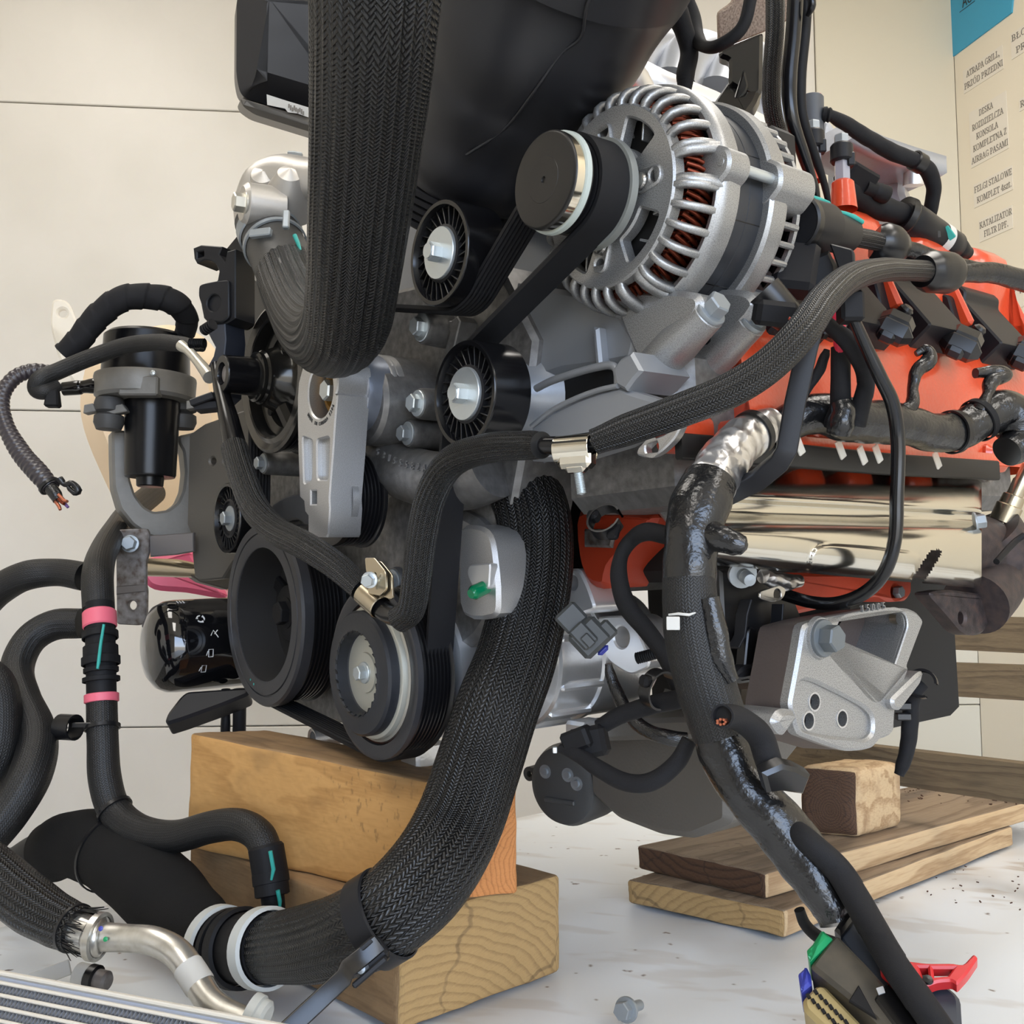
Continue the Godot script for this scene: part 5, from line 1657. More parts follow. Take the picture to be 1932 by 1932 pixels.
func mount() -> void:
	var u0 := 0.545
	var f := SF(u0)
	var t := thing("engine_mount", "cast aluminium engine mount bracket with three holes and one large bolt", "bracket", Transform3D(EB, eu(1600, 1430, u0)))
	var outer := soft(on(f, [[1517, 1178], [1560, 1166], [1632, 1152], [1675, 1146], [1716, 1148], [1734, 1156], [1745, 1172], [1738, 1190], [1713, 1257], [1716, 1262], [1690, 1338], [1688, 1384], [1672, 1392], [1663, 1394], [1652, 1410], [1630, 1416], [1600, 1418], [1560, 1406], [1506, 1386], [1496, 1350], [1490, 1330], [1505, 1250]]), 0.004, 2)
	var pocket := soft(on(f, [[1590, 1166], [1690, 1150], [1708, 1160], [1712, 1180], [1690, 1246], [1664, 1316], [1652, 1321], [1640, 1314], [1600, 1270], [1566, 1232], [1575, 1200]]), 0.005, 3)
	var low := soft(on(f, [[1520, 1283], [1536, 1286], [1590, 1312], [1632, 1335], [1648, 1352], [1648, 1384], [1634, 1396], [1560, 1388], [1512, 1376], [1504, 1320], [1508, 1290]]), 0.006, 3)
	var hs := []
	for h in [[1546, 1325], [1535, 1361], [1598, 1357]]:
		var c := on(f, [h])[0]
		hs.append(disc(c.x, c.y, 0.0052, 20))
	part("plate", t, M.cast, func(mb: MB): mb.slab(f, outer, 0.008, 0.002, [pocket, low]))
	part("base_plate", t, M.cast, func(mb: MB): mb.slab(off(f, 0, 0, -0.004), low, 0.006, 0.0, hs))
	part("hole_rim", t, M.cast_fine, func(mb: MB):
		for h in hs: mb.slab(off(f, 0, 0, -0.0034), disc(h[0].x - 0.0052, h[0].y, 0.0064, 22), 0.002, 0.0, [h]))
	part("pocket_wall", t, M.cast, func(mb: MB):
		var q := PackedVector2Array()
		for e in pocket: q.append(e)
		var back := PackedVector2Array()
		var c := on(f, [[1690, 1190]])[0]
		if MB.area(q) < 0: q.reverse()
		for e in q: back.append(c + (e - c) * 0.55 + Vector2(0.01, 0.004))
		mb.wall(f, q, back, 0.0, -0.04)
		mb.cap(f, back, [], -0.04, 1.0))
	part("rim_wall", t, M.cast_brown, func(mb: MB):
		var o2 := outer.duplicate()
		if MB.area(o2) < 0: o2.reverse()
		var b2 := PackedVector2Array()
		for e in o2: b2.append(e + Vector2(0.0, -0.002))
		mb.wall(f, o2, b2, -0.008, -0.036)
		mb.cap(f, b2, [], -0.036, -1.0))
	part("foot", t, M.cast, func(mb: MB): mb.slab(off(f, 0, 0, 0.004), soft(on(f, [[1462, 1340], [1478, 1336], [1496, 1340], [1500, 1356], [1476, 1388], [1466, 1384], [1450, 1362]]), 0.003, 2), 0.034, 0.004))
	part("flap", t, M.cast, func(mb: MB): mb.slab(off(f, 0, 0, 0.006), soft(on(f, [[1668, 1318], [1720, 1268], [1730, 1264], [1724, 1290], [1686, 1340], [1672, 1336]]), 0.003, 2), 0.012, 0.002))
	part("screw_hole", t, M.steel_warm, func(mb: MB): mb.lathe(off(ax(eu(1697, 1166, u0 - 0.006), EB.x), 0, 0, 0), [[0.0, -0.006], [0.004, -0.006], [0.0048, 0.0]], 18))
	var bx := ax(eu(1549, 1204, u0 + 0.001), EB.x)
	part("boss", t, M.cast, func(mb: MB): mb.lathe(bx, [[0.0, 0.001], [0.0135, 0.001], [0.0145, -0.002]], 32))
	bolt(t, off(bx, 0, 0, 0.001), 0.0155, 0.010, 0.0125, M.zinc_dark, "bolt", 0.0025)
	for k in 5:
		text_at(t, "raised_digit", "15005"[k], Transform3D(f.basis, eu(1626 + 10 * k, 1149 - 1.4 * k, u0)), 0.005, M.cast, "Droid Sans", 0.002)

func right_side() -> void:
	mt("coil_black", rgb(25, 24, 27), 0.42, 0.0, {"spec": 0.35, "bump": M.fine, "bs": 0.006, "s": 40.0})
	mt("zinc_dark", rgb(112, 118, 122), 0.42, 0.6)
	mt("steel_warm", rgb(188, 176, 154), 0.24, 0.95)
	mt("pan_grey", rgb(98, 94, 88), 0.6, 0.15, {"bump": M.fine, "bs": 0.02, "s": 20.0})
	mt("dust_grey", rgb(66, 66, 65), 0.55, 0.0, {"bump": M.fine, "bs": 0.01, "s": 30.0})
	mt("milled_alu", rgb(232, 232, 232), 0.28, 0.55)
	mt("grey_plug", rgb(66, 68, 68), 0.45)
	mt("cast_brown", rgb(92, 82, 78), 0.5, 0.4, {"bump": M.fine, "bs": 0.015, "s": 30.0})
	valve_cover()
	coil(1655, 604, "black ignition coil nearest the alternator, partly behind the braided hose", 1664, 660)
	coil(1786, 612, "black ignition coil in the middle of the row on the orange cover", 1792, 690)
	coil(1915, 646, "black ignition coil at the right edge of the frame", 1915, 712)
	coil(1525, 590, "black ignition coil mostly hidden behind the alternator's rear", 1540, 650)
	heat_shield()
	exhaust()
	block()
	compressor()
	mount()

func hose(called: String, lab: String, s: Array, folds := 0, deep := 0.02, mat: Material = null, fine := 1.0) -> Node3D:
	var t := thing(called, lab, "hose", Transform3D(Basis(), s[0][0]))
	part("sleeve", t, mat if mat else M.braid, func(mb: MB): braid_tube(mb, s, folds, deep, 0, fine))
	return t
func ring_on(parent: Node, called: String, mat: Material, s: Array, i: int, grow: float, w: float, th := 0.0018) -> MeshInstance3D:     # a band round a smoothed path at its i-th point
	var p: Vector3 = s[0][i]
	var d: Vector3 = (s[0][mini(i + 1, s[0].size() - 1)] - s[0][maxi(i - 1, 0)]).normalized()
	var r: float = s[1][i] * grow
	return part(called, parent, mat, func(mb: MB): mb.lathe(ax(p, d), [[r, -w / 2], [r + th, -w * 0.42], [r + th, w * 0.42], [r, w / 2]], 40))

func hoses() -> void:
	# thick hose, upper
	var s := pth([[712, -90, 0.455, 256], [706, 40, 0.48, 238], [694, 230, 0.54, 214], [678, 410, 0.605, 192], [666, 530, 0.655, 174], [654, 606, 0.70, 162], [625, 638, 0.77, 150], [590, 612, 0.84, 139], [560, 556, 0.90, 129], [546, 520, 0.93, 124]], 9)
	var t := hose("coolant_hose", "thick black braided coolant hose hanging down the middle, bent back at its lower end", s, 26, 0.028)
	var s2 := pth([[556, 546, 0.905, 118], [535, 500, 0.945, 114], [512, 446, 0.975, 112], [502, 420, 0.985, 112]], 6)
	part("rubber_end", t, M.rubber_grey, func(mb: MB): mb.tube(s2[0], s2[1], 32))
	part("paint_mark", t, M.green_mark, func(mb: MB):
		var P := [at(556, 444, 0.918), at(562, 458, 0.915), at(568, 476, 0.91)]
		mb.tube(P, [0.0022, 0.002, 0.0012], 8))
	ring_on(t, "hose_clamp", M.zinc_dull, s2, 14, 1.02, 0.014)
	ring_on(t, "clamp_band", M.zinc_dull, s2, 10, 1.02, 0.005)
	part("clamp_ear", t, M.zinc_dull, func(mb: MB):
		mb.box(ax(at(492, 440, 0.93), Vector3(-0.3, 0.2, 1)), Vector3(0.022, 0.008, 0.006), 0.001)
		mb.box(ax(at(540, 415, 0.915), Vector3(0.1, 0.2, 1)), Vector3(0.006, 0.018, 0.006), 0.001))
	# thermostat housing
	var h := thing("thermostat_housing", "rounded cast aluminium thermostat housing above the pump pulley", "housing", Transform3D(EB, at(510, 400, 1.0)))
	part("dome", h, M.cast_soft, func(mb: MB):
		var q := pth([[503, 424, 0.99, 118], [500, 392, 1.0, 116], [506, 358, 1.0, 104], [530, 336, 0.99, 84], [590, 342, 0.97, 84], [630, 345, 0.96, 84]], 6)
		mb.tube(q[0], q[1], 32, true, 1.0, 1.0, lumpy(0.02, 30.0)))
	part("ear", h, M.cast_soft, func(mb: MB):
		mb.lathe(ax(at(472, 386, 0.955), EB.z + Vector3(-0.3, 0, 0)), [[0.0, 0.008], [0.016, 0.008], [0.02, 0.004], [0.021, -0.03]], 32)
		mb.lathe(ax(at(502, 345, 0.985), Vector3(0, 0.4, 1)), [[0.0, 0.016], [0.012, 0.012], [0.02, -0.004], [0.022, -0.03]], 28)
		mb.lathe(ax(at(548, 350, 0.965), Vector3(0.2, 0.6, 1)), [[0.0, 0.02], [0.012, 0.014], [0.022, -0.004], [0.024, -0.03]], 28)
		mb.lathe(ax(at(530, 318, 1.0), Vector3(0, 1, 0.3)), [[0.0, 0.003], [0.02, 0.003], [0.024, -0.004], [0.024, -0.02]], 28)
		mb.lathe(ax(at(476, 445, 1.0), EB.z), [[0.0, 0.006], [0.012, 0.003], [0.0155, -0.012], [0.016, -0.03]], 24))
	bolt(h, ax(at(464, 384, 0.945), EB.z + Vector3(-0.5, 0, 0.1)), 0.0155, 0.010, 0.011, M.zinc_warm, "bolt", 0.002)
	bolt(h, ax(at(556, 311, 0.985), Vector3(0.1, 1, 0.3)), 0.014, 0.01, 0.012, M.zinc_dull, "bolt", 0.002)
	# thick hose, lower
	var l := pth([[878, 956, 0.87, 92], [904, 918, 0.85, 110], [942, 897, 0.83, 128], [981, 916, 0.815, 140], [1004, 975, 0.806, 145], [1009, 1045, 0.80, 146], [1000, 1130, 0.79, 147], [974, 1240, 0.775, 150], [940, 1330, 0.76, 155], [904, 1440, 0.75, 160], [862, 1560, 0.73, 166], [800, 1660, 0.70, 172], [718, 1732, 0.69, 166], [620, 1772, 0.72, 146], [508, 1790, 0.78, 124]], 9)
	var lt := hose("coolant_hose", "thick black braided coolant hose curving down in front of the timber blocks", l, 26, 0.026)
	part("clip_band", lt, M.satin, func(mb: MB):
		var p: Vector3 = l[0][108]
		var r: float = l[1][108] * 1.03
		mb.lathe(ax(p, l[0][109] - l[0][107]), [[r, -0.009], [r + 0.0016, -0.008], [r + 0.0016, 0.008], [r, 0.009]], 48))
	part("clip_bracket", lt, M.satin, func(mb: MB):
		var f := fr2(at(718, 1788, 0.64), at(655, 1842, 0.635))
		mb.box(off(f, 0, 0.008, 0), Vector3(0.014, 0.022, 0.012), 0.002)
		mb.box(off(f, 0.007, 0.012, 0.004), Vector3(0.004, 0.026, 0.016), 0.001)
		mb.box(off(f, -0.007, 0.012, 0.004), Vector3(0.004, 0.026, 0.016), 0.001))
	part("rivet", lt, M.zinc_dull, func(mb: MB): mb.lathe(ax(at(682, 1828, 0.628), Vector3(-0.3, 0.3, 1)), [[0.0, 0.002], [0.003, 0.001], [0.004, -0.003]], 14))
	# strut hanging from the clip
	one("strut", "flat black metal strut running down from the clip on the lower thick hose", "strut", M.gloss_black, func(mb: MB):
		strap(mb, [at(716, 1778, 0.632), at(690, 1800, 0.63), at(655, 1828, 0.62), at(648, 1845, 0.615), at(600, 1890, 0.605), at(530, 1955, 0.59)], Vector3(0.7, -0.7, 0.0), 0.0115, 0.003))
	# joint of the lower hose: two white spring rings on a black coupling
	var j := pth([[512, 1789, 0.775, 128], [480, 1788, 0.79, 128], [440, 1788, 0.81, 124], [402, 1780, 0.83, 122]], 6)
	var jt := thing("hose_coupling", "short black coupling with two whitish spring rings in front of the timber", "coupling", Transform3D(Basis(), j[0][8]))
	part("tube", jt, M.rubber, func(mb: MB): mb.tube(j[0], j[1], 40))
	ring_on(jt, "spring_ring", M.ring_white, j, 2, 1.05, 0.014, 0.003)
	ring_on(jt, "spring_ring", M.ring_white, j, 16, 1.06, 0.012, 0.003)
	ring_on(jt, "bead", M.rubber, j, 10, 1.06, 0.012, 0.003)
	ring_on(jt, "bead", M.rubber, j, 13, 1.02, 0.006, 0.003)
	# cloth-wrapped hose
	var c := pth([[398, 1778, 0.835, 120], [360, 1740, 0.86, 136], [300, 1682, 0.90, 148], [240, 1628, 0.94, 146], [180, 1596, 0.97, 136], [128, 1594, 0.985, 118], [100, 1606, 1.0, 112]], 8)
	var ct := thing("wrapped_hose", "large hose wrapped in dull black fleece, lying at the lower left", "hose", Transform3D(Basis(), c[0][20]))
	part("fleece", ct, M.fleece, func(mb: MB): mb.tube(c[0], c[1], 48, true, 2.0, 4.0, lumpy(0.018, 38.0)))
	var c2 := pth([[120, 1600, 0.99, 100], [70, 1625, 1.02, 98], [30, 1650, 1.05, 96], [-30, 1680, 1.08, 96]], 5)
	part("rubber_end", ct, M.rubber, func(mb: MB): mb.tube(c2[0], c2[1], 36))
	ring_on(ct, "spring_ring", M.zinc_dull, c2, 11, 1.03, 0.008, 0.003)
	ring_on(ct, "cable_tie", M.black, c, 28, 1.02, 0.0035, 0.0014)
	# small braided line along the front of the engine
	var a := pth([[442, 845, 0.93, 50], [458, 900, 0.90, 52], [482, 960, 0.87, 54], [520, 1000, 0.84, 53], [580, 1032, 0.80, 54], [640, 1072, 0.775, 52], [682, 1112, 0.76, 46]], 8)
	var at1 := hose("heater_line", "slim black braided line sweeping across the pulleys from left to right", a, 0, 0.0, M.braid, 0.62)
	var a0 := pth([[408, 690, 1.0, 22], [420, 745, 0.97, 30], [434, 800, 0.945, 38], [445, 850, 0.93, 44]], 6)
	part("tube", at1, M.gloss_black, func(mb: MB): mb.tube(a0[0], a0[1], 20))
	var a1 := pth([[676, 1106, 0.765, 36], [706, 1136, 0.75, 38], [735, 1158, 0.735, 40], [765, 1164, 0.715, 42]], 6)
	part("steel_tube", at1, M.gloss_black, func(mb: MB): mb.tube(a1[0], a1[1], 24))
	var b := pth([[752, 1170, 0.715, 52], [775, 1150, 0.708, 54], [786, 1090, 0.70, 56], [796, 1010, 0.695, 58], [815, 930, 0.685, 60], [852, 872, 0.665, 60], [920, 846, 0.635, 58], [1000, 840, 0.61, 56], [1022, 840, 0.60, 52]], 8)
	part("sleeve", at1, M.braid, func(mb: MB): braid_tube(mb, b, 0, 0.0, 0, 0.62))
	var b1 := pth([[1012, 840, 0.605, 34], [1060, 840, 0.595, 36], [1130, 832, 0.585, 38]], 4)
	part("bare_tube", at1, M.gloss_black, func(mb: MB): mb.tube(b1[0], b1[1], 20))
	var d := pth([[1120, 834, 0.585, 50], [1190, 808, 0.58, 62], [1290, 772, 0.57, 66], [1380, 735, 0.565, 68], [1450, 690, 0.565, 68], [1510, 630, 0.57, 66], [1552, 570, 0.59, 62], [1600, 527, 0.62, 56], [1660, 510, 0.66, 46], [1715, 510, 0.70, 40], [1750, 512, 0.725, 40]], 8)
	part("sleeve", at1, M.braid, func(mb: MB): braid_tube(mb, d, 0, 0.0, 0, 0.62))
	# bright clamp with stud
	var k := thing("pipe_clamp", "shiny steel clamp with a threaded stud on the slim braided line", "clamp", Transform3D(Basis(), at(1088, 860, 0.59)))
	var kd := (at(1118, 836, 0.586) - at(1050, 842, 0.596)).normalized()
	var kf := ax(at(1084, 848, 0.59), kd)
	var m := pm(1.0, kf.origin)
	part("band", k, M.chrome, func(mb: MB):
		mb.lathe(kf, [[24 * m, -35 * m], [27 * m, -36 * m], [28 * m, -34 * m], [28 * m, 34 * m], [27 * m, 36 * m], [24 * m, 35 * m]], 40)
		var vt := Transform3D(Basis(Vector3(kd.x, kd.y, kd.z).cross(Vector3.UP).normalized(), Vector3.UP, kd), at(1088, 868, 0.588))
		mb.box(vt, Vector3(40 * m, 34 * m, 68 * m), 8 * m)
		mb.box(off(vt, 0, -14 * m, 0), Vector3(30 * m, 20 * m, 46 * m), 8 * m))
	part("stud", k, M.zinc, func(mb: MB):
		var sf := ax(at(1090, 885, 0.588), at(1096, 934, 0.588) - at(1088, 885, 0.588))
		var pr := [[0.0, 0.0]]
		for i in 14:
			pr.append([9.5 * m, (4 + i * 3.2) * m])
			pr.append([7.8 * m, (5.6 + i * 3.2) * m])
		pr.append([0.0, 50 * m])
		mb.lathe(sf, pr, 20))
	# lower clamp with bolt
	var q := thing("line_clamp", "small bright clamp with bolt on the slim line above the compressor pulley", "clamp", Transform3D(Basis(), at(700, 1120, 0.75)))
	var qd := (at(720, 1148, 0.743) - at(684, 1116, 0.758)).normalized()
	var qf := ax(at(702, 1132, 0.748), qd)
	part("band", q, M.steel_warm, func(mb: MB): mb.lathe(qf, [[0.0085, -0.011], [0.0092, -0.0105], [0.0092, 0.0105], [0.0085, 0.011]], 32))
	part("lug", q, M.steel_warm, func(mb: MB):
		var fr := ax(at(712, 1088, 0.735), Vector3(-0.75, 0.1, 0.66))
		var hc := on(fr, [[706, 1088]])[0]
		mb.slab(fr, soft(on(fr, [[688, 1052], [706, 1052], [727, 1078], [728, 1112], [716, 1124], [694, 1120], [694, 1090], [690, 1076]]), 0.002, 2), 0.0016, 0.0003, [disc(hc.x, hc.y, 0.0032, 14)])
		mb.slab(off(fr, 0, 0, -0.0032), soft(on(fr, [[694, 1056], [712, 1058], [733, 1084], [734, 1128], [728, 1130], [700, 1118], [700, 1090]]), 0.002, 2), 0.0014, 0.0003))
	var bf := ax(at(698, 1094, 0.735), at(680, 1100, 0.712) - at(708, 1090, 0.745))
	bolt(q, bf, 0.0085, 0.0065, 0.0062, M.zinc, "bolt", 0.0016)
	part("shank", q, M.zinc, func(mb: MB): mb.lathe(bf, [[0.0, -0.022], [0.0028, -0.022], [0.0031, -0.02], [0.0031, 0.0]], 14))
	left_hoses()

func left_hoses() -> void:
	var s := pth([[290, 930, 1.5, 44], [245, 968, 1.38, 46], [220, 1000, 1.26, 48], [194, 1044, 1.12, 52], [184, 1090, 1.04, 58], [186, 1150, 1.02, 58]], 7)
	var t := hose("coolant_line", "black braided line with two pink bands, S-shaped at the left", s, 0, 0.0, M.braid_fine, 0.8)
	var a := pth([[187, 1140, 1.02, 54], [190, 1230, 1.0, 54], [192, 1335, 0.985, 54]], 6)
	part("connector_tube", t, M.matte, func(mb: MB): mb.tube(a[0], a[1], 28))
	for e in [[2, 0.028, 1.07, M.pink], [4, 0.012, 1.14, M.matte], [6, 0.020, 1.1, M.matte], [7, 0.014, 1.22, M.matte], [8, 0.008, 1.1, M.matte], [9, 0.008, 1.18, M.matte], [11, 0.014, 1.09, M.pink]]:
		ring_on(t, "band" if e[3] == M.pink else "collar", e[3], a, e[0], e[2] - 0.02, e[1] * 0.62, 0.0012)
	part("paint_mark", t, M.green_mark, func(mb: MB):
		var P := [at(196, 1178, 0.985), at(190, 1215, 0.98), at(186, 1250, 0.972), at(184, 1262, 0.97)]
		mb.tube(P, [0.0014, 0.0016, 0.0018, 0.0014], 8))
	var b := pth([[192, 1328, 0.985, 56], [194, 1400, 0.97, 57], [198, 1470, 0.96, 60], [216, 1528, 0.95, 60], [262, 1568, 0.93, 62], [330, 1578, 0.91, 60], [400, 1560, 0.89, 60], [450, 1556, 0.875, 60], [488, 1576, 0.86, 60], [505, 1614, 0.85, 60]], 8)
	part("sleeve", t, M.braid_fine, func(mb: MB): braid_tube(mb, b, 0, 0.0, 0, 0.8))
	var c := pth([[503, 1606, 0.85, 56], [510, 1650, 0.845, 56], [514, 1690, 0.84, 44], [518, 1730, 0.84, 42]], 6)
	part("end_tube", t, M.rubber, func(mb: MB): mb.tube(c[0], c[1], 28))
	for e in [[3, 0.03, 1.05], [7, 0.01, 1.1], [10, 0.012, 1.2]]: ring_on(t, "collar", M.matte, c, e[0], e[2], e[1])
	part("end_mark", t, M.green_mark, func(mb: MB):
		for q in [[[510, 1606], [516, 1640], [512, 1660]], [[524, 1680], [528, 1700], [528, 1718]]]:
			var P := []
			for p in q: P.append(at(p[0], p[1], 0.822 if q[0][1] < 1650 else 0.828))
			mb.tube(P, [0.0018, 0.0018, 0.001], 8))
	ring_on(t, "cable_tie", M.black, b, 24, 1.04, 0.004, 0.0015)
	part("tie_clip", t, M.black, func(mb: MB):
		mb.lathe(ax(at(128, 1372, 0.97), Vector3(0.9, 0, 0.3)), [[0.011, -0.009], [0.0125, -0.009], [0.0125, 0.009], [0.011, 0.009]], 20)
		mb.box(ax(at(156, 1368, 0.965), Vector3(0, 0, 1)), Vector3(0.02, 0.005, 0.003), 0.0006))
	ring_on(t, "cable_tie", M.black, b, 5, 1.05, 0.004, 0.0015)
	var h1 := pth([[-40, 1150, 1.1, 58], [0, 1112, 1.09, 58], [50, 1086, 1.08, 56], [110, 1080, 1.08, 52], [160, 1088, 1.07, 54]], 7)
	hose("branch_hose", "black braided hose leaving the frame at the left, upper of two", h1, 0, 0.0, M.braid_fine, 0.8)
	var h2 := pth([[154, 1176, 1.06, 56], [100, 1180, 1.06, 58], [56, 1208, 1.05, 58], [32, 1262, 1.03, 60], [44, 1320, 1.0, 64], [70, 1390, 0.97, 72], [58, 1460, 0.94, 76], [18, 1530, 0.92, 76], [-40, 1600, 0.9, 76]], 7)
	hose("branch_hose", "black braided hose in a loop at the left edge, lower of two", h2, 8, 0.03, M.braid_fine, 0.8)
	var h3 := pth([[-60, 1260, 0.98, 70], [-12, 1290, 0.97, 72], [2, 1350, 0.96, 72], [-10, 1430, 0.95, 74], [-60, 1500, 0.95, 74]], 6)
	hose("branch_hose", "black braided hose just showing at the left edge, beside the loop", h3, 8, 0.03, M.braid_fine, 0.8)
	# big sleeve and aluminium pipe at the bottom left
	var g := pth([[-60, 1610, 0.80, 96], [0, 1660, 0.79, 100], [60, 1708, 0.775, 100], [110, 1738, 0.765, 92], [150, 1755, 0.755, 84]], 8)
	var gt := hose("refrigerant_hose", "black braided hose ending frayed on a bent aluminium pipe, bottom left", g, 12, 0.03)
	part("fray", gt, M.black, func(mb: MB):
		var rng := RandomNumberGenerator.new()
		rng.seed = 8
		var f := ax(at(152, 1756, 0.755), at(190, 1766, 0.75) - at(140, 1750, 0.757))
		var r := pm(44, f.origin)
		for i in 70:
			var an := rng.randf() * TAU
			var l := rng.randf_range(0.006, 0.014)
			var p := f * Vector3(cos(an) * r * 0.85, sin(an) * r * 0.85, -0.008)
			var e := f * Vector3(cos(an + rng.randf_range(-0.3, 0.3)) * r * rng.randf_range(1.0, 1.15), sin(an + rng.randf_range(-0.3, 0.3)) * r * 1.05, l)
			mb.tube([p, p.lerp(e, 0.5) + f.basis.z * 0.002, e], [0.0005, 0.0005, 0.0003], 4, false))
	ring_on(gt, "crimp_tie", M.black, g, 30, 0.97, 0.003, 0.0015)
	var pp := pth([[140, 1754, 0.757, 66], [172, 1764, 0.752, 66], [178, 1766, 0.751, 72], [190, 1768, 0.75, 72], [196, 1768, 0.75, 52], [240, 1770, 0.745, 50], [292, 1776, 0.735, 52], [336, 1800, 0.725, 54], [366, 1842, 0.715, 54], [400, 1892, 0.70, 52], [450, 1920, 0.69, 48], [500, 1932, 0.685, 44]], 6)
	part("pipe", gt, M.alu_pipe, func(mb: MB): mb.tube(pp[0], pp[1], 32))
	ring_on(gt, "bead", M.alu_pipe, pp, 15, 1.02, 0.006, 0.003)
	ring_on(gt, "label_band", M.label_white, pp, 48, 1.01, 0.02, 0.0006)
	part("end_nut", gt, M.ring_white, func(mb: MB): mb.lathe(ax(at(484, 1914, 0.68), Vector3(0.85, -0.3, 0.2)), [[0.010, -0.006], [0.013, -0.005], [0.013, 0.001], [0.0115, 0.002], [0.0115, 0.006], [0.009, 0.008], [0.0, 0.008]], 28))
	for e in [[190, 1752, M.blue], [199, 1772, M.green]]:
		part("paint_dot", gt, e[2], func(mb: MB): mb.lathe(ax(at(e[0], e[1], 0.737), Vector3(0, 0.3, 1)), [[0.0, 0.0004], [0.0018, 0.0]], 12))

func radiator() -> void:
	# finned core leaning at the bottom left
	var a := tb(-60, 1829, 0.07)
	var b := tb(505, 1937, 0.07)
	var x := (b - a).normalized()
	var toward := Vector3.UP.cross(x).normalized()
	if toward.z < 0: toward = -toward
	var dn := (toward * 0.5 - Vector3.UP * 0.7).normalized()
	var nn := x.cross(dn)
	if nn.y < 0: nn = -nn
	var f := Transform3D(Basis(x, -dn, nn if x.cross(-dn).dot(nn) > 0 else -nn), a)
	var t := thing("radiator", "aluminium radiator core with rows of fins, bottom left corner", "radiator", f)
	var len := a.distance_to(b) + 0.02
	for k in 16:
		part("tube", t, M.rad_tube, func(mb: MB): mb.box(off(f, len / 2, -0.004 - 0.0072 * k, -0.008), Vector3(len, 0.0022, 0.018), 0.0006))
	var fins := part("fins", t, M.rad_fin, func(mb: MB):
		for k in 15:
			var y0 := -0.0052 - 0.0072 * k
			var rows := [PackedVector3Array(), PackedVector3Array()]
			var n := int(len / 0.0016)
			for i in n:
				var yy := y0 if i % 2 == 0 else y0 - 0.0048
				rows[0].append(f * Vector3(i * 0.0016, yy, -0.0008))
				rows[1].append(f * Vector3(i * 0.0016, yy, -0.012))
			mb.grid(rows, 1.0, [0.0, 1.0], false))
	fins.set_meta("kind", "stuff")
	part("added_backing", t, M.rad_fin, func(mb: MB): mb.box(off(f, len / 2, -0.06, -0.006), Vector3(len, 0.12, 0.002)))  # added pale backing that keeps the gaps between the fins light
	part("rail", t, M.rad_tube, func(mb: MB): mb.box(off(f, len / 2, 0.0015, -0.008), Vector3(len, 0.003, 0.022), 0.001))
	var p := thing("valve_stub", "small white fitting with brown plug behind the radiator core", "fitting", Transform3D(Basis(), at(175, 1850, 0.8)))
	var pf := ax(at(176, 1846, 0.79), Vector3(0.9, -0.1, 0.25))
	part("collar", p, M.label_white, func(mb: MB): mb.lathe(pf, [[0.0, -0.014], [0.0095, -0.014], [0.0095, -0.004], [0.008, -0.003]], 20))
	part("seal", p, M.black, func(mb: MB): mb.lathe(pf, [[0.008, -0.004], [0.0105, -0.003], [0.0105, 0.003], [0.008, 0.004]], 20))
	part("plug", p, M.rusty, func(mb: MB): mb.lathe(pf, [[0.008, 0.002], [0.008, 0.012], [0.006, 0.014], [0.0, 0.014]], 18))
	one("plastic_sheet", "folded grey plastic strip lying behind the radiator core", "sheet", M.label_white, func(mb: MB):
		mb.box(fr2(at(95, 1838, 0.80), at(165, 1812, 0.80)), Vector3(0.012, 0.034, 0.002), 0.0006))

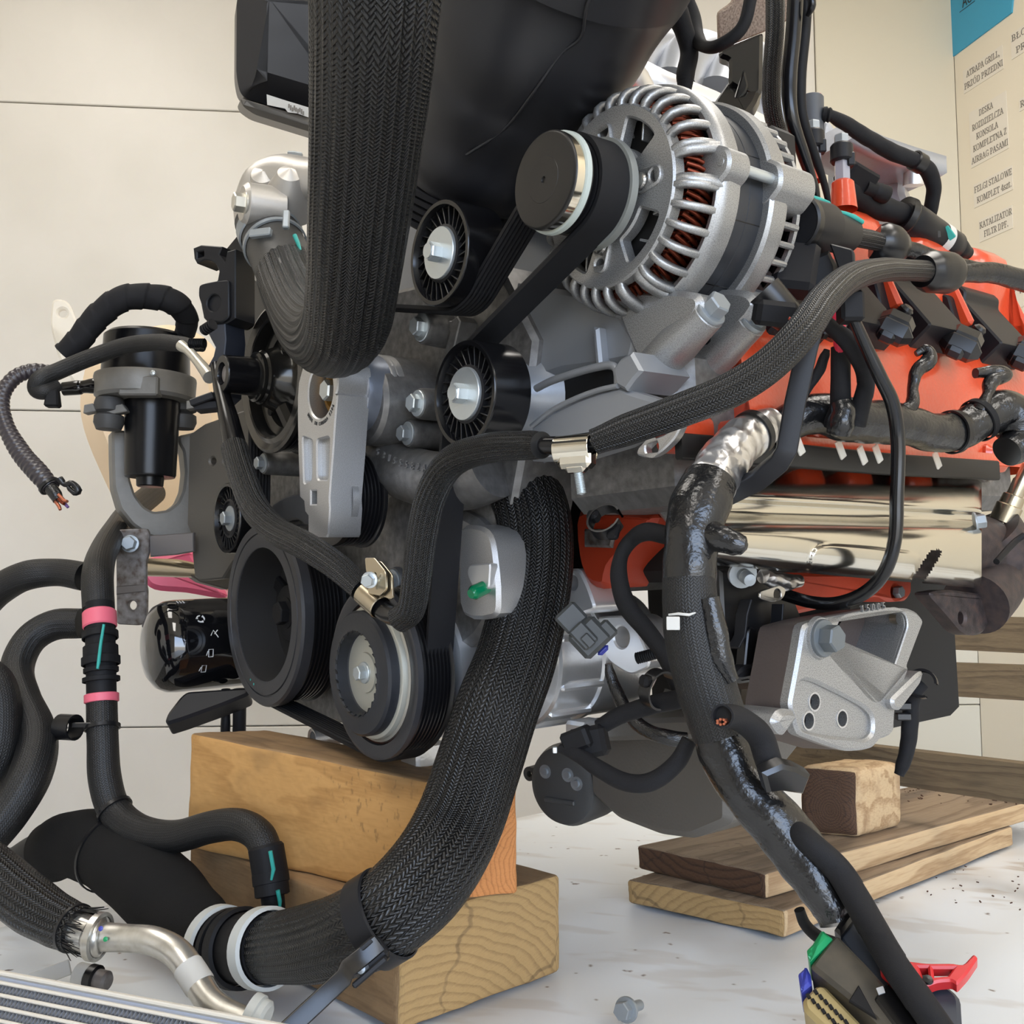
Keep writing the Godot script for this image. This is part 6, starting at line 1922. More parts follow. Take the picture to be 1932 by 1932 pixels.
func air_duct() -> void:
	var t := thing("intake_duct", "huge smooth black plastic intake duct filling the top of the frame", "duct", Transform3D(Basis(), at(960, 150, 0.76)))
	var s := pth([[872, 372, 0.83, 250], [884, 330, 0.82, 272], [916, 250, 0.79, 322], [966, 130, 0.75, 400], [1016, 10, 0.71, 462], [1060, -110, 0.68, 530], [1180, -420, 0.6, 700]], 8)
	part("shell", t, M.duct, func(mb: MB): mb.tube(s[0], s[1], 72, true, 1.0, 1.0, func(a: float, l: float) -> float: return 1.0 + 0.012 * smoothstep(0.05, 0.0, absf(l - 0.03))))
	for k in 5:
		var i := k
		part("bellows", t, M.matte, func(mb: MB):
			var p := at(868 - 6.0 * k, 360 + 13.0 * k, 0.825 + 0.004 * k)
			var r := pm(128 - 4.0 * k, p)
			mb.lathe(ax(p, s[0][0] - s[0][8]), [[r * 0.9, -0.006], [r, -0.003], [r, 0.001], [r * 0.9, 0.004]], 56))
	part("mould_seam", t, M.duct, func(mb: MB):
		var P := []
		var R := []
		for e in [[1118, -20], [1105, 20], [1096, 70], [1060, 100], [1010, 170], [950, 245], [880, 292]]:
			var p := at(e[0], e[1], 0.5)
			# drop the seam onto the shell
			var best := at(e[0], e[1], 0.62)
			var dmin := 1e9
			for q in 60:
				var c := at(e[0], e[1], 0.5 + 0.006 * q)
				for i in s[0].size():
					var dd: float = absf(c.distance_to(s[0][i]) - s[1][i])
					if c.distance_to(s[0][i]) < s[1][i] * 1.02 and dmin > 9.0:
						best = c
						dmin = 0.0
			P.append(best)
			R.append(0.0011)
		var q2 := smooth(P, R, 4)
		mb.tube(q2[0], q2[1], 8))
	# resonator box at the upper left
	var fr := Transform3D(Basis(Vector3.UP, 0.3) * Basis(Vector3.RIGHT, 0.4), at(520, 110, 1.08))
	var b := thing("air_box", "rounded black plastic box with a white torn label, upper left", "box", fr)
	part("body", b, M.duct, func(mb: MB): mb.slab(fr, soft(on(fr, [[448, -20], [474, -60], [700, -40], [700, 250], [456, 180], [447, 140]]), 0.03, 6), 0.14, 0.03))
	part("lid", b, M.grey_box, func(mb: MB): mb.slab(off(fr, 0, 0, 0.002), soft(on(fr, [[452, 184], [520, 204], [700, 256], [700, 284], [480, 216], [458, 200]]), 0.006, 3), 0.14, 0.006))
	part("torn_label", b, M.label_white, func(mb: MB): mb.slab(off(fr, 0, 0, 0.0008), on(fr, [[503, 178], [540, 190], [583, 203], [583, 222], [560, 214], [543, 212], [538, 205], [504, 198]]), 0.001))
	part("label_print", b, M.ink_soft, func(mb: MB):
		for k in 9: mb.box(off(fr, 0, 0, 0) * Transform3D(Basis(), fr.affine_inverse() * hit(545 + 3.4 * k, 200 + 1.2 * k + (k % 3) * 2, fr.origin, fr.basis.z) + Vector3(0, 0, 0.0012)), Vector3(0.0016, 0.004 + 0.001 * (k % 2), 0.0006)))

func hose_mats() -> void:
	mt("rubber_grey", rgb(54, 53, 51), 0.5, 0.0, {"bump": M.fine, "bs": 0.01, "s": 30.0})
	mt("cast_soft", rgb(186, 182, 176), 0.42, 0.7, {"bump": M.fine, "bs": 0.01, "s": 20.0})
	mt("zinc_warm", rgb(200, 196, 184), 0.3, 0.7)
	mt("ring_white", rgb(190, 192, 188), 0.45)
	mt("grey_box", rgb(92, 88, 82), 0.45)
	mt("rad_tube", rgb(214, 208, 196), 0.4, 0.3)
	mt("rad_fin", rgb(206, 212, 226), 0.4, 0.2)

func left_group() -> void:
	mt("bracket_grey", Color.WHITE, 0.5, 0.35, {"tex": nz(0.02, [[0.0, Color(0.46, 0.45, 0.43)], [0.6, Color(0.48, 0.47, 0.45)], [1.0, Color(0.5, 0.49, 0.47)]], 256, FastNoiseLite.TYPE_SIMPLEX_SMOOTH, 4, 51), "bump": M.fine, "bs": 0.008, "s": 14.0})
	mt("bracket_dark", rgb(92, 88, 82), 0.5, 0.3, {"bump": M.fine, "bs": 0.008, "s": 20.0})
	mt("steel_plate", rgb(128, 124, 124), 0.38, 0.7, {"bump": M.fine, "bs": 0.006, "s": 20.0})
	mt("motor_black", rgb(14, 14, 16), 0.28, 0.0, {"spec": 0.4})
	mt("rubber_ball", rgb(64, 63, 62), 0.6)
	mt("filter", rgb(14, 14, 16), 0.07, 0.0, {"spec": 0.6, "coat": 0.6, "coatr": 0.03})
	mt("conduit", rgb(52, 47, 50), 0.3)
	# coolant tank at the back
	var t := thing("expansion_tank", "cream translucent coolant tank with pink liquid, behind the pump on the left", "tank", Transform3D(Basis(), at(270, 1120, 1.55)))
	var fr := Transform3D(Basis(Vector3.UP, 0.2), at(260, 760, 1.55))
	part("shell", t, M.tank, func(mb: MB):
		var o := loopy(on(fr, [[150, 700], [175, 650], [260, 612], [330, 605], [395, 640], [430, 720], [440, 900], [430, 1040], [340, 1075], [250, 1010], [180, 880], [145, 780]]), 4)
		mb.slab(fr, o, 0.12, 0.03))
	part("foot_shell", t, M.tank, func(mb: MB):
		var g := off(fr, 0, 0, -0.02)
		mb.slab(g, loopy(on(g, [[262, 985], [340, 990], [430, 1010], [430, 1110], [370, 1105], [290, 1090], [270, 1050]]), 4), 0.1, 0.012))
	part("coolant", t, M.coolant, func(mb: MB):
		var g := off(fr, 0, 0, 0.004)
		mb.slab(g, loopy(on(g, [[262, 1060], [330, 1042], [365, 1036], [370, 1050], [410, 1095], [425, 1128], [350, 1118], [290, 1112], [268, 1090]]), 4), 0.1, 0.008))
	part("tab", t, M.tank_clear, func(mb: MB):
		var g := off(fr, 0, 0, -0.03)
		var h := on(g, [[118, 590]])[0]
		mb.slab(g, soft(on(g, [[98, 562], [128, 566], [150, 620], [170, 650], [130, 680], [100, 640], [94, 610]]), 0.02, 3), 0.012, 0.003, [disc(h.x, h.y, 0.007, 16)])
		mb.slab(g, soft(on(g, [[92, 605], [150, 650], [175, 690], [150, 740], [110, 680]]), 0.02, 3), 0.02, 0.004))
	part("mark", t, M.ink, func(mb: MB):
		for q in [[[272, 925], [282, 955]], [[300, 918], [306, 940]], [[290, 928], [296, 936]]]: mb.tube([hit(q[0][0], q[0][1], fr * Vector3(0, 0, 0.001), fr.basis.z), hit(q[1][0], q[1][1], fr * Vector3(0, 0, 0.001), fr.basis.z)], [0.0008, 0.0008], 6))
	# bracket that carries the pump
	var d := 1.24
	var b := thing("pump_bracket", "grey cast U-shaped bracket carrying the black electric pump", "bracket", Transform3D(Basis(), at(300, 1010, d)))
	var f := Transform3D(Basis(Vector3.UP, 0.5), at(300, 950, d))
	part("cradle", b, M.bracket_grey, func(mb: MB):
		mb.slab(f, soft(on(f, [[211, 811], [241, 812], [242, 870], [246, 905], [256, 935], [272, 956], [290, 966], [318, 962], [336, 948], [346, 925], [350, 890], [346, 850], [338, 838], [336, 822], [356, 818], [420, 800], [470, 800], [470, 985], [420, 1020], [366, 1016], [300, 1016], [282, 1012], [250, 990], [226, 960], [214, 920], [212, 870]]), 0.004, 3), 0.034, 0.003))
	part("plate", b, M.bracket_dark, func(mb: MB):
		var g := Transform3D(EB * Basis(Vector3.UP, 0.42), f.origin)
		var h1 := on(g, [[401, 870]])[0]
		var h2 := on(g, [[426, 869]])[0]
		mb.slab(g, on(g, [[356, 820], [385, 800], [470, 770], [500, 800], [500, 1000], [440, 1060], [420, 1092], [376, 1096], [366, 1088], [362, 1050], [360, 1010], [352, 990]]), 0.02, 0.002, [disc(h1.x, h1.y, 0.0045, 14), disc(h2.x, h2.y, 0.0045, 14)]))
	part("cross_pipe", b, M.steel_warm, func(mb: MB):
		var s := pth([[270, 1070, 1.3, 34], [330, 1072, 1.28, 34], [380, 1076, 1.26, 26], [440, 1068, 1.22, 26], [490, 1066, 1.2, 26]], 5)
		mb.tube(s[0], s[1], 20))
	part("seat_rail", b, M.bracket_dark, func(mb: MB): mb.slab(off(f, 0, 0, -0.005), on(f, [[362, 1086], [420, 1080], [470, 1095], [430, 1112], [380, 1098]]), 0.03, 0.002))
	# steel strap with nut
	var k := thing("support_strap", "rust-stained steel strap bolted under the pump bracket", "strap", Transform3D(Basis(), at(248, 1180, 1.18)))
	var g2 := Transform3D(Basis(Vector3.UP, -0.12), at(248, 1090, 1.19))
	part("plate", k, M.rusty, func(mb: MB):
		var h := on(g2, [[249, 1142]])[0]
		mb.slab(g2, soft(on(g2, [[218, 1006], [224, 999], [276, 997], [280, 1006], [279, 1044], [274, 1058], [274, 1104], [276, 1112], [275, 1172], [264, 1180], [220, 1178], [219, 1100]]), 0.004, 3), 0.006, 0.0012, [disc(h.x, h.y, 0.0055, 18)]))
	part("bend", k, M.steel_plate, func(mb: MB): mb.slab(off(g2, 0, 0, 0.0014), on(g2, [[220, 1106], [275, 1102], [275, 1116], [220, 1122]]), 0.003, 0.001))
	part("arm", k, M.steel_plate, func(mb: MB): mb.slab(off(g2, 0, 0, -0.004), on(g2, [[278, 1010], [362, 1004], [362, 1040], [330, 1046], [280, 1050]]), 0.006, 0.001))
	bolt(k, ax(at(246, 1026, 1.18), Vector3(0.1, 0.05, 1)), 0.0145, 0.009, 0.0105, M.zinc_dull, "nut", 0.002)
	# the pump
	var p := thing("electric_pump", "black cylindrical electric pump with grey collar in the bracket", "pump", Transform3D(Basis(), at(285, 920, 1.22)))
	var pd := 1.225
	var c := at(276, 690, pd)
	var m := pm(1.0, c)
	var up := Transform3D(Basis(Vector3.RIGHT, -PI / 2), c)
	part("controller_cap", p, M.motor_black, func(mb: MB): mb.lathe(up, [[0.0, 58 * m], [70 * m, 58 * m], [77 * m, 52 * m], [80 * m, -24 * m], [82 * m, -26 * m]], 48))
	part("collar", p, M.bracket_grey, func(mb: MB): mb.lathe(up, [[80 * m, -22 * m], [91 * m, -23 * m], [92 * m, -28 * m], [90 * m, -62 * m], [84 * m, -68 * m], [40 * m, -70 * m]], 48))
	part("motor", p, M.motor_black, func(mb: MB): mb.lathe(off(up, 14 * m, 0, 0), [[48 * m, -62 * m], [50 * m, -72 * m], [46 * m, -208 * m], [44 * m, -212 * m], [25 * m, -213 * m], [24 * m, -228 * m], [22 * m, -230 * m], [0.0, -230 * m]], 40))
	part("pad", p, M.bracket_grey, func(mb: MB): mb.box(off(up, 18 * m, -72 * m, -56 * m), Vector3(70 * m, 30 * m, 36 * m), 0.002))
	for e in [[206, 0], [344, 1]]:
		part("rubber_mount", p, M.rubber_ball, func(mb: MB): mb.lathe(Transform3D(up.basis, at(e[0], 780, pd - 0.03 + 0.05 * e[1])), [[0.0, 30 * m], [24 * m, 28 * m], [27 * m, 18 * m], [26 * m, 4 * m], [18 * m, 0.0], [26 * m, -5 * m], [27 * m, -18 * m], [22 * m, -30 * m], [0.0, -31 * m]], 28))
	for e in [[172, 772, 24], [222, 774, 40], [362, 765, 18]]:
		part("lug", p, M.bracket_grey, func(mb: MB): mb.box(Transform3D(Basis(Vector3.BACK, 0.2), at(e[0], e[1], pd - 0.035)), Vector3(e[2] * m, 16 * m, 20 * m), 0.001, Vector2(0.7, 1)))
	part("screw", p, M.zinc, func(mb: MB): mb.lathe(ax(at(289, 704, pd - 0.06), Vector3(0, 0.2, 1)), [[0.0, 0.003], [0.003, 0.002], [0.004, 0.0]], 14))
	part("port", p, M.gloss, func(mb: MB):
		var s := pth([[120, 734, 1.2, 26], [150, 731, 1.2, 28], [156, 730, 1.2, 24], [180, 728, 1.2, 30], [200, 727, 1.2, 30]], 3)
		mb.tube(s[0], s[1], 20))
	# oil filter
	var oc := at(285, 1222, 1.1)
	var of := thing("oil_filter", "glossy black oil filter canister with small white recycling symbols", "filter", Transform3D(EB, oc))
	var om := pm(1.0, oc)
	var ofr := Transform3D(EB, oc)
	part("can", of, M.filter, func(mb: MB): mb.lathe(ofr, [[0.0, 10 * om], [40 * om, 8 * om], [62 * om, 2 * om], [78 * om, -10 * om], [86 * om, -26 * om], [88 * om, -44 * om], [88 * om, -330 * om], [0.0, -331 * om]], 56))
	for e in [[383, 1168, 0], [404, 1196, 1], [396, 1232, 2], [386, 1262, 3], [360, 1136, 4]]:
		part("symbol", of, M.print_white, func(mb: MB):
			var q := ofr.affine_inverse() * hit(e[0], e[1], oc + EB.z * 0.0 + (EB.x * 0.7 + Vector3(0, 0, 0.0)) * 88 * om * 0.0 + EB.x * 84 * om, EB.x)
			var an := atan2(q.y, q.x)
			var n := ofr * Transform3D(Basis(Vector3.BACK, asin(clampf(q.y / (88 * om), -0.95, 0.95))), Vector3.ZERO) * Transform3D(Basis(), Vector3(88.4 * om, 0, q.z))
			var s := 7.0 * om
			if e[2] == 0:
				for k2 in 3:
					var a0 := TAU * k2 / 3.0
					var P := []
					for i in 5: P.append(n * Vector3(0, cos(a0 + i * 0.38) * s, sin(a0 + i * 0.38) * s))
					mb.tube(P, [s * 0.16, s * 0.2, s * 0.22, s * 0.22, s * 0.36], 6)
			elif e[2] == 4:
				for k2 in 3: mb.box(off(n, 0, 0, (k2 - 1) * s * 0.8), Vector3(0.0004, s * 1.6, s * 0.3))
			elif e[2] == 1:
				mb.tube([n * Vector3(0, -s, -s), n * Vector3(0, s, s * 0.2), n * Vector3(0, -s * 0.4, s)], [s * 0.14, s * 0.14, s * 0.14], 6)
				mb.tube([n * Vector3(0, s, -s), n * Vector3(0, 0, 0)], [s * 0.14, s * 0.14], 6)
			else:
				var P2 := [n * Vector3(0, -s, -s * 0.7), n * Vector3(0, s, -s * 0.7), n * Vector3(0, s, s * 0.5), n * Vector3(0, -s, s * 0.5), n * Vector3(0, -s, -s * 0.7)]
				mb.tube(P2, [s * 0.12, s * 0.12, s * 0.12, s * 0.12, s * 0.12], 6)
				mb.tube([n * Vector3(0, s * 0.6, s * 0.7), n * Vector3(0, -s * 0.6, s * 1.1)], [s * 0.12, s * 0.12], 6))
	# plastic shield under the filter, hoses behind it
	one("plastic_shield", "black moulded plastic flap hanging under the oil filter", "flap", M.satin, func(mb: MB):
		var g := Transform3D(Basis(Vector3.UP, 0.1) * Basis(Vector3.RIGHT, -0.5), at(390, 1330, 1.08))
		mb.slab(g, soft(on(g, [[311, 1360], [316, 1345], [340, 1314], [352, 1304], [470, 1296], [470, 1310], [420, 1330], [348, 1356], [316, 1366]]), 0.004, 3), 0.03, 0.003))
	for e in [[426, "ribbed black hose hanging behind the damper pulley, left of the pair"], [452, "smooth black hose hanging behind the damper pulley, right of the pair"]]:
		one("drain_hose", e[1], "hose", M.rubber, func(mb: MB):
			var s := pth([[e[0], 1300, 1.12, 17 + (e[0] - 426) * 0.3], [e[0], 1340, 1.12, 17 + (e[0] - 426) * 0.3], [e[0] - 1, 1392, 1.12, 17 + (e[0] - 426) * 0.3]], 8)
			mb.tube(s[0], s[1], 16, true, 1.0, 1.0, (func(a2: float, l: float) -> float: return 1.0 + 0.08 * sin(l * 1500.0)) if e[0] == 426 else null))
	# cable guide
	var cg := thing("cable_guide", "black plastic cable guide with half-round cut-outs, standing upright", "guide", Transform3D(Basis(), at(405, 780, 1.02)))
	var cf := Transform3D(EB * Basis(Vector3.UP, 0.5), at(405, 640, 1.0))
	part("hook_plate", cg, M.satin, func(mb: MB):
		var o := on(cf, [[364, 468], [379, 462], [419, 465], [413, 480], [424, 494], [428, 474], [444, 470], [444, 600], [428, 610], [395, 611], [384, 600], [379, 575], [382, 546], [388, 534], [402, 538], [410, 528], [413, 512], [408, 500], [398, 492], [386, 490], [371, 497], [366, 488]])
		var hh := on(cf, [[372, 476], [384, 473], [384, 483], [372, 487]])
		mb.slab(cf, o, 0.03, 0.001, [hh]))
	part("eye_plate", cg, M.satin, func(mb: MB):
		var h := on(cf, [[408, 573], [399, 570]])
		mb.slab(off(cf, 0, 0, 0.004), soft(on(cf, [[380, 540], [392, 536], [414, 532], [436, 530], [437, 600], [424, 610], [396, 606], [386, 580], [379, 560]]), 0.003, 2), 0.04, 0.001, [disc(h[0].x, h[0].y, 0.0085, 18)]))
	part("peg", cg, M.satin, func(mb: MB):
		var pr := [[0.0, 0.0]]
		for i in 5: pr.append_array([[0.0055, -0.003 * i], [0.0055, -0.003 * i - 0.0015], [0.004, -0.003 * i - 0.0016], [0.004, -0.003 * i - 0.003]])
		mb.lathe(ax(at(402, 612, 0.97), Vector3(0.8, 0.3, 0.5)), pr, 16))
	part("comb_plate", cg, M.blue_black, func(mb: MB):
		mb.slab(cf, on(cf, [[402, 612], [424, 610], [426, 640], [420, 700], [418, 745], [402, 760], [372, 763], [390, 752], [402, 738], [410, 720], [404, 702], [392, 690], [402, 672], [406, 655], [398, 640], [392, 628]]), 0.03, 0.001))
	part("foot", cg, M.satin, func(mb: MB):
		mb.box(Transform3D(Basis(Vector3.BACK, 0.35), at(386, 756, 0.98)), Vector3(0.024, 0.007, 0.02), 0.001)
		mb.box(Transform3D(Basis(Vector3.BACK, 0.1), at(398, 768, 0.985)), Vector3(0.028, 0.008, 0.02), 0.001))
	part("spring", cg, M.black, func(mb: MB):
		var pr := [[0.0, 0.0]]
		for i in 8: pr.append_array([[0.0052, -0.0022 * i], [0.004, -0.0022 * i - 0.0011]])
		mb.lathe(ax(at(386, 648, 1.0), Vector3(1, -0.05, 0.2)), pr, 16))
	# black bracket behind, with two arms
	var bb := thing("black_bracket", "black steel bracket plate behind the cable guide and pump pulley", "bracket", Transform3D(EB, en(480, 560, 0.08)))
	var bf := EF(0.075)
	part("plate", bb, M.black, func(mb: MB): mb.slab(bf, on(bf, [[432, 515], [475, 516], [500, 530], [545, 575], [600, 620], [600, 700], [470, 700], [436, 640]]), 0.012, 0.001))
	part("arm", bb, M.matte, func(mb: MB): mb.slab(off(bf, 0, 0, 0.004), on(bf, [[426, 478], [456, 442], [480, 470], [486, 485], [470, 515], [432, 518]]), 0.02, 0.001))
	part("spacer", bb, M.cast_fine, func(mb: MB): mb.tube([en(488, 512, 0.07), en(506, 530, 0.075)], [0.0105, 0.0105], 20))
	part("bridge", bb, M.bracket_dark, func(mb: MB): mb.slab(EF(0.08), on(EF(0.08), [[440, 690], [470, 680], [480, 860], [455, 860], [440, 800]]), 0.02, 0.002))
	part("web", bb, M.grey, func(mb: MB):
		var g := EF(0.05)
		var o := loopy(on(g, [[508, 960], [540, 936], [580, 934], [600, 960], [590, 1000], [560, 980], [530, 985]]), 3)
		mb.slab(g, o, 0.02, 0.002))
	wires_left()

func wires_left() -> void:
	var s := pth([[122, 668, 1.16, 42], [150, 640, 1.16, 44], [190, 592, 1.16, 46], [235, 563, 1.16, 46], [290, 560, 1.17, 46], [330, 572, 1.18, 46], [352, 600, 1.2, 40], [346, 640, 1.22, 34]], 7)
	one("taped_cable", "black cloth-taped cable arching over the electric pump", "cable", M.cloth_tape, func(mb: MB):
		var d := smooth(s[0], s[1], 4)
		mb.tube(d[0], d[1], 24, true, 1.0, 1.0, wrapped(0.02, 0.1)))
	var a := pth([[382, 656, 1.06, 16], [345, 650, 1.08, 30], [300, 646, 1.1, 32], [240, 652, 1.12, 32], [170, 675, 1.13, 32], [110, 700, 1.13, 32], [76, 716, 1.12, 34], [68, 734, 1.12, 30], [84, 738, 1.12, 32], [110, 726, 1.13, 24]], 7)
	var at2 := hose("braided_pipe", "slim braided pipe hooked like a cane in front of the pump", a, 0, 0.0, M.braid_fine, 0.55)
	part("end_fitting", at2, M.zinc_warm, func(mb: MB):
		var q := pth([[342, 652, 1.07, 22], [356, 662, 1.06, 18], [372, 680, 1.05, 20], [388, 700, 1.04, 24], [396, 712, 1.03, 26]], 4)
		mb.tube(q[0], q[1], 16))
	one("rubber_stub", "short black rubber stub under the cane-shaped pipe", "stub", M.matte, func(mb: MB): mb.box(ax(at(100, 752, 1.12), Vector3(0.1, 0, 1)), Vector3(0.016, 0.02, 0.014), 0.002, Vector2(0.75, 0.8)))
	var c := pth([[96, 702, 1.14, 26], [60, 700, 1.13, 28], [26, 714, 1.12, 28], [4, 750, 1.11, 28], [10, 800, 1.1, 30], [40, 855, 1.09, 36], [72, 892, 1.08, 38], [96, 920, 1.075, 34]], 9)
	var ct := thing("cut_cable", "dark corrugated cable with its cut copper end showing, far left", "cable", Transform3D(Basis(), c[0][60]))
	part("conduit", ct, M.conduit, func(mb: MB):
		var P: Array = c[0]
		var d := smooth(P, c[1], 4)
		mb.tube(d[0], d[1], 20, true, 1.0, 1.0, func(a2: float, l: float) -> float: return 1.0 + 0.045 * sin(l * 1050.0 + a2)))
	var e := pth([[88, 912, 1.075, 26], [104, 932, 1.072, 24], [110, 944, 1.07, 20]], 5)
	part("sheath", ct, M.tape, func(mb: MB): mb.tube(e[0], e[1], 16, true, 2.0, 40.0))
	for k in 5:
		part("copper_strand", ct, [M.copper_bright, M.violet, M.copper_bright, M.copper, M.copper_bright][k], func(mb: MB):
			var o := Vector3(sin(k * 2.1) * 0.0035, cos(k * 1.7) * 0.003, 0.002 * (k - 2))
			mb.tube([at(108, 938, 1.07) + o, at(115 + k, 950, 1.068) + o, at(118 + 1.5 * k, 957 - k, 1.066) + o * 1.3], [0.0018, 0.002, 0.0016], 8))
	ring_on(ct, "tie", M.black, c, 62, 1.05, 0.004, 0.0016)
	part("tie_tail", ct, M.black, func(mb: MB):
		var q := pth([[112, 902, 1.06, 14], [122, 914, 1.06, 10], [136, 912, 1.06, 12], [148, 926, 1.06, 14], [140, 930, 1.06, 10], [128, 918, 1.06, 8]], 3)
		mb.tube(q[0], q[1], 8, true, 1.0, 1.0, lumpy(0.25, 900.0)))

func cable(called: String, lab: String, s: Array, mat: Material, shape = null, seg := 20, us := 2.0, vs := 30.0) -> Node3D:
	var t := thing(called, lab, "cable", Transform3D(Basis(), s[0][0]))
	var d := smooth(s[0], s[1], 4) if shape != null else s
	part("cover", t, mat, func(mb: MB): mb.tube(d[0], d[1], seg, true, us, vs, shape))
	return t

func harness() -> void:
	# main harness: foil, tape and netting, ending in the big plug
	var a := pth([[1452, 800, 0.655, 66], [1425, 815, 0.645, 80], [1395, 836, 0.635, 88], [1362, 876, 0.618, 94], [1338, 918, 0.606, 100]], 8)
	var t := thing("main_harness", "thick taped wiring harness with a silver foil neck hanging to the big plug", "harness", Transform3D(Basis(), a[0][0]))
	part("foil", t, M.foil, func(mb: MB):
		var d := smooth(a[0], a[1], 3)
		mb.tube(d[0], d[1], 48, true, 1.0, 1.0, lumpy(0.05, 170.0)))
	ring_on(t, "cable_tie", M.black, a, 9, 1.0, 0.0055, 0.0016)
	var b := pth([[1340, 908, 0.604, 104], [1322, 950, 0.596, 112], [1308, 1000, 0.59, 106], [1302, 1060, 0.585, 102], [1300, 1120, 0.582, 98]], 8)
	part("neck_tape", t, M.tape, func(mb: MB): mb.tube(b[0], b[1], 40, true, 3.0, 34.0, lumpy(0.035, 130.0)))
	var c := pth([[1300, 1090, 0.583, 100], [1302, 1140, 0.581, 104], [1308, 1190, 0.58, 112], [1318, 1240, 0.579, 114], [1334, 1300, 0.578, 114], [1350, 1350, 0.577, 112], [1362, 1385, 0.576, 110]], 8)
	part("net_sleeve", t, M.braid_fine, func(mb: MB): braid_tube(mb, c, 0, 0.0, 40, 0.62))
	var c2 := pth([[1338, 1128, 0.569, 40], [1350, 1190, 0.567, 46], [1360, 1240, 0.566, 44], [1382, 1284, 0.566, 26]], 6)
	part("tape_patch", t, M.tape, func(mb: MB): mb.tube(c2[0], c2[1], 24, true, 2.0, 40.0, lumpy(0.05, 140.0)))
	part("white_mark", t, M.label_white, func(mb: MB):
		mb.box(ax(at(1270, 1176, 0.5635), Vector3(-0.25, 0, 1)), Vector3(0.0075, 0.0075, 0.0008), 0.001)
		mb.tube([at(1262, 1160, 0.568), at(1280, 1158, 0.564), at(1300, 1160, 0.563), at(1312, 1156, 0.5635)], [0.0007, 0.0009, 0.0009, 0.0005], 6))
	var d := pth([[1358, 1376, 0.58, 108], [1376, 1430, 0.574, 104], [1412, 1490, 0.566, 104], [1462, 1550, 0.558, 106], [1510, 1610, 0.55, 104], [1548, 1670, 0.542, 96], [1570, 1715, 0.536, 78], [1578, 1745, 0.532, 60]], 8)
	part("trunk_tape", t, M.tape, func(mb: MB): mb.tube(d[0], d[1], 44, true, 3.0, 30.0, lumpy(0.05, 110.0, 2.0)))
	var stb := pth([[1330, 1008, 0.585, 66], [1358, 1016, 0.575, 54], [1386, 1025, 0.57, 46], [1402, 1030, 0.568, 36], [1409, 1032, 0.568, 14]], 6)
	part("stub", t, M.tape, func(mb: MB): mb.tube(stb[0], stb[1], 28, true, 2.0, 40.0, lumpy(0.05, 190.0)))
	var gb := pth([[1364, 1351, 0.515, 44], [1384, 1352, 0.527, 46], [1408, 1364, 0.538, 48], [1434, 1390, 0.545, 50], [1448, 1430, 0.545, 50], [1462, 1470, 0.543, 50]], 7)
	var gt := thing("cut_branch", "cut cloth-taped cable stub with copper core, tied on the main harness", "cable", Transform3D(Basis(), gb[0][0]))
	part("cover", gt, M.cloth_tape, func(mb: MB):
		mb.tube(gb[0], gb[1], 28, false, 1.0, 1.0, lumpy(0.03, 60.0))
		mb.lathe(ax(gb[0][0], gb[0][0] - gb[0][3]), [[gb[1][0] * 0.82, -0.004], [gb[1][0] * 0.84, 0.001], [gb[1][0] * 1.02, 0.001], [gb[1][0], -0.002]], 28))
	part("hollow", gt, M.void, func(mb: MB): mb.lathe(ax(gb[0][1], gb[0][0] - gb[0][3]), [[0.0, -0.001], [gb[1][0] * 0.86, -0.001]], 24))
	part("copper_core", gt, M.copper_bright, func(mb: MB):
		for k in 7:
			var p: Vector3 = at(1366, 1362, 0.517) + Vector3(cos(k * 0.9), sin(k * 0.9) * 0.6, 0) * 0.0022
			mb.tube([p, p + (gb[0][0] - gb[0][3]).normalized() * 0.004], [0.0008, 0.0007], 6))
	part("tape_flap", gt, M.tape, func(mb: MB):
		var f := Transform3D(Basis(Vector3.UP, 0.3) * Basis(Vector3.RIGHT, 0.5), at(1485, 1480, 0.535))
		mb.slab(f, on(f, [[1440, 1462], [1478, 1446], [1505, 1452], [1532, 1466], [1518, 1502], [1478, 1496], [1450, 1500]]), 0.008, 0.002))
	# second cable beside the big plug
	var hb := pth([[1462, 1545, 0.565, 36], [1492, 1562, 0.55, 42], [1530, 1592, 0.536, 46], [1580, 1640, 0.53, 50], [1612, 1690, 0.52, 52], [1646, 1750, 0.505, 54], [1690, 1824, 0.482, 54], [1732, 1885, 0.466, 56], [1785, 1960, 0.45, 56]], 8)
	cable("taped_cable", "straight cloth-taped cable lying over the red lever of the big plug", hb, M.cloth_tape, wrapped(0.045, 0.05), 28)
	var h2 := pth([[1508, 1716, 0.56, 20], [1520, 1745, 0.56, 22], [1545, 1768, 0.555, 24], [1575, 1780, 0.55, 24]], 6)
	cable("loop_cable", "short black cable loop behind the big plug's upper end", h2, M.matte)
	plug()
	# harness along the cover
	var k := pth([[1448, 828, 0.70, 70], [1490, 796, 0.70, 72], [1540, 780, 0.705, 76], [1590, 790, 0.71, 88], [1640, 796, 0.72, 82], [1700, 800, 0.74, 78], [1760, 816, 0.76, 72], [1810, 812, 0.775, 72], [1860, 786, 0.785, 76], [1896, 778, 0.79, 84], [1918, 800, 0.79, 88], [1922, 835, 0.785, 70], [1900, 852, 0.78, 60]], 8)
	var kt := cable("cover_harness", "thick black taped harness lying along the foot of the orange cover", k, M.tape, lumpy(0.05, 90.0, 1.0), 36, 3.0, 26.0)
	ring_on(kt, "cable_tie", M.black, k, 54, 1.06, 0.005, 0.0014)
	ring_on(kt, "cable_tie", M.matte, k, 62, 1.04, 0.006, 0.001)
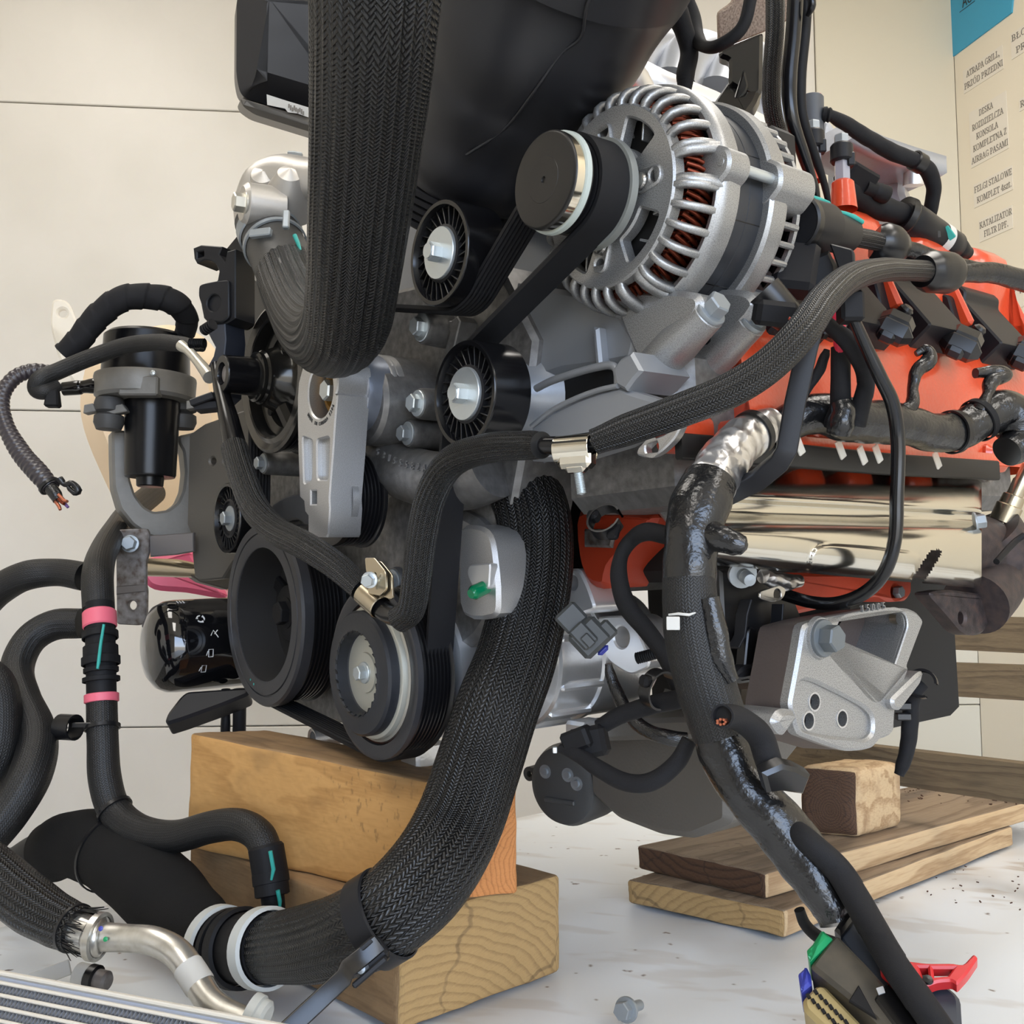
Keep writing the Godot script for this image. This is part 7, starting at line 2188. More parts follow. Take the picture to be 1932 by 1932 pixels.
	for q in [[[1588, 800, 0.69, 66], [1586, 760, 0.685, 38], [1586, 700, 0.68, 36], [1586, 655, 0.68, 36]]]:
		var s := pth(q, 6)
		var ft := cable("power_cable", "stiff cloth-covered power cable with a pink-red neck rising from the harness", s, M.cloth_tape, lumpy(0.02, 60.0))
		var s2 := pth([[1586, 668, 0.678, 24], [1584, 630, 0.676, 26], [1578, 600, 0.676, 28], [1570, 580, 0.676, 26]], 5)
		part("red_tube", ft, M.red_tube, func(mb: MB): mb.tube(s2[0], s2[1], 20))
		var s3 := pth([[1582, 818, 0.678, 44], [1586, 800, 0.676, 52], [1592, 780, 0.676, 46], [1588, 760, 0.678, 39]], 5)
		part("cut_sleeve", ft, M.tape, func(mb: MB): mb.tube(s3[0], s3[1], 24, true, 2.0, 30.0, lumpy(0.05, 200.0)))
	var w := pth([[1560, 610, 0.66, 26], [1596, 640, 0.66, 34], [1624, 680, 0.665, 36], [1634, 720, 0.675, 32], [1626, 760, 0.68, 34], [1612, 800, 0.685, 40]], 7)
	cable("taped_cable", "bent cloth-taped cable curving right beside the red power cable", w, M.cloth_tape, wrapped(0.02, 0.05), 24)
	for e in [[[[1680, 792, 0.73, 40], [1720, 764, 0.735, 26], [1722, 735, 0.74, 20], [1730, 700, 0.745, 26], [1752, 680, 0.75, 30], [1748, 660, 0.752, 22], [1728, 668, 0.752, 12]], "short taped lead from the harness to the middle coil's plug"], [[[1845, 780, 0.775, 36], [1864, 745, 0.78, 22], [1870, 720, 0.785, 28], [1895, 705, 0.79, 26], [1840, 704, 0.785, 20]], "forked taped lead from the harness to the right coil's plug"], [[[1520, 742, 0.69, 14], [1545, 700, 0.69, 20], [1556, 672, 0.69, 18], [1560, 660, 0.69, 12]], "thin taped lead between braided line and power cable"]]:
		var s := pth(e[0], 6)
		cable("coil_lead", e[1], s, M.tape if e[0][0][0] != 1520 else M.cloth_tape, lumpy(0.08, 200.0), 16)
	# flat black cover strip and round rubber tube
	var sp := []
	for e in [[1540, 590, 0.60], [1522, 660, 0.60], [1500, 760, 0.60], [1484, 850, 0.60], [1470, 872, 0.60], [1430, 905, 0.61], [1370, 935, 0.62], [1330, 950, 0.63]]: sp.append(at(e[0], e[1], e[2]))
	one("flat_loom", "flat black cable loom bent like a knee in front of the foil neck", "loom", M.satin, func(mb: MB): strap(mb, sp, Vector3(1, -0.1, 0.2), 0.0125, 0.009))
	var r := pth([[1610, 600, 0.64, 22], [1632, 650, 0.645, 24], [1660, 710, 0.65, 26], [1684, 762, 0.655, 27], [1694, 830, 0.66, 27], [1692, 940, 0.66, 26], [1688, 1020, 0.66, 26], [1668, 1080, 0.665, 26], [1632, 1118, 0.675, 26], [1580, 1138, 0.69, 26], [1530, 1136, 0.71, 24], [1480, 1122, 0.73, 24]], 8)
	cable("rubber_tube", "long black rubber tube looping down across the shiny heat shield", r, M.gloss_black)
	# small lower things
	var b1 := pth([[1262, 1010, 0.66, 36], [1220, 1004, 0.67, 36], [1190, 1020, 0.68, 30], [1172, 1048, 0.68, 28], [1168, 1090, 0.68, 34], [1182, 1140, 0.675, 36], [1220, 1190, 0.665, 34], [1256, 1240, 0.655, 32], [1278, 1300, 0.65, 26]], 7)
	cable("flat_lead", "dull black cloth lead drooping left of the main harness", b1, M.cloth_tape, lumpy(0.06, 60.0), 18)
	var b2 := pth([[1300, 1396, 0.60, 30], [1276, 1440, 0.60, 34], [1230, 1474, 0.605, 36], [1180, 1476, 0.615, 34], [1130, 1450, 0.63, 32], [1090, 1424, 0.645, 28], [1058, 1412, 0.655, 18]], 7)
	var bt := cable("flat_lead", "black cloth lead sagging in a loop below the compressor", b2, M.cloth_tape, lumpy(0.06, 50.0), 18)
	part("end_plug", bt, M.matte, func(mb: MB):
		mb.box(fr2(at(1112, 1400, 0.655), at(1050, 1412, 0.66)), Vector3(0.02, 0.024, 0.02), 0.003)
		mb.box(fr2(at(1090, 1395, 0.65), at(1040, 1414, 0.66)), Vector3(0.014, 0.02, 0.012), 0.002))
	part("pin", bt, M.zinc, func(mb: MB): mb.box(ax(at(1047, 1415, 0.645), Vector3(0, 0, 1)), Vector3(0.003, 0.004, 0.003), 0.0005))
	var b3 := pth([[1130, 1372, 0.66, 30], [1170, 1350, 0.655, 34], [1230, 1330, 0.645, 36], [1285, 1318, 0.635, 36]], 5)
	cable("taped_cable", "thick taped cable running below the round clips, right of the compressor", b3, M.cloth_tape, lumpy(0.05, 70.0))
	for e in [[1143, 985, 0.69, "open black round cable clip above the orange block", 30], [1240, 1300, 0.64, "open black round cable clip beside the lower harness", 34]]:
		var kt2 := thing("round_clip", e[3], "clip", Transform3D(Basis(), at(e[0], e[1], e[2])))
		var f := ax(at(e[0], e[1], e[2]), Vector3(-0.45, 0.55, 0.7) if e[1] < 1100 else Vector3(0.6, -0.2, 0.75))
		var m := pm(1.0, f.origin)
		part("ring", kt2, M.black, func(mb: MB): mb.lathe(f, [[e[4] * m, -0.004], [(e[4] + 4) * m, -0.004], [(e[4] + 4) * m, 0.005], [e[4] * m, 0.005], [e[4] * m, -0.004]], 32, 0.6, TAU - 0.1))
		part("catch", kt2, M.matte, func(mb: MB):
			mb.box(off(f, -e[4] * m, e[4] * m * 0.5, 0), Vector3(24 * m, 22 * m, 24 * m), 0.002)
			mb.box(off(f, e[4] * m * 0.8, -e[4] * m * 0.8, 0), Vector3(22 * m, 34 * m, 14 * m), 0.0015))
	one("stud", "black threaded stud beside the bright compressor ear", "stud", M.matte, func(mb: MB):
		var sf := ax(at(1202, 1242, 0.70), at(1256, 1228, 0.69) - at(1202, 1242, 0.70))
		var pr := [[0.0, 0.0]]
		for i in 12: pr.append_array([[0.0042, 0.0016 * i], [0.0034, 0.0016 * i + 0.0008]])
		pr.append([0.0, 0.0195])
		mb.lathe(sf, pr, 16))
	# black plastic bracket between harness and mount
	var pb := thing("plastic_bracket", "black moulded plastic bracket behind the main harness, with curled tabs", "bracket", Transform3D(EB, eu(1420, 1250, 0.49)))
	var pf := SF(0.48)
	part("panel", pb, M.black, func(mb: MB): mb.slab(pf, on(pf, [[1360, 1075], [1480, 1085], [1500, 1130], [1520, 1180], [1485, 1240], [1470, 1280], [1400, 1290], [1370, 1280]]), 0.01, 0.002))
	part("tab", pb, M.black, func(mb: MB):
		var g := SF(0.495)
		mb.slab(g, soft(on(g, [[1404, 1270], [1412, 1190], [1418, 1182], [1426, 1186], [1432, 1220], [1446, 1238], [1462, 1246], [1458, 1270], [1420, 1282]]), 0.002, 2), 0.008, 0.001))
	part("lip", pb, M.satin, func(mb: MB):
		var g := SF(0.5)
		mb.slab(g, soft(on(g, [[1382, 1282], [1404, 1258], [1450, 1246], [1462, 1252], [1454, 1272], [1400, 1284]]), 0.003, 2), 0.012, 0.002))
	for q in [[[1408, 1132], [1400, 1160], [1396, 1200], [1384, 1222]], [[1468, 1140], [1466, 1170], [1456, 1200], [1442, 1218]]]:
		part("edge", pb, M.satin, func(mb: MB):
			var P := []
			for p in q: P.append(eu(p[0], p[1], 0.492))
			strap(mb, P, EB.x, 0.01, 0.002))
	part("bolt", pb, M.zinc_dull, func(mb: MB):
		var sf := ax(eu(1402, 1084, 0.52), eu(1436, 1112, 0.545) - eu(1402, 1084, 0.52))
		mb.lathe(sf, [[0.0, -0.004], [0.0095, -0.003], [0.0095, 0.0], [0.0045, 0.0005], [0.0045, 0.004], [0.0038, 0.0045], [0.0045, 0.005], [0.0038, 0.0065], [0.0045, 0.007], [0.0038, 0.0085], [0.0045, 0.009], [0.004, 0.012], [0.0, 0.0125]], 20))
	part("tin_plate", pb, M.steel, func(mb: MB):
		var g := SF(0.505)
		var h := on(g, [[1467, 1122]])[0]
		mb.slab(g, soft(on(g, [[1434, 1116], [1472, 1104], [1484, 1112], [1478, 1130], [1458, 1136], [1434, 1130]]), 0.003, 3), 0.0015, 0.0003, [disc(h.x, h.y, 0.0042, 16)]))
	part("foil_cap", pb, M.foil, func(mb: MB):
		var s := pu([[1440, 1086, 0.5, 30], [1475, 1098, 0.5, 36], [1508, 1096, 0.5, 24]], 4)
		mb.tube(s[0], s[1], 20))
	# lead behind the mount on the right
	var rl := pth([[1742, 1290, 0.80, 24], [1724, 1310, 0.80, 30], [1718, 1350, 0.80, 30], [1714, 1400, 0.80, 30], [1704, 1440, 0.80, 26], [1696, 1462, 0.80, 18]], 6)
	var rt := cable("taped_cable", "bumpy taped cable end hanging right of the cast mount", rl, M.cloth_tape, lumpy(0.06, 130.0))
	part("clip", rt, M.black, func(mb: MB): mb.lathe(ax(at(1740, 1290, 0.79), Vector3(-0.5, 0.2, 0.8)), [[0.0095, -0.004], [0.0115, -0.004], [0.0115, 0.004], [0.0095, 0.004]], 24, 0.0, 5.0))
	part("barb", rt, M.black, func(mb: MB):
		for y in [1332, 1352]: mb.box(ax(at(1704, y, 0.795), Vector3(0, 0, 1)), Vector3(0.012, 0.006, 0.006), 0.001))

func plug() -> void:
	var t := thing("wiring_plug", "large multi-coloured wiring plug with red lever, lying on the tarpaulin at lower right", "connector", Transform3D(Basis(), at(1640, 1920, 0.52)))
	var y := (at(1720, 1990, 0.47) - at(1570, 1770, 0.535)).normalized()
	var z := (CT.basis.z + Vector3(-0.1, 0.75, 0)).normalized()
	z = (z - y * z.dot(y)).normalized()
	var f := Transform3D(Basis(y.cross(z), y, z), at(1580, 1765, 0.525))
	var w := func(px: float, py: float) -> Vector2:
		var q := f.affine_inverse() * hit(px, py, f.origin, f.basis.z)
		return Vector2(q.x, q.y)
	var fl := func(a: Array) -> PackedVector2Array:
		var o := PackedVector2Array()
		for p in a: o.append(w.call(p[0], p[1]))
		return o
	part("shroud", t, M.cover_blue, func(mb: MB):
		mb.slab(off(f, 0, 0, 0.004), soft(fl.call([[1578, 1772], [1612, 1722], [1624, 1732], [1660, 1780], [1740, 1842], [1790, 1870], [1812, 1890], [1816, 1960], [1760, 1980], [1690, 1930]]), 0.003, 2), 0.014, 0.002))
	part("shroud_rim", t, M.gloss_black, func(mb: MB):
		mb.slab(off(f, 0, 0, 0.008), fl.call([[1576, 1772], [1612, 1716], [1626, 1732], [1588, 1784]]), 0.01, 0.0015))
	part("shell", t, M.dust_plastic, func(mb: MB):
		mb.slab(off(f, 0, 0, 0.008), soft(fl.call([[1574, 1786], [1582, 1782], [1640, 1842], [1700, 1910], [1740, 1960], [1690, 1980], [1640, 1932], [1530, 1842]]), 0.002, 2), 0.022, 0.002))
	part("arrow", t, M.matte, func(mb: MB): mb.slab(off(f, 0, 0, 0.0095), fl.call([[1622, 1882], [1656, 1945], [1604, 1912]]), 0.002, 0.0006))
	part("green_key", t, M.green, func(mb: MB): mb.slab(off(f, 0, 0, 0.009), soft(fl.call([[1552, 1774], [1574, 1790], [1530, 1834], [1524, 1812], [1536, 1800]]), 0.001, 2), 0.016, 0.002))
	part("blue_key", t, M.blue, func(mb: MB): mb.slab(off(f, 0, 0, 0.002), soft(fl.call([[1506, 1840], [1522, 1826], [1530, 1842], [1532, 1860], [1512, 1876]]), 0.001, 2), 0.016, 0.0015))
	part("tan_block", t, M.tan, func(mb: MB): mb.slab(off(f, 0, 0, 0.002), soft(fl.call([[1514, 1890], [1540, 1862], [1556, 1862], [1640, 1950], [1610, 1970], [1560, 1950], [1518, 1910]]), 0.002, 2), 0.02, 0.002))
	for k in 2:
		part("pin_row", t, M.matte, func(mb: MB):
			for i in 7:
				var a: Vector2 = w.call(1526 + 7 * k * 2 + i * 9.5, 1886 - 8 * k + i * 9.5)
				mb.box(f * Transform3D(Basis(), Vector3(a.x, a.y, 0.0024)), Vector3(0.0016, 0.0026, 0.001)))
	part("black_shell", t, M.gloss_black, func(mb: MB): mb.slab(off(f, 0, 0, 0.0092), soft(fl.call([[1646, 1906], [1678, 1872], [1740, 1940], [1740, 1990], [1700, 1980]]), 0.002, 2), 0.02, 0.002))
	part("label", t, M.print_white, func(mb: MB): mb.slab(off(f, 0, 0, 0.0097), fl.call([[1655, 1890], [1668, 1886], [1672, 1898], [1660, 1902]]), 0.001))
	part("lever", t, M.red, func(mb: MB):
		var g := off(f, 0, 0, 0.012)
		mb.slab(g, soft(fl.call([[1660, 1856], [1678, 1848], [1686, 1840], [1720, 1844], [1750, 1848], [1800, 1848], [1818, 1852], [1838, 1830], [1846, 1838], [1826, 1868], [1806, 1890], [1798, 1882], [1770, 1884], [1756, 1890], [1722, 1900], [1724, 1918], [1706, 1904], [1690, 1880], [1672, 1868]]), 0.002, 2), 0.006, 0.001, [fl.call([[1736, 1856], [1752, 1856], [1754, 1876], [1744, 1878]]), fl.call([[1762, 1858], [1800, 1858], [1790, 1872], [1764, 1874]])]))
	part("lever_pin", t, M.black, func(mb: MB):
		for q in [[1697, 1876], [1752, 1882]]:
			var c: Vector2 = w.call(q[0], q[1])
			mb.lathe(f * Transform3D(Basis(), Vector3(c.x, c.y, 0.012)), [[0.0, 0.0014], [0.0022, 0.0012], [0.0026, 0.0]], 16))

func top_right() -> void:
	# intake manifold
	var t := thing("intake_manifold", "bright silver intake manifold runners behind the alternator", "manifold", Transform3D(Basis(), at(1300, 200, 1.05)))
	for e in [[1215, 190, 96, 1.0], [1305, 205, 104, 1.03], [1392, 220, 100, 1.06]]:
		part("runner", t, M.silver_paint, func(mb: MB):
			var s := pth([[e[0] - 40, e[1] - 30, e[3] - 0.03, e[2]], [e[0] - 20, e[1] - 80, e[3] + 0.0, e[2]], [e[0] + 20, e[1] - 92, e[3] + 0.04, e[2]], [e[0] + 66, e[1] - 50, e[3] + 0.07, e[2]], [e[0] + 84, e[1] + 30, e[3] + 0.08, e[2]]], 6)
			mb.tube(s[0], s[1], 32))
	part("flange", t, M.bright_alu, func(mb: MB):
		var P := [at(1160, 120, 0.93), at(1240, 160, 0.94), at(1330, 196, 0.96), at(1440, 250, 0.99)]
		strap(mb, P, Vector3(0.2, 1, 0.2), 0.022, 0.03))
	part("bolt_pad", t, M.bright_alu, func(mb: MB): mb.lathe(ax(at(1192, 152, 0.9), Vector3(-0.5, 0.5, 0.7)), [[0.0, 0.01], [0.014, 0.01], [0.016, 0.0], [0.016, -0.03]], 24))
	# cables above the alternator
	var a := pth([[1262, -20, 0.78, 34], [1276, 20, 0.78, 44], [1292, 62, 0.785, 36], [1300, 100, 0.79, 34], [1294, 140, 0.79, 34], [1292, 180, 0.79, 22]], 7)
	cable("flat_lead", "black cloth lead twisting down behind the top of the alternator", a, M.cloth_tape, lumpy(0.06, 60.0))
	var b := pth([[1286, -20, 0.8, 28], [1306, 30, 0.8, 30], [1314, 70, 0.79, 30], [1330, 88, 0.77, 22], [1360, 84, 0.75, 24], [1400, 52, 0.74, 24], [1418, -10, 0.74, 24]], 7)
	cable("flat_lead", "black cloth lead in a U-bend under the tan underside at the top", b, M.cloth_tape, null, 18)
	# tan-coloured underside of a plate
	one("felt_plate", "tan speckled plate seen from below at the top edge", "plate", M.felt, func(mb: MB):
		var f := Transform3D(Basis(Vector3.RIGHT, 0.75) , at(1420, 40, 0.86))
		mb.slab(f, soft(on(f, [[1354, 26], [1380, 8], [1400, -30], [1500, -40], [1500, 30], [1486, 40], [1440, 62], [1358, 95], [1356, 90]]), 0.003, 2), 0.006, 0.0015))
	var k := thing("black_stay", "shiny black pressed-steel stay under the tan plate", "stay", Transform3D(Basis(), at(1390, 190, 0.85)))
	var f2 := Transform3D(Basis(Vector3.UP, -0.2), at(1400, 120, 0.85))
	part("blade", k, M.gloss, func(mb: MB): mb.slab(f2, soft(on(f2, [[1356, 92], [1440, 58], [1438, 172], [1428, 184], [1405, 176], [1374, 156], [1376, 112], [1356, 106]]), 0.003, 2), 0.012, 0.003))
	part("leg", k, M.gloss_black, func(mb: MB):
		var g := Transform3D(Basis(Vector3.UP, -0.2) * Basis(Vector3.RIGHT, -0.5), at(1390, 185, 0.845))
		mb.slab(g, soft(on(g, [[1374, 150], [1400, 160], [1436, 168], [1426, 190], [1408, 216], [1345, 192]]), 0.003, 2), 0.012, 0.003))
	part("emboss", k, M.gloss_black, func(mb: MB):
		var g := off(f2, 0, 0, 0.0035)
		mb.slab(g, soft(on(g, [[1404, 128], [1412, 160], [1408, 172], [1384, 200], [1382, 192], [1396, 150]]), 0.002, 3), 0.004, 0.0015))
	# vertical hoses
	var s := pth([[1462, -40, 0.78, 36], [1462, 60, 0.78, 35], [1456, 140, 0.785, 35], [1458, 210, 0.79, 34], [1476, 275, 0.80, 32], [1484, 300, 0.81, 30]], 7)
	hose("braided_pipe", "slim braided pipe standing upright behind the alternator, beside the black tubes", s, 0, 0.0, M.braid, 0.6)
	for e in [[1503, 12, 30, "glossy black flat tube rising behind the alternator, left of two", 0.76], [1524, 6, 22, "glossy black flat tube rising behind the alternator, right of two", 0.77]]:
		var q := pth([[e[0], -40, e[4], e[2]], [e[0] - 6, 60, e[4], e[2]], [e[0] - 14, 150, e[4], e[2]], [e[0] - 10, 220, e[4], e[2] * 0.9], [e[0] + 12, 290, e[4] + 0.01, e[2] * 0.8], [e[0] + 32, 350, e[4] + 0.02, e[2] * 0.6], [e[0] + 44, 410, e[4] + 0.03, e[2] * 0.35]], 7)
		cable("flat_tube", e[3], q, M.gloss_black if e[0] == 1503 else M.matte, null, 18)
	one("tube_clip", "black plastic clip on the flat tubes at the top edge", "clip", M.gloss_black, func(mb: MB):
		var q := pth([[1528, -10, 0.75, 14], [1532, 10, 0.75, 16], [1524, 30, 0.755, 10]], 4)
		mb.tube(q[0], q[1], 12))
	# alternator plug
	var p := thing("alternator_boot", "black rubber boot with a teal stripe on the alternator's rear terminal", "boot", Transform3D(EB, at(1530, 430, 0.72)))
	var x0 := at(1500, 420, 0.70)
	var x1 := at(1612, 447, 0.765)
	var bx := ax(x0, x1 - x0)
	var m := pm(1.0, at(1560, 430, 0.73))
	part("sleeve", p, M.satin, func(mb: MB): mb.lathe(bx, [[0.0, 0.0], [44 * m, 0.0], [48 * m, 0.004], [48 * m, 0.038], [40 * m, 0.039], [38 * m, 0.042], [38 * m, 0.075], [33 * m, 0.079], [0.0, 0.079]], 40))
	part("rim", p, M.black, func(mb: MB): mb.lathe(bx, [[46 * m, -0.001], [50.5 * m, 0.0], [50.5 * m, 0.006], [48 * m, 0.007]], 40))
	part("paint_stripe", p, M.green_mark, func(mb: MB):
		var P := []
		var R := []
		for i in 8:
			var tt := i / 7.0
			var an := 1.15 - 0.75 * tt
			var zz := lerpf(0.005, 0.077, tt)
			var rr: float = (48.2 if zz < 0.039 else 38.2) * m
			var dirv := bx.basis.inverse() * (Vector3.UP * sin(an) + (CT.origin - x0).normalized() * cos(an))
			var l2 := Vector2(dirv.x, dirv.y).normalized()
			P.append(bx * Vector3(l2.x * rr, l2.y * rr, zz))
			R.append(0.0016 + 0.0008 * sin(tt * 9.0))
		mb.tube(P, R, 8))
	part("skirt", p, M.satin, func(mb: MB): mb.box(fr2(at(1500, 510, 0.70), at(1510, 450, 0.71)), Vector3(0.03, 0.04, 0.02), 0.004))
	var gs := pth([[1608, 446, 0.765, 36], [1640, 452, 0.78, 36], [1656, 456, 0.79, 34]], 5)
	part("braid_end", p, M.braid, func(mb: MB): braid_tube(mb, gs, 0, 0.0, 0, 0.5))
	var cl := thing("cable_holder", "black plastic cable holder arm below the alternator boot", "holder", Transform3D(Basis(), at(1570, 520, 0.71)))
	part("arm", cl, M.matte, func(mb: MB):
		var f := Transform3D(Basis(Vector3.UP, -0.1), at(1570, 540, 0.70))
		mb.slab(f, on(f, [[1510, 492], [1566, 470], [1580, 500], [1584, 560], [1560, 620], [1530, 560]]), 0.02, 0.003))
	part("plate", cl, M.satin, func(mb: MB):
		var f := Transform3D(Basis(Vector3.UP, -0.5), at(1590, 500, 0.69))
		mb.slab(f, soft(on(f, [[1564, 458], [1610, 470], [1612, 510], [1586, 520]]), 0.002, 2), 0.006, 0.001))
	part("hook", cl, M.matte, func(mb: MB): mb.box(ax(at(1604, 580, 0.64), Vector3(0, 0, 1)), Vector3(0.015, 0.02, 0.014), 0.002))
	# round grommets and lines along the top of the cover
	for e in [[[[1650, 456, 0.80, 60], [1664, 460, 0.80, 78], [1680, 464, 0.805, 78], [1694, 466, 0.81, 60]], "smaller round black grommet on the hose behind the alternator boot"], [[[1740, 512, 0.725, 60], [1756, 513, 0.73, 78], [1786, 515, 0.74, 78], [1792, 516, 0.745, 60]], "large cupped black grommet where the slim braided line ends"]]:
		one("grommet", e[1], "grommet", M.black, func(mb: MB):
			var q := pth(e[0], 3)
			mb.tube(q[0], q[1], 32))
	var w1 := pth([[1690, 466, 0.81, 38], [1720, 474, 0.815, 34], [1760, 488, 0.82, 34], [1810, 502, 0.83, 30], [1860, 512, 0.84, 30]], 5)
	cable("taped_hose", "glossy taped hose running rearwards from the smaller grommet", w1, M.tape, lumpy(0.05, 150.0))
	var w2 := pth([[1784, 516, 0.745, 34], [1820, 516, 0.75, 34], [1858, 514, 0.76, 38], [1880, 516, 0.765, 40], [1960, 538, 0.78, 40]], 5)
	cable("taped_hose", "glossy taped hose leaving the frame at the right from the cupped grommet", w2, M.tape, lumpy(0.04, 120.0))
	# fuel rail pipe
	var r := pth([[1590, 355, 0.86, 50], [1616, 368, 0.87, 50], [1640, 384, 0.88, 44], [1660, 392, 0.885, 44], [1696, 402, 0.89, 40], [1708, 408, 0.9, 36]], 5)
	var rt := thing("vent_pipe", "thick black ribbed pipe running along the top of the orange cover", "pipe", Transform3D(Basis(), r[0][0]))
	part("ribbed_section", rt, M.matte, func(mb: MB): mb.tube(r[0], r[1], 28, true, 1.0, 1.0, func(a2: float, l: float) -> float: return 1.0 + 0.05 * smoothstep(0.2, 1.0, sin(l * 260.0))))
	var r2 := pth([[1704, 406, 0.895, 62], [1726, 418, 0.9, 62], [1760, 440, 0.92, 58], [1786, 456, 0.93, 54], [1800, 462, 0.94, 50]], 5)
	part("collar", rt, M.black, func(mb: MB): mb.lathe(ax(r2[0][0], r2[0][1] - r2[0][0]), [[0.0115, 0.0], [0.0165, -0.002], [0.0172, 0.004], [0.015, 0.007]], 32))
	part("smooth_section", rt, M.satin, func(mb: MB): mb.tube(r2[0], r2[1], 28))
	ring_on(rt, "paper_tag", M.label_white, r2, 13, 1.01, 0.009, 0.0004)
	part("tag_print", rt, M.ink, func(mb: MB): mb.box(ax(at(1772, 442, 0.885), Vector3(-0.3, 0.3, 1)), Vector3(0.0025, 0.007, 0.0006), 0.0005))
	var r3 := pth([[1796, 456, 0.94, 46], [1806, 466, 0.94, 40], [1826, 478, 0.95, 24]], 4)
	part("tail", rt, M.rubber, func(mb: MB): mb.tube(r3[0], r3[1], 20))
	part("paint_mark", rt, M.green_mark, func(mb: MB): mb.box(fr2(at(1790, 440, 0.91), at(1806, 462, 0.915)), Vector3(0.007, 0.014, 0.002), 0.001))
	one("fuel_plug", "black fuel-line connector with ridges, above the vent pipe", "connector", M.matte, func(mb: MB):
		mb.box(fr2(at(1616, 336, 0.86), at(1650, 356, 0.87)), Vector3(0.022, 0.03, 0.02), 0.002)
		var q := pth([[1628, 350, 0.86, 34], [1648, 358, 0.865, 30], [1656, 362, 0.866, 34], [1672, 368, 0.87, 34], [1676, 370, 0.87, 24]], 3)
		mb.tube(q[0], q[1], 20))
	# posts with caps
	for e in [[1534, 265, 285, 320, "black-capped clear post beside the grey sensor, left of two", 0.82], [1588, 290, 308, 358, "black-capped clear post standing on the orange boss, right of two", 0.81]]:
		var pt := thing("capped_post", e[4], "post", Transform3D(Basis(), at(e[0], e[3], e[5])))
		var mm := pm(1.0, at(e[0], e[1], e[5]))
		var up := Transform3D(Basis(Vector3.RIGHT, -PI / 2), at(e[0], e[1], e[5]))
		part("hex_nut", pt, M.zinc_dull, func(mb: MB): mb.hexa(off(up, 0, 0, 18 * mm), 24 * mm, 16 * mm, 16 * mm, 2 * mm))
		part("cap", pt, M.satin, func(mb: MB): mb.lathe(up, [[0.0, 18 * mm], [18 * mm, 18 * mm], [21 * mm, 14 * mm], [22 * mm, -14 * mm], [19 * mm, -17 * mm], [0.0, -17 * mm]], 28))
		part("hook", pt, M.satin, func(mb: MB): mb.box(Transform3D(Basis(), at(e[0] + 16, e[1] + 12, e[5] - 0.004)), Vector3(14 * mm, 26 * mm, 18 * mm), 2 * mm))
		part("stem", pt, M.clear_post, func(mb: MB): mb.hexa(off(up, 0, 0, -60 * mm), 26 * mm, 46 * mm))
		part("base", pt, M.orange, func(mb: MB): mb.lathe(up, [[17 * mm, -54 * mm], [21 * mm, -58 * mm], [26 * mm, -110 * mm]] if e[0] > 1550 else [[12 * mm, -50 * mm], [14 * mm, -54 * mm], [15 * mm, -80 * mm]], 24))
	# grey sensor with cable
	var st := thing("cam_sensor", "grey cylindrical sensor with a red tab at the top of the engine", "sensor", Transform3D(Basis(), at(1532, 240, 0.84)))
	var sf := Transform3D(Basis(Vector3.RIGHT, -PI / 2), at(1532, 240, 0.84))
	var sm := pm(1.0, sf.origin)
	part("body", st, M.sensor_grey, func(mb: MB): mb.lathe(sf, [[0.0, 58 * sm], [21 * sm, 58 * sm], [23 * sm, 55 * sm], [22 * sm, -30 * sm], [0.0, -32 * sm]], 32))
	part("tab", st, M.red, func(mb: MB): mb.box(off(sf, 8 * sm, 0, 60 * sm), Vector3(16 * sm, 20 * sm, 6 * sm), sm))
	part("socket", st, M.matte, func(mb: MB): mb.lathe(ax(at(1552, 216, 0.835), Vector3(1, -0.2, 0.2)), [[14 * sm, 0.0], [15 * sm, 6 * sm], [12 * sm, 8 * sm], [14 * sm, 12 * sm], [11 * sm, 16 * sm], [0.0, 16 * sm]], 20))
	var c := pth([[1560, 214, 0.84, 20], [1590, 230, 0.85, 26], [1640, 262, 0.87, 30], [1690, 290, 0.89, 30], [1728, 304, 0.9, 30], [1752, 324, 0.91, 30], [1762, 356, 0.92, 28], [1756, 392, 0.93, 27], [1752, 420, 0.94, 22]], 7)
	var ct := cable("taped_cable", "cloth-taped cable arching from the grey sensor down behind the cover", c, M.cloth_tape, lumpy(0.06, 110.0))
	ring_on(ct, "tie", M.black, c, 29, 1.04, 0.012, 0.0015)
	# silver cylinder-head casting behind
	var hc := thing("silver_casting", "light silver casting behind the vent pipe at the top right", "casting", Transform3D(Basis(), at(1680, 400, 1.0)))
	part("lid_flange", hc, M.silver_paint, func(mb: MB):
		var P := [at(1560, 268, 0.93), at(1616, 296, 0.95), at(1680, 316, 0.98), at(1738, 332, 1.0)]
		strap(mb, P, Vector3(0, 1, 0), 0.02, 0.06))
	part("body", hc, M.silver_paint, func(mb: MB):
		var f := Transform3D(Basis(Vector3.UP, -0.5), at(1660, 350, 1.0))
		mb.slab(f, soft(on(f, [[1560, 290], [1640, 310], [1690, 322], [1708, 340], [1704, 360], [1714, 380], [1700, 420], [1560, 380]]), 0.006, 3), 0.06, 0.006))
	part("ear", hc, M.bright_alu, func(mb: MB): mb.lathe(ax(at(1724, 326, 0.97), Vector3(0, 1, 0.2)), [[0.0, 0.008], [0.008, 0.008], [0.0095, 0.005], [0.0095, -0.012], [0.0, -0.012]], 20))
	part("fin", hc, M.silver_paint, func(mb: MB):
		var f := Transform3D(Basis(Vector3.UP, -0.4), at(1566, 245, 0.95))
		mb.slab(f, loopy(on(f, [[1556, 226], [1572, 240], [1582, 264], [1570, 280], [1550, 270]]), 3), 0.02, 0.003))
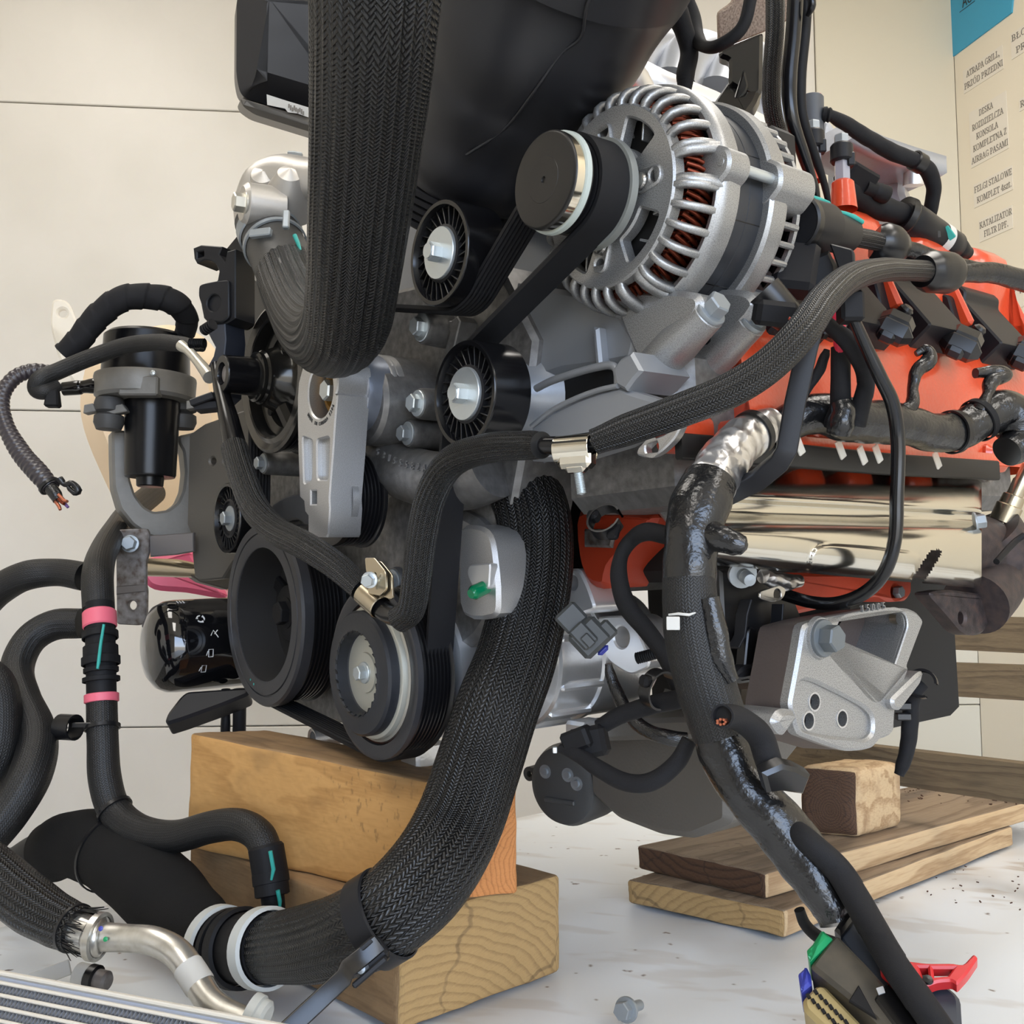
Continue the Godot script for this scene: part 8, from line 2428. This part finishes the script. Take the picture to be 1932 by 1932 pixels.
	# connectors under the alternator's rear
	var nz2 := thing("knock_plug", "black barrel connector below the alternator's right foot", "connector", Transform3D(Basis(), at(1470, 590, 0.62)))
	part("barrel", nz2, M.black, func(mb: MB):
		var q := pth([[1440, 548, 0.66, 70], [1478, 590, 0.66, 66], [1490, 602, 0.66, 60]], 3)
		mb.tube(q[0], q[1], 28))
	part("shell", nz2, M.matte, func(mb: MB):
		mb.box(fr2(at(1462, 592, 0.635), at(1500, 596, 0.635)), Vector3(0.016, 0.026, 0.018), 0.003))
	part("wire", nz2, M.orange_dull, func(mb: MB):
		var q := pth([[1488, 600, 0.62, 6], [1504, 606, 0.62, 6], [1510, 596, 0.625, 6]], 4)
		mb.tube(q[0], q[1], 8))

func top_mats() -> void:
	mt("silver_paint", rgb(168, 171, 177), 0.35, 0.6, {"bump": M.fine, "bs": 0.008, "s": 16.0})
	mt("felt", Color.WHITE, 0.75, 0.0, {"tex": nz(0.12, [[0.0, Color(0.3, 0.25, 0.21)], [0.4, Color(0.55, 0.48, 0.42)], [1.0, Color(0.7, 0.63, 0.56)]], 256, FastNoiseLite.TYPE_SIMPLEX, 4, 61), "s": 14.0})
	mt("clear_post", rgb(150, 148, 154), 0.25)
	mt("sensor_grey", rgb(70, 72, 76), 0.5)
	mt("cover_blue", rgb(38, 44, 54), 0.4)
	mt("blue_black", rgb(40, 44, 54), 0.5)
	mt("violet", rgb(110, 84, 140), 0.5)

func _ready() -> void:
	materials()
	setup()
	mt("label_strip", rgb(226, 218, 204), 0.6)
	mt("bark", rgb(74, 48, 34), 0.8)
	mt("cap_dark", rgb(58, 57, 56), 0.38, 0.75)
	mt("pale_ring", rgb(172, 180, 174), 0.4)
	mt("grey_ring", rgb(128, 130, 126), 0.45, 0.3)
	mt("stator", rgb(44, 46, 50), 0.42, 0.1, {"bump": M.fine, "bs": 0.004, "s": 40.0})
	hose_mats()
	top_mats()
	place()
	front()
	alternator()
	right_side()
	hoses()
	air_duct()
	radiator()
	left_group()
	harness()
	top_right()
